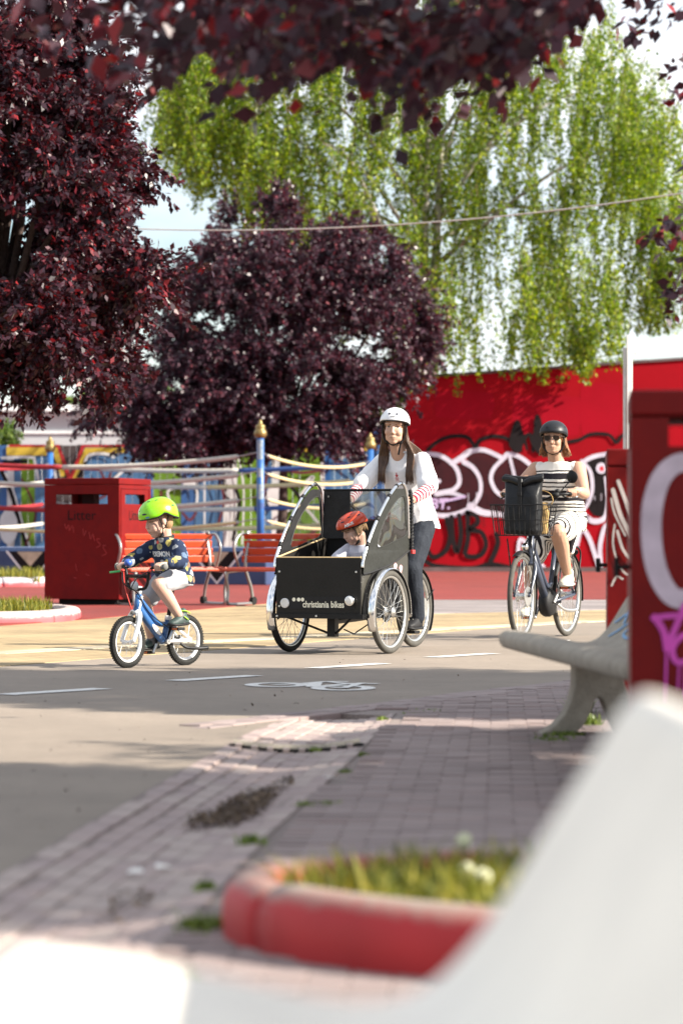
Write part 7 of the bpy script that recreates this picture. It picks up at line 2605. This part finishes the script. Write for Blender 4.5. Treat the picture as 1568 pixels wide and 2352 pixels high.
def twig_leaves(starts, dirs, lens, n, leaf, rs, droop=.2, wr=.27, spread=.9):
    """leaves along many twigs; starts (T,3)"""
    T = len(starts)
    t = rs.uniform(.08, 1.0, (T, n))
    p = starts[:, None] + dirs[:, None] * (lens[:, None] * t)[..., None]
    p[..., 2] -= droop * lens[:, None] * t ** 2
    p += rs.normal(0, leaf * .25, p.shape)
    d = unit(dirs[:, None] * .55 + rs.normal(0, spread, p.shape) * .6 + np.array([0, 0, -.25]))
    nrm = unit(rs.normal(0, .8, p.shape) + np.array([0.1, -.3, .8]))
    L_ = leaf * rs.uniform(.45, 1.35, (T, n))
    return leaf_quads(p.reshape(-1, 3), d.reshape(-1, 3), nrm.reshape(-1, 3), L_.reshape(-1), wr)

def lumps_in(vols, n, rs, shell=.5):
    out = []
    wts = np.array([v[1][0] * v[1][1] * v[1][2] for v in vols]) ** .55
    wts /= wts.sum()
    while len(out) < n:
        k = rs.choice(len(vols), p=wts)
        c, r_ = np.array(vols[k][0]), np.array(vols[k][1])
        d = unit(rs.normal(size=3))
        rad = rs.uniform(shell, 1.0) ** .6
        p = c + d * r_ * rad
        out.append((p, d, c, r_))
    return out

def tree(name, label, base, vols, nl, nt, nleaf, leaf, seed, m, twig=.45, cat='tree', trunk_r=.12, droop=.2, limbs=26, fork=None, bark=None, lump_r=.22, group=None, extra=None):
    rs = np.random.RandomState(seed)
    root = empty(name, base)
    tag(root, label, cat, group)
    B = np.array(base)
    LS = lumps_in(vols, nl, rs)
    starts, dirs, lens = [], [], []
    for p, d, c, r_ in LS:
        lr = lump_r * np.mean(r_)
        dd = unit(d[None] * .75 + rs.normal(0, .75, (nt, 3)) + np.array([0, 0, .12]))
        starts.append(p + rs.normal(0, lr * .45, (nt, 3)))
        dirs.append(dd)
        lens.append(twig * rs.uniform(.5, 1.35, nt))
    starts, dirs, lens = np.concatenate(starts), np.concatenate(dirs), np.concatenate(lens)
    V = twig_leaves(starts, dirs, lens, nleaf, leaf, rs, droop)
    if extra is not None:
        V = np.concatenate([V, extra(rs)])
    o = quads_mesh('crown', V - B, 4, m, root)
    # trunk, limbs and twigs
    fk = Vector(fork) if fork is not None else Vector(vols[0][0]) - Vector((0, 0, vols[0][1][2] * .6))
    bk = bark or M_bark
    mb = MB()
    b0 = Vector(base)
    mid = b0.lerp(fk, .5) + Vector((rs.normal(0, .05), rs.normal(0, .05), 0))
    mb.tube([Vector(q) - b0 for q in smooth_path([b0, mid, fk], 5)], [trunk_r * 1.25, trunk_r, trunk_r * .8], 12)
    mb.build('trunk', bk, root, smooth=True)
    mb = MB()
    for k in range(min(limbs, len(LS))):
        e = Vector(LS[k][0])
        m1 = fk.lerp(e, .5) + Vector((rs.normal(0, .12), rs.normal(0, .12), .15))
        mb.tube([q - b0 for q in smooth_path([fk, m1, e], 4)], [trunk_r * .5, trunk_r * .3, trunk_r * .08], 6)
    sel = rs.choice(len(starts), min(len(starts), 700), replace=False)
    for i in sel:
        a = Vector(starts[i]); e = Vector(starts[i] + dirs[i] * lens[i] - np.array([0, 0, droop * lens[i]]))
        mb.tube([a - b0, e - b0], [.008, .003], 4, caps=False)
    br_ = mb.build('branches', bk, root, smooth=True)
    br_['kind'] = 'stuff'
    return root

def vol(x, y, Y, rxp, rzp, ry):
    """ellipsoid by photo centre / pixel radii at distance Y, ry metres deep"""
    p = W(x, y, Y)
    return ((p.x, p.y, p.z), (rxp * Y / FPX, ry, rzp * Y / FPX))

tree('purple_plum_tree', 'large purple leaved plum tree at the left edge above the litter bin', (-4.15, 31.2, 0), [vol(5, 430, 31, 310, 420, 1.7), vol(100, 750, 30.6, 270, 175, 1.4), vol(50, 600, 31, 290, 330, 1.5), vol(95, 330, 31, 200, 260, 1.4), vol(40, 60, 31.5, 140, 220, 1.3), vol(60, 180, 31, 200, 160, 1.3), vol(235, 590, 30.5, 135, 140, 1.0)],
     185, 20, 46, .082, 21, M_plum, twig=.40, trunk_r=.13, fork=(-3.7, 31.2, 2.4), lump_r=.16)
tree('purple_plum_tree', 'rounded purple leaved plum tree standing behind the boxing ring', (-1.35, 62, 0), [vol(680, 790, 62, 300, 230, 2.3), vol(640, 590, 62, 190, 150, 1.7), vol(820, 640, 62, 130, 110, 1.3), vol(440, 930, 61.5, 190, 90, 1.6), vol(870, 790, 62, 130, 110, 1.4), vol(560, 720, 61, 190, 160, 1.6), vol(310, 972, 61.5, 150, 48, 1.4), vol(480, 990, 61.0, 160, 45, 1.4), vol(720, 980, 61, 150, 50, 1.4), vol(600, 900, 61, 260, 110, 1.6), vol(420, 900, 61, 110, 90, 1.4)],
     280, 21, 46, .094, 33, M_plum2, twig=.55, trunk_r=.10, fork=(-1.2, 62, 2.6), lump_r=.16)

# weeping birches
def birch(name, label, base, limb_ends, strands, seed, trunks, leaf=.090):
    rs = np.random.RandomState(seed)
    root = empty(name, base)
    tag(root, label, 'tree', 'weeping birches')
    b0 = Vector(base)
    B = np.array(base)
    for tr_ in trunks:
        mb = MB(); mb.tube([Vector(q) - b0 for q in smooth_path(tr_, 5)], [.17, .14, .11, .06], 12)
        mb.build('trunk', M_birchbark, root, smooth=True)
    mb = MB()
    for a, b_ in limb_ends:
        a, b_ = Vector(a), Vector(b_)
        m1 = a.lerp(b_, .55) + Vector((0, 0, .6))
        mb.tube([q - b0 for q in smooth_path([a, m1, b_], 5)], [.07, .045, .015], 6)
    mb.build('limbs', M_birchbark, root, smooth=True)
    mbt = MB()
    V = []
    for (p, ln) in strands:
        k = max(3, int(ln / .5))
        q = [np.array(p)]
        d = np.array([rs.normal(0, .25), rs.normal(0, .25), -.4])
        for i in range(k):
            d = unit(d + np.array([rs.normal(0, .10), rs.normal(0, .10), -.42]))
            q.append(q[-1] + d * ln / k)
        q = np.array(q)
        mbt.tube([Vector(x) - b0 for x in q], [.008, .003], 3, caps=False)
        n = int(ln * 70 * rs.uniform(.6, 1.3))
        t = rs.uniform(0, k, n)
        i = np.minimum(t.astype(int), k - 1)
        f = (t - i)[:, None]
        pos = q[i] * (1 - f) + q[i + 1] * f
        pos = pos + rs.normal(0, 1, (n, 3)) * (np.array([.076, .076, .05]) * (1.15 - .5 * (t / k))[:, None])
        dd = unit(rs.normal(0, .55, (n, 3)) + np.array([0, 0, -.8]))
        nn_ = unit(rs.normal(0, 1, (n, 3)) + np.array([.2, -.5, .25]))
        V.append(leaf_quads(pos, dd, nn_, leaf * rs.uniform(.5, 1.35, n), .36))
    V = np.concatenate(V)
    quads_mesh('crown', V - B, 4, M_birch, root)
    tw_ = mbt.build('twigs', M_twigb, root)
    tw_['kind'] = 'stuff'
    return root

rs = np.random.RandomState(77)
BY = 79.0
def bz(y): return H - (y - HY) * BY / FPX
def bx(x): return (x - CX) * BY / FPX
# photo outline of the crown: bottom of the hanging curtains by x
bot_x = [380, 430, 500, 600, 700, 800, 900, 1000, 1060, 1120, 1200, 1230, 1290, 1340, 1400, 1430, 1480, 1515]
bot_y = [330, 430, 470, 560, 640, 760, 830, 850, 800, 840, 850, 790, 870, 880, 860, 700, 560, 380]
top_x = [380, 420, 500, 700, 900, 1100, 1300, 1420, 1515]
top_y = [230, 100, -40, -180, -220, -200, -120, 20, 240]
strands = []
while len(strands) < 1550:
    x = rs.uniform(385, 1512)
    yb, yt = np.interp(x, bot_x, bot_y), np.interp(x, top_x, top_y)
    y0 = rs.uniform(yt, yb - 60)
    # gaps where the sky shows
    g = math.sin(x * .021 + 1.0) * math.sin(y0 * .013 + x * .006) + .5 * math.sin(x * .051 + y0 * .009)
    if g < -.30 and rs.rand() < .95:
        continue
    cg = math.sin(x * .047 + .6) + .8 * math.sin(x * .083 + 2.1) + .5 * math.sin(x * .021)
    if y0 > 430 and cg < -.15 and rs.rand() < .9:
        continue
    ln_px = rs.uniform(60, 330)
    y1 = min(y0 + ln_px, yb + rs.uniform(-20, 35))
    if y1 - y0 < 40:
        continue
    dep = rs.normal(0, 2.4)
    dep = max(-5.0, min(5.5, dep))
    strands.append(((bx(x), BY + dep, bz(y0)), (y1 - y0) * BY / FPX))
# curtains hanging in front of the wall top
for xc, yb in [(1012, 915), (1030, 880), (1195, 905), (1205, 880), (1300, 895), (1330, 895), (1345, 870), (1390, 870), (1395, 850)]:
    for k in range(7):
        x = xc + rs.normal(0, 9)
        y0 = rs.uniform(560, 760)
        Y_ = 72.2 + rs.uniform(-.3, .3)
        p = W(x, y0, Y_)
        strands.append(((p.x, p.y, p.z), (yb - y0 - rs.uniform(0, 60)) * Y_ / FPX))
def BP(x, y, dy=0): return (bx(x), BY + dy, bz(y))
ends = [(BP(980, 760), BP(760, 400, -1)), (BP(1000, 640), BP(740, 350, -2)), (BP(970, 620), BP(540, 230, 1)), (BP(1000, 520), BP(1240, 250, -1)), (BP(1000, 460), BP(1400, 180, 1)), (BP(990, 400), BP(700, 60, 0)), (BP(1000, 420), BP(1180, 20, 1)), (BP(1010, 600), BP(1480, 330, -1)), (BP(880, 540, -1), BP(740, 350, -2)),
        (BP(990, 560), BP(1320, 480, 2)), (BP(985, 300), BP(880, -100, 1)), (BP(990, 560), BP(480, 380, 2)), (BP(985, 500), BP(640, 180, -2)), (BP(1000, 330), BP(1330, -60, -1))]
birch('weeping_birch_tree', 'big weeping birch behind the red wall with long hanging green branches', (bx(985), BY, 0), ends, strands, 5,
      [[BP(962, 1301), BP(966, 850), BP(975, 560), BP(985, 250)], [BP(997, 1301, .3), BP(995, 840, .3), BP(1002, 560), BP(1015, 300)]])
strands = []
for k in range(190):
    x = rs.uniform(1448, 1700)
    yt = np.interp(x, [1448, 1500, 1568, 1700], [520, 410, 380, 340])
    yb = np.interp(x, [1448, 1480, 1530, 1600, 1700], [760, 770, 770, 740, 780])
    y0 = rs.uniform(yt, yb - 90)
    Y_ = 80 + rs.normal(0, 1.5)
    p = W(x, y0, Y_)
    strands.append(((p.x, p.y, p.z), min(rs.uniform(60, 260), yb - y0) * Y_ / FPX))
p = W(1640, 1300, 80)
birch('weeping_birch_tree', 'small weeping birch at the right edge behind the white post', (p.x, 80, 0), [(tuple(W(1640, 620, 80)), tuple(W(1500, 430, 80))), (tuple(W(1640, 560, 80)), tuple(W(1580, 380, 79)))], strands, 6,
      [[(p.x, 80, 0), tuple(W(1642, 900, 80)), tuple(W(1640, 600, 80)), tuple(W(1645, 380, 80))]])

# green trees behind the fence
tree('green_shrub', 'bright green conical shrub at the left edge above the fence', (W(10, 1200, 69).x, 69, 0), [vol(5, 1030, 69, 34, 50, .5), vol(10, 1130, 69, 40, 90, .5)], 26, 14, 26, .10, 41, M_green, twig=.3, cat='shrub', trunk_r=.05, limbs=8, fork=(W(10, 1200, 69).x, 69, .9))
tree('green_tree', 'light green tree showing between the plum tree and the blue frame', (W(800, 1200, 78).x, 78, 0), [vol(790, 990, 78, 90, 60, 1.2), vol(720, 1000, 78, 60, 50, 1.0), vol(870, 960, 78, 60, 60, 1.0)], 44, 14, 26, .13, 42, M_green, twig=.5, trunk_r=.09, limbs=14)
tree('green_tree', 'pale green tree behind the pale building on the left', (W(230, 1200, 104).x, 104, 0), [vol(230, 930, 104, 70, 40, 1.5), vol(330, 930, 104, 80, 50, 1.5)], 30, 14, 24, .16, 43, M_green, twig=.6, trunk_r=.12, limbs=10)

# near plum tree: its crown stands right of the camera and shades the pavement, branches reach into the picture
def near_extra(rs):
    out = []
    cx_ = [90, 180, 300, 420, 500, 560, 640, 740, 830, 900, 950, 1040, 1150, 1230, 1290, 1360, 1430]
    cy_ = [40, 120, 150, 235, 190, 165, 225, 240, 165, 180, 245, 265, 215, 215, 195, 105, 70]
    st, di, ln = [], [], []
    n = 270
    for k in range(n):
        x = rs.uniform(90, 1430)
        if x < 420 and rs.rand() < .72:
            continue
        yb = np.interp(x, cx_, cy_)
        y = yb - abs(rs.normal(0, 1)) * 75 - 105
        Y_ = rs.uniform(8.6, 11.2)
        p = W(x, y, Y_)
        st.append(p); di.append(unit(np.array([-.75, rs.normal(0, .4), -.30 + rs.normal(0, .3)]))); ln.append(rs.uniform(.14, .30))
    out.append(twig_leaves(np.array(st), np.array(di), np.array(ln), 10, .075, rs, .2, wr=.34))
    # dense upper rim above the frame
    st, di, ln = [], [], []
    for k in range(190):
        p = W(rs.uniform(450, 1400), rs.uniform(-260, 10), rs.uniform(8.4, 11.2))
        st.append(p); di.append(unit(np.array([-.7, rs.normal(0, .4), -.2 + rs.normal(0, .3)]))); ln.append(rs.uniform(.2, .4))
    out.append(twig_leaves(np.array(st), np.array(di), np.array(ln), 12, .078, rs, .2, wr=.30))
    # sharper twigs at the right edge
    st, di, ln = [], [], []
    for (x, y, Y_, dx, dz, L_, n_) in [(1600, 480, 12.5, -1, -.35, .26, 10), (1590, 520, 12.5, -1, -.05, .22, 8), (1600, 500, 12.8, -.8, -.5, .2, 8), (1600, 640, 12.5, -1, -.2, .12, 6), (1590, 560, 12.4, -.4, -.8, .22, 8), (1585, 660, 12.4, -.6, -.5, .10, 5), (1600, 20, 12.5, -1, -.3, .28, 12), (1580, -20, 12.5, -.8, -.4, .3, 12), (1540, -30, 12.5, -.6, -.5, .25, 10), (1500, -40, 12.4, -.5, -.5, .2, 10), (1610, 200, 12.4, -1, -.1, .14, 6), (1600, 330, 12.6, -.6, -.6, .12, 5), (1600, 150, 12.6, -.9, .1, .12, 6)]:
        for r_ in range(2):
            st.append(W(x + rs.normal(0, 6), y + rs.normal(0, 8), Y_)); di.append(unit(np.array([dx, rs.normal(0, .3), dz]))); ln.append(L_)
    out.append(twig_leaves(np.array(st), np.array(di), np.array(ln), 9, .060, rs, .25, wr=.30))
    return np.concatenate(out)
tree('purple_plum_tree', 'nearest purple leaved plum tree whose blurred dark branches hang across the top', (6.0, 8.6, 0), [((5.6, 7.1, 4.1), (1.9, 1.1, 1.1)), ((6.2, 8.8, 3.15), (1.0, 2.3, .30)), ((6.3, 5.3, 4.2), (1.5, .8, .7)), ((6.6, 6.4, 5.2), (1.8, 1.0, 1.0))],
     270, 19, 26, .088, 51, M_plum, twig=.45, trunk_r=.12, fork=(5.9, 8.3, 2.3), extra=near_extra, lump_r=.2)
tree('purple_plum_tree', 'purple leaved plum tree standing off to the right, seen by its shade on the road', (8.4, 14.0, 0), [((8.2, 13.6, 5.0), (2.3, 1.9, 1.5)), ((7.4, 13.4, 4.3), (1.7, 1.9, 1.0))],
     190, 20, 26, .105, 52, M_plum, twig=.5, trunk_r=.13, fork=(8.3, 13.9, 2.8), lump_r=.2)
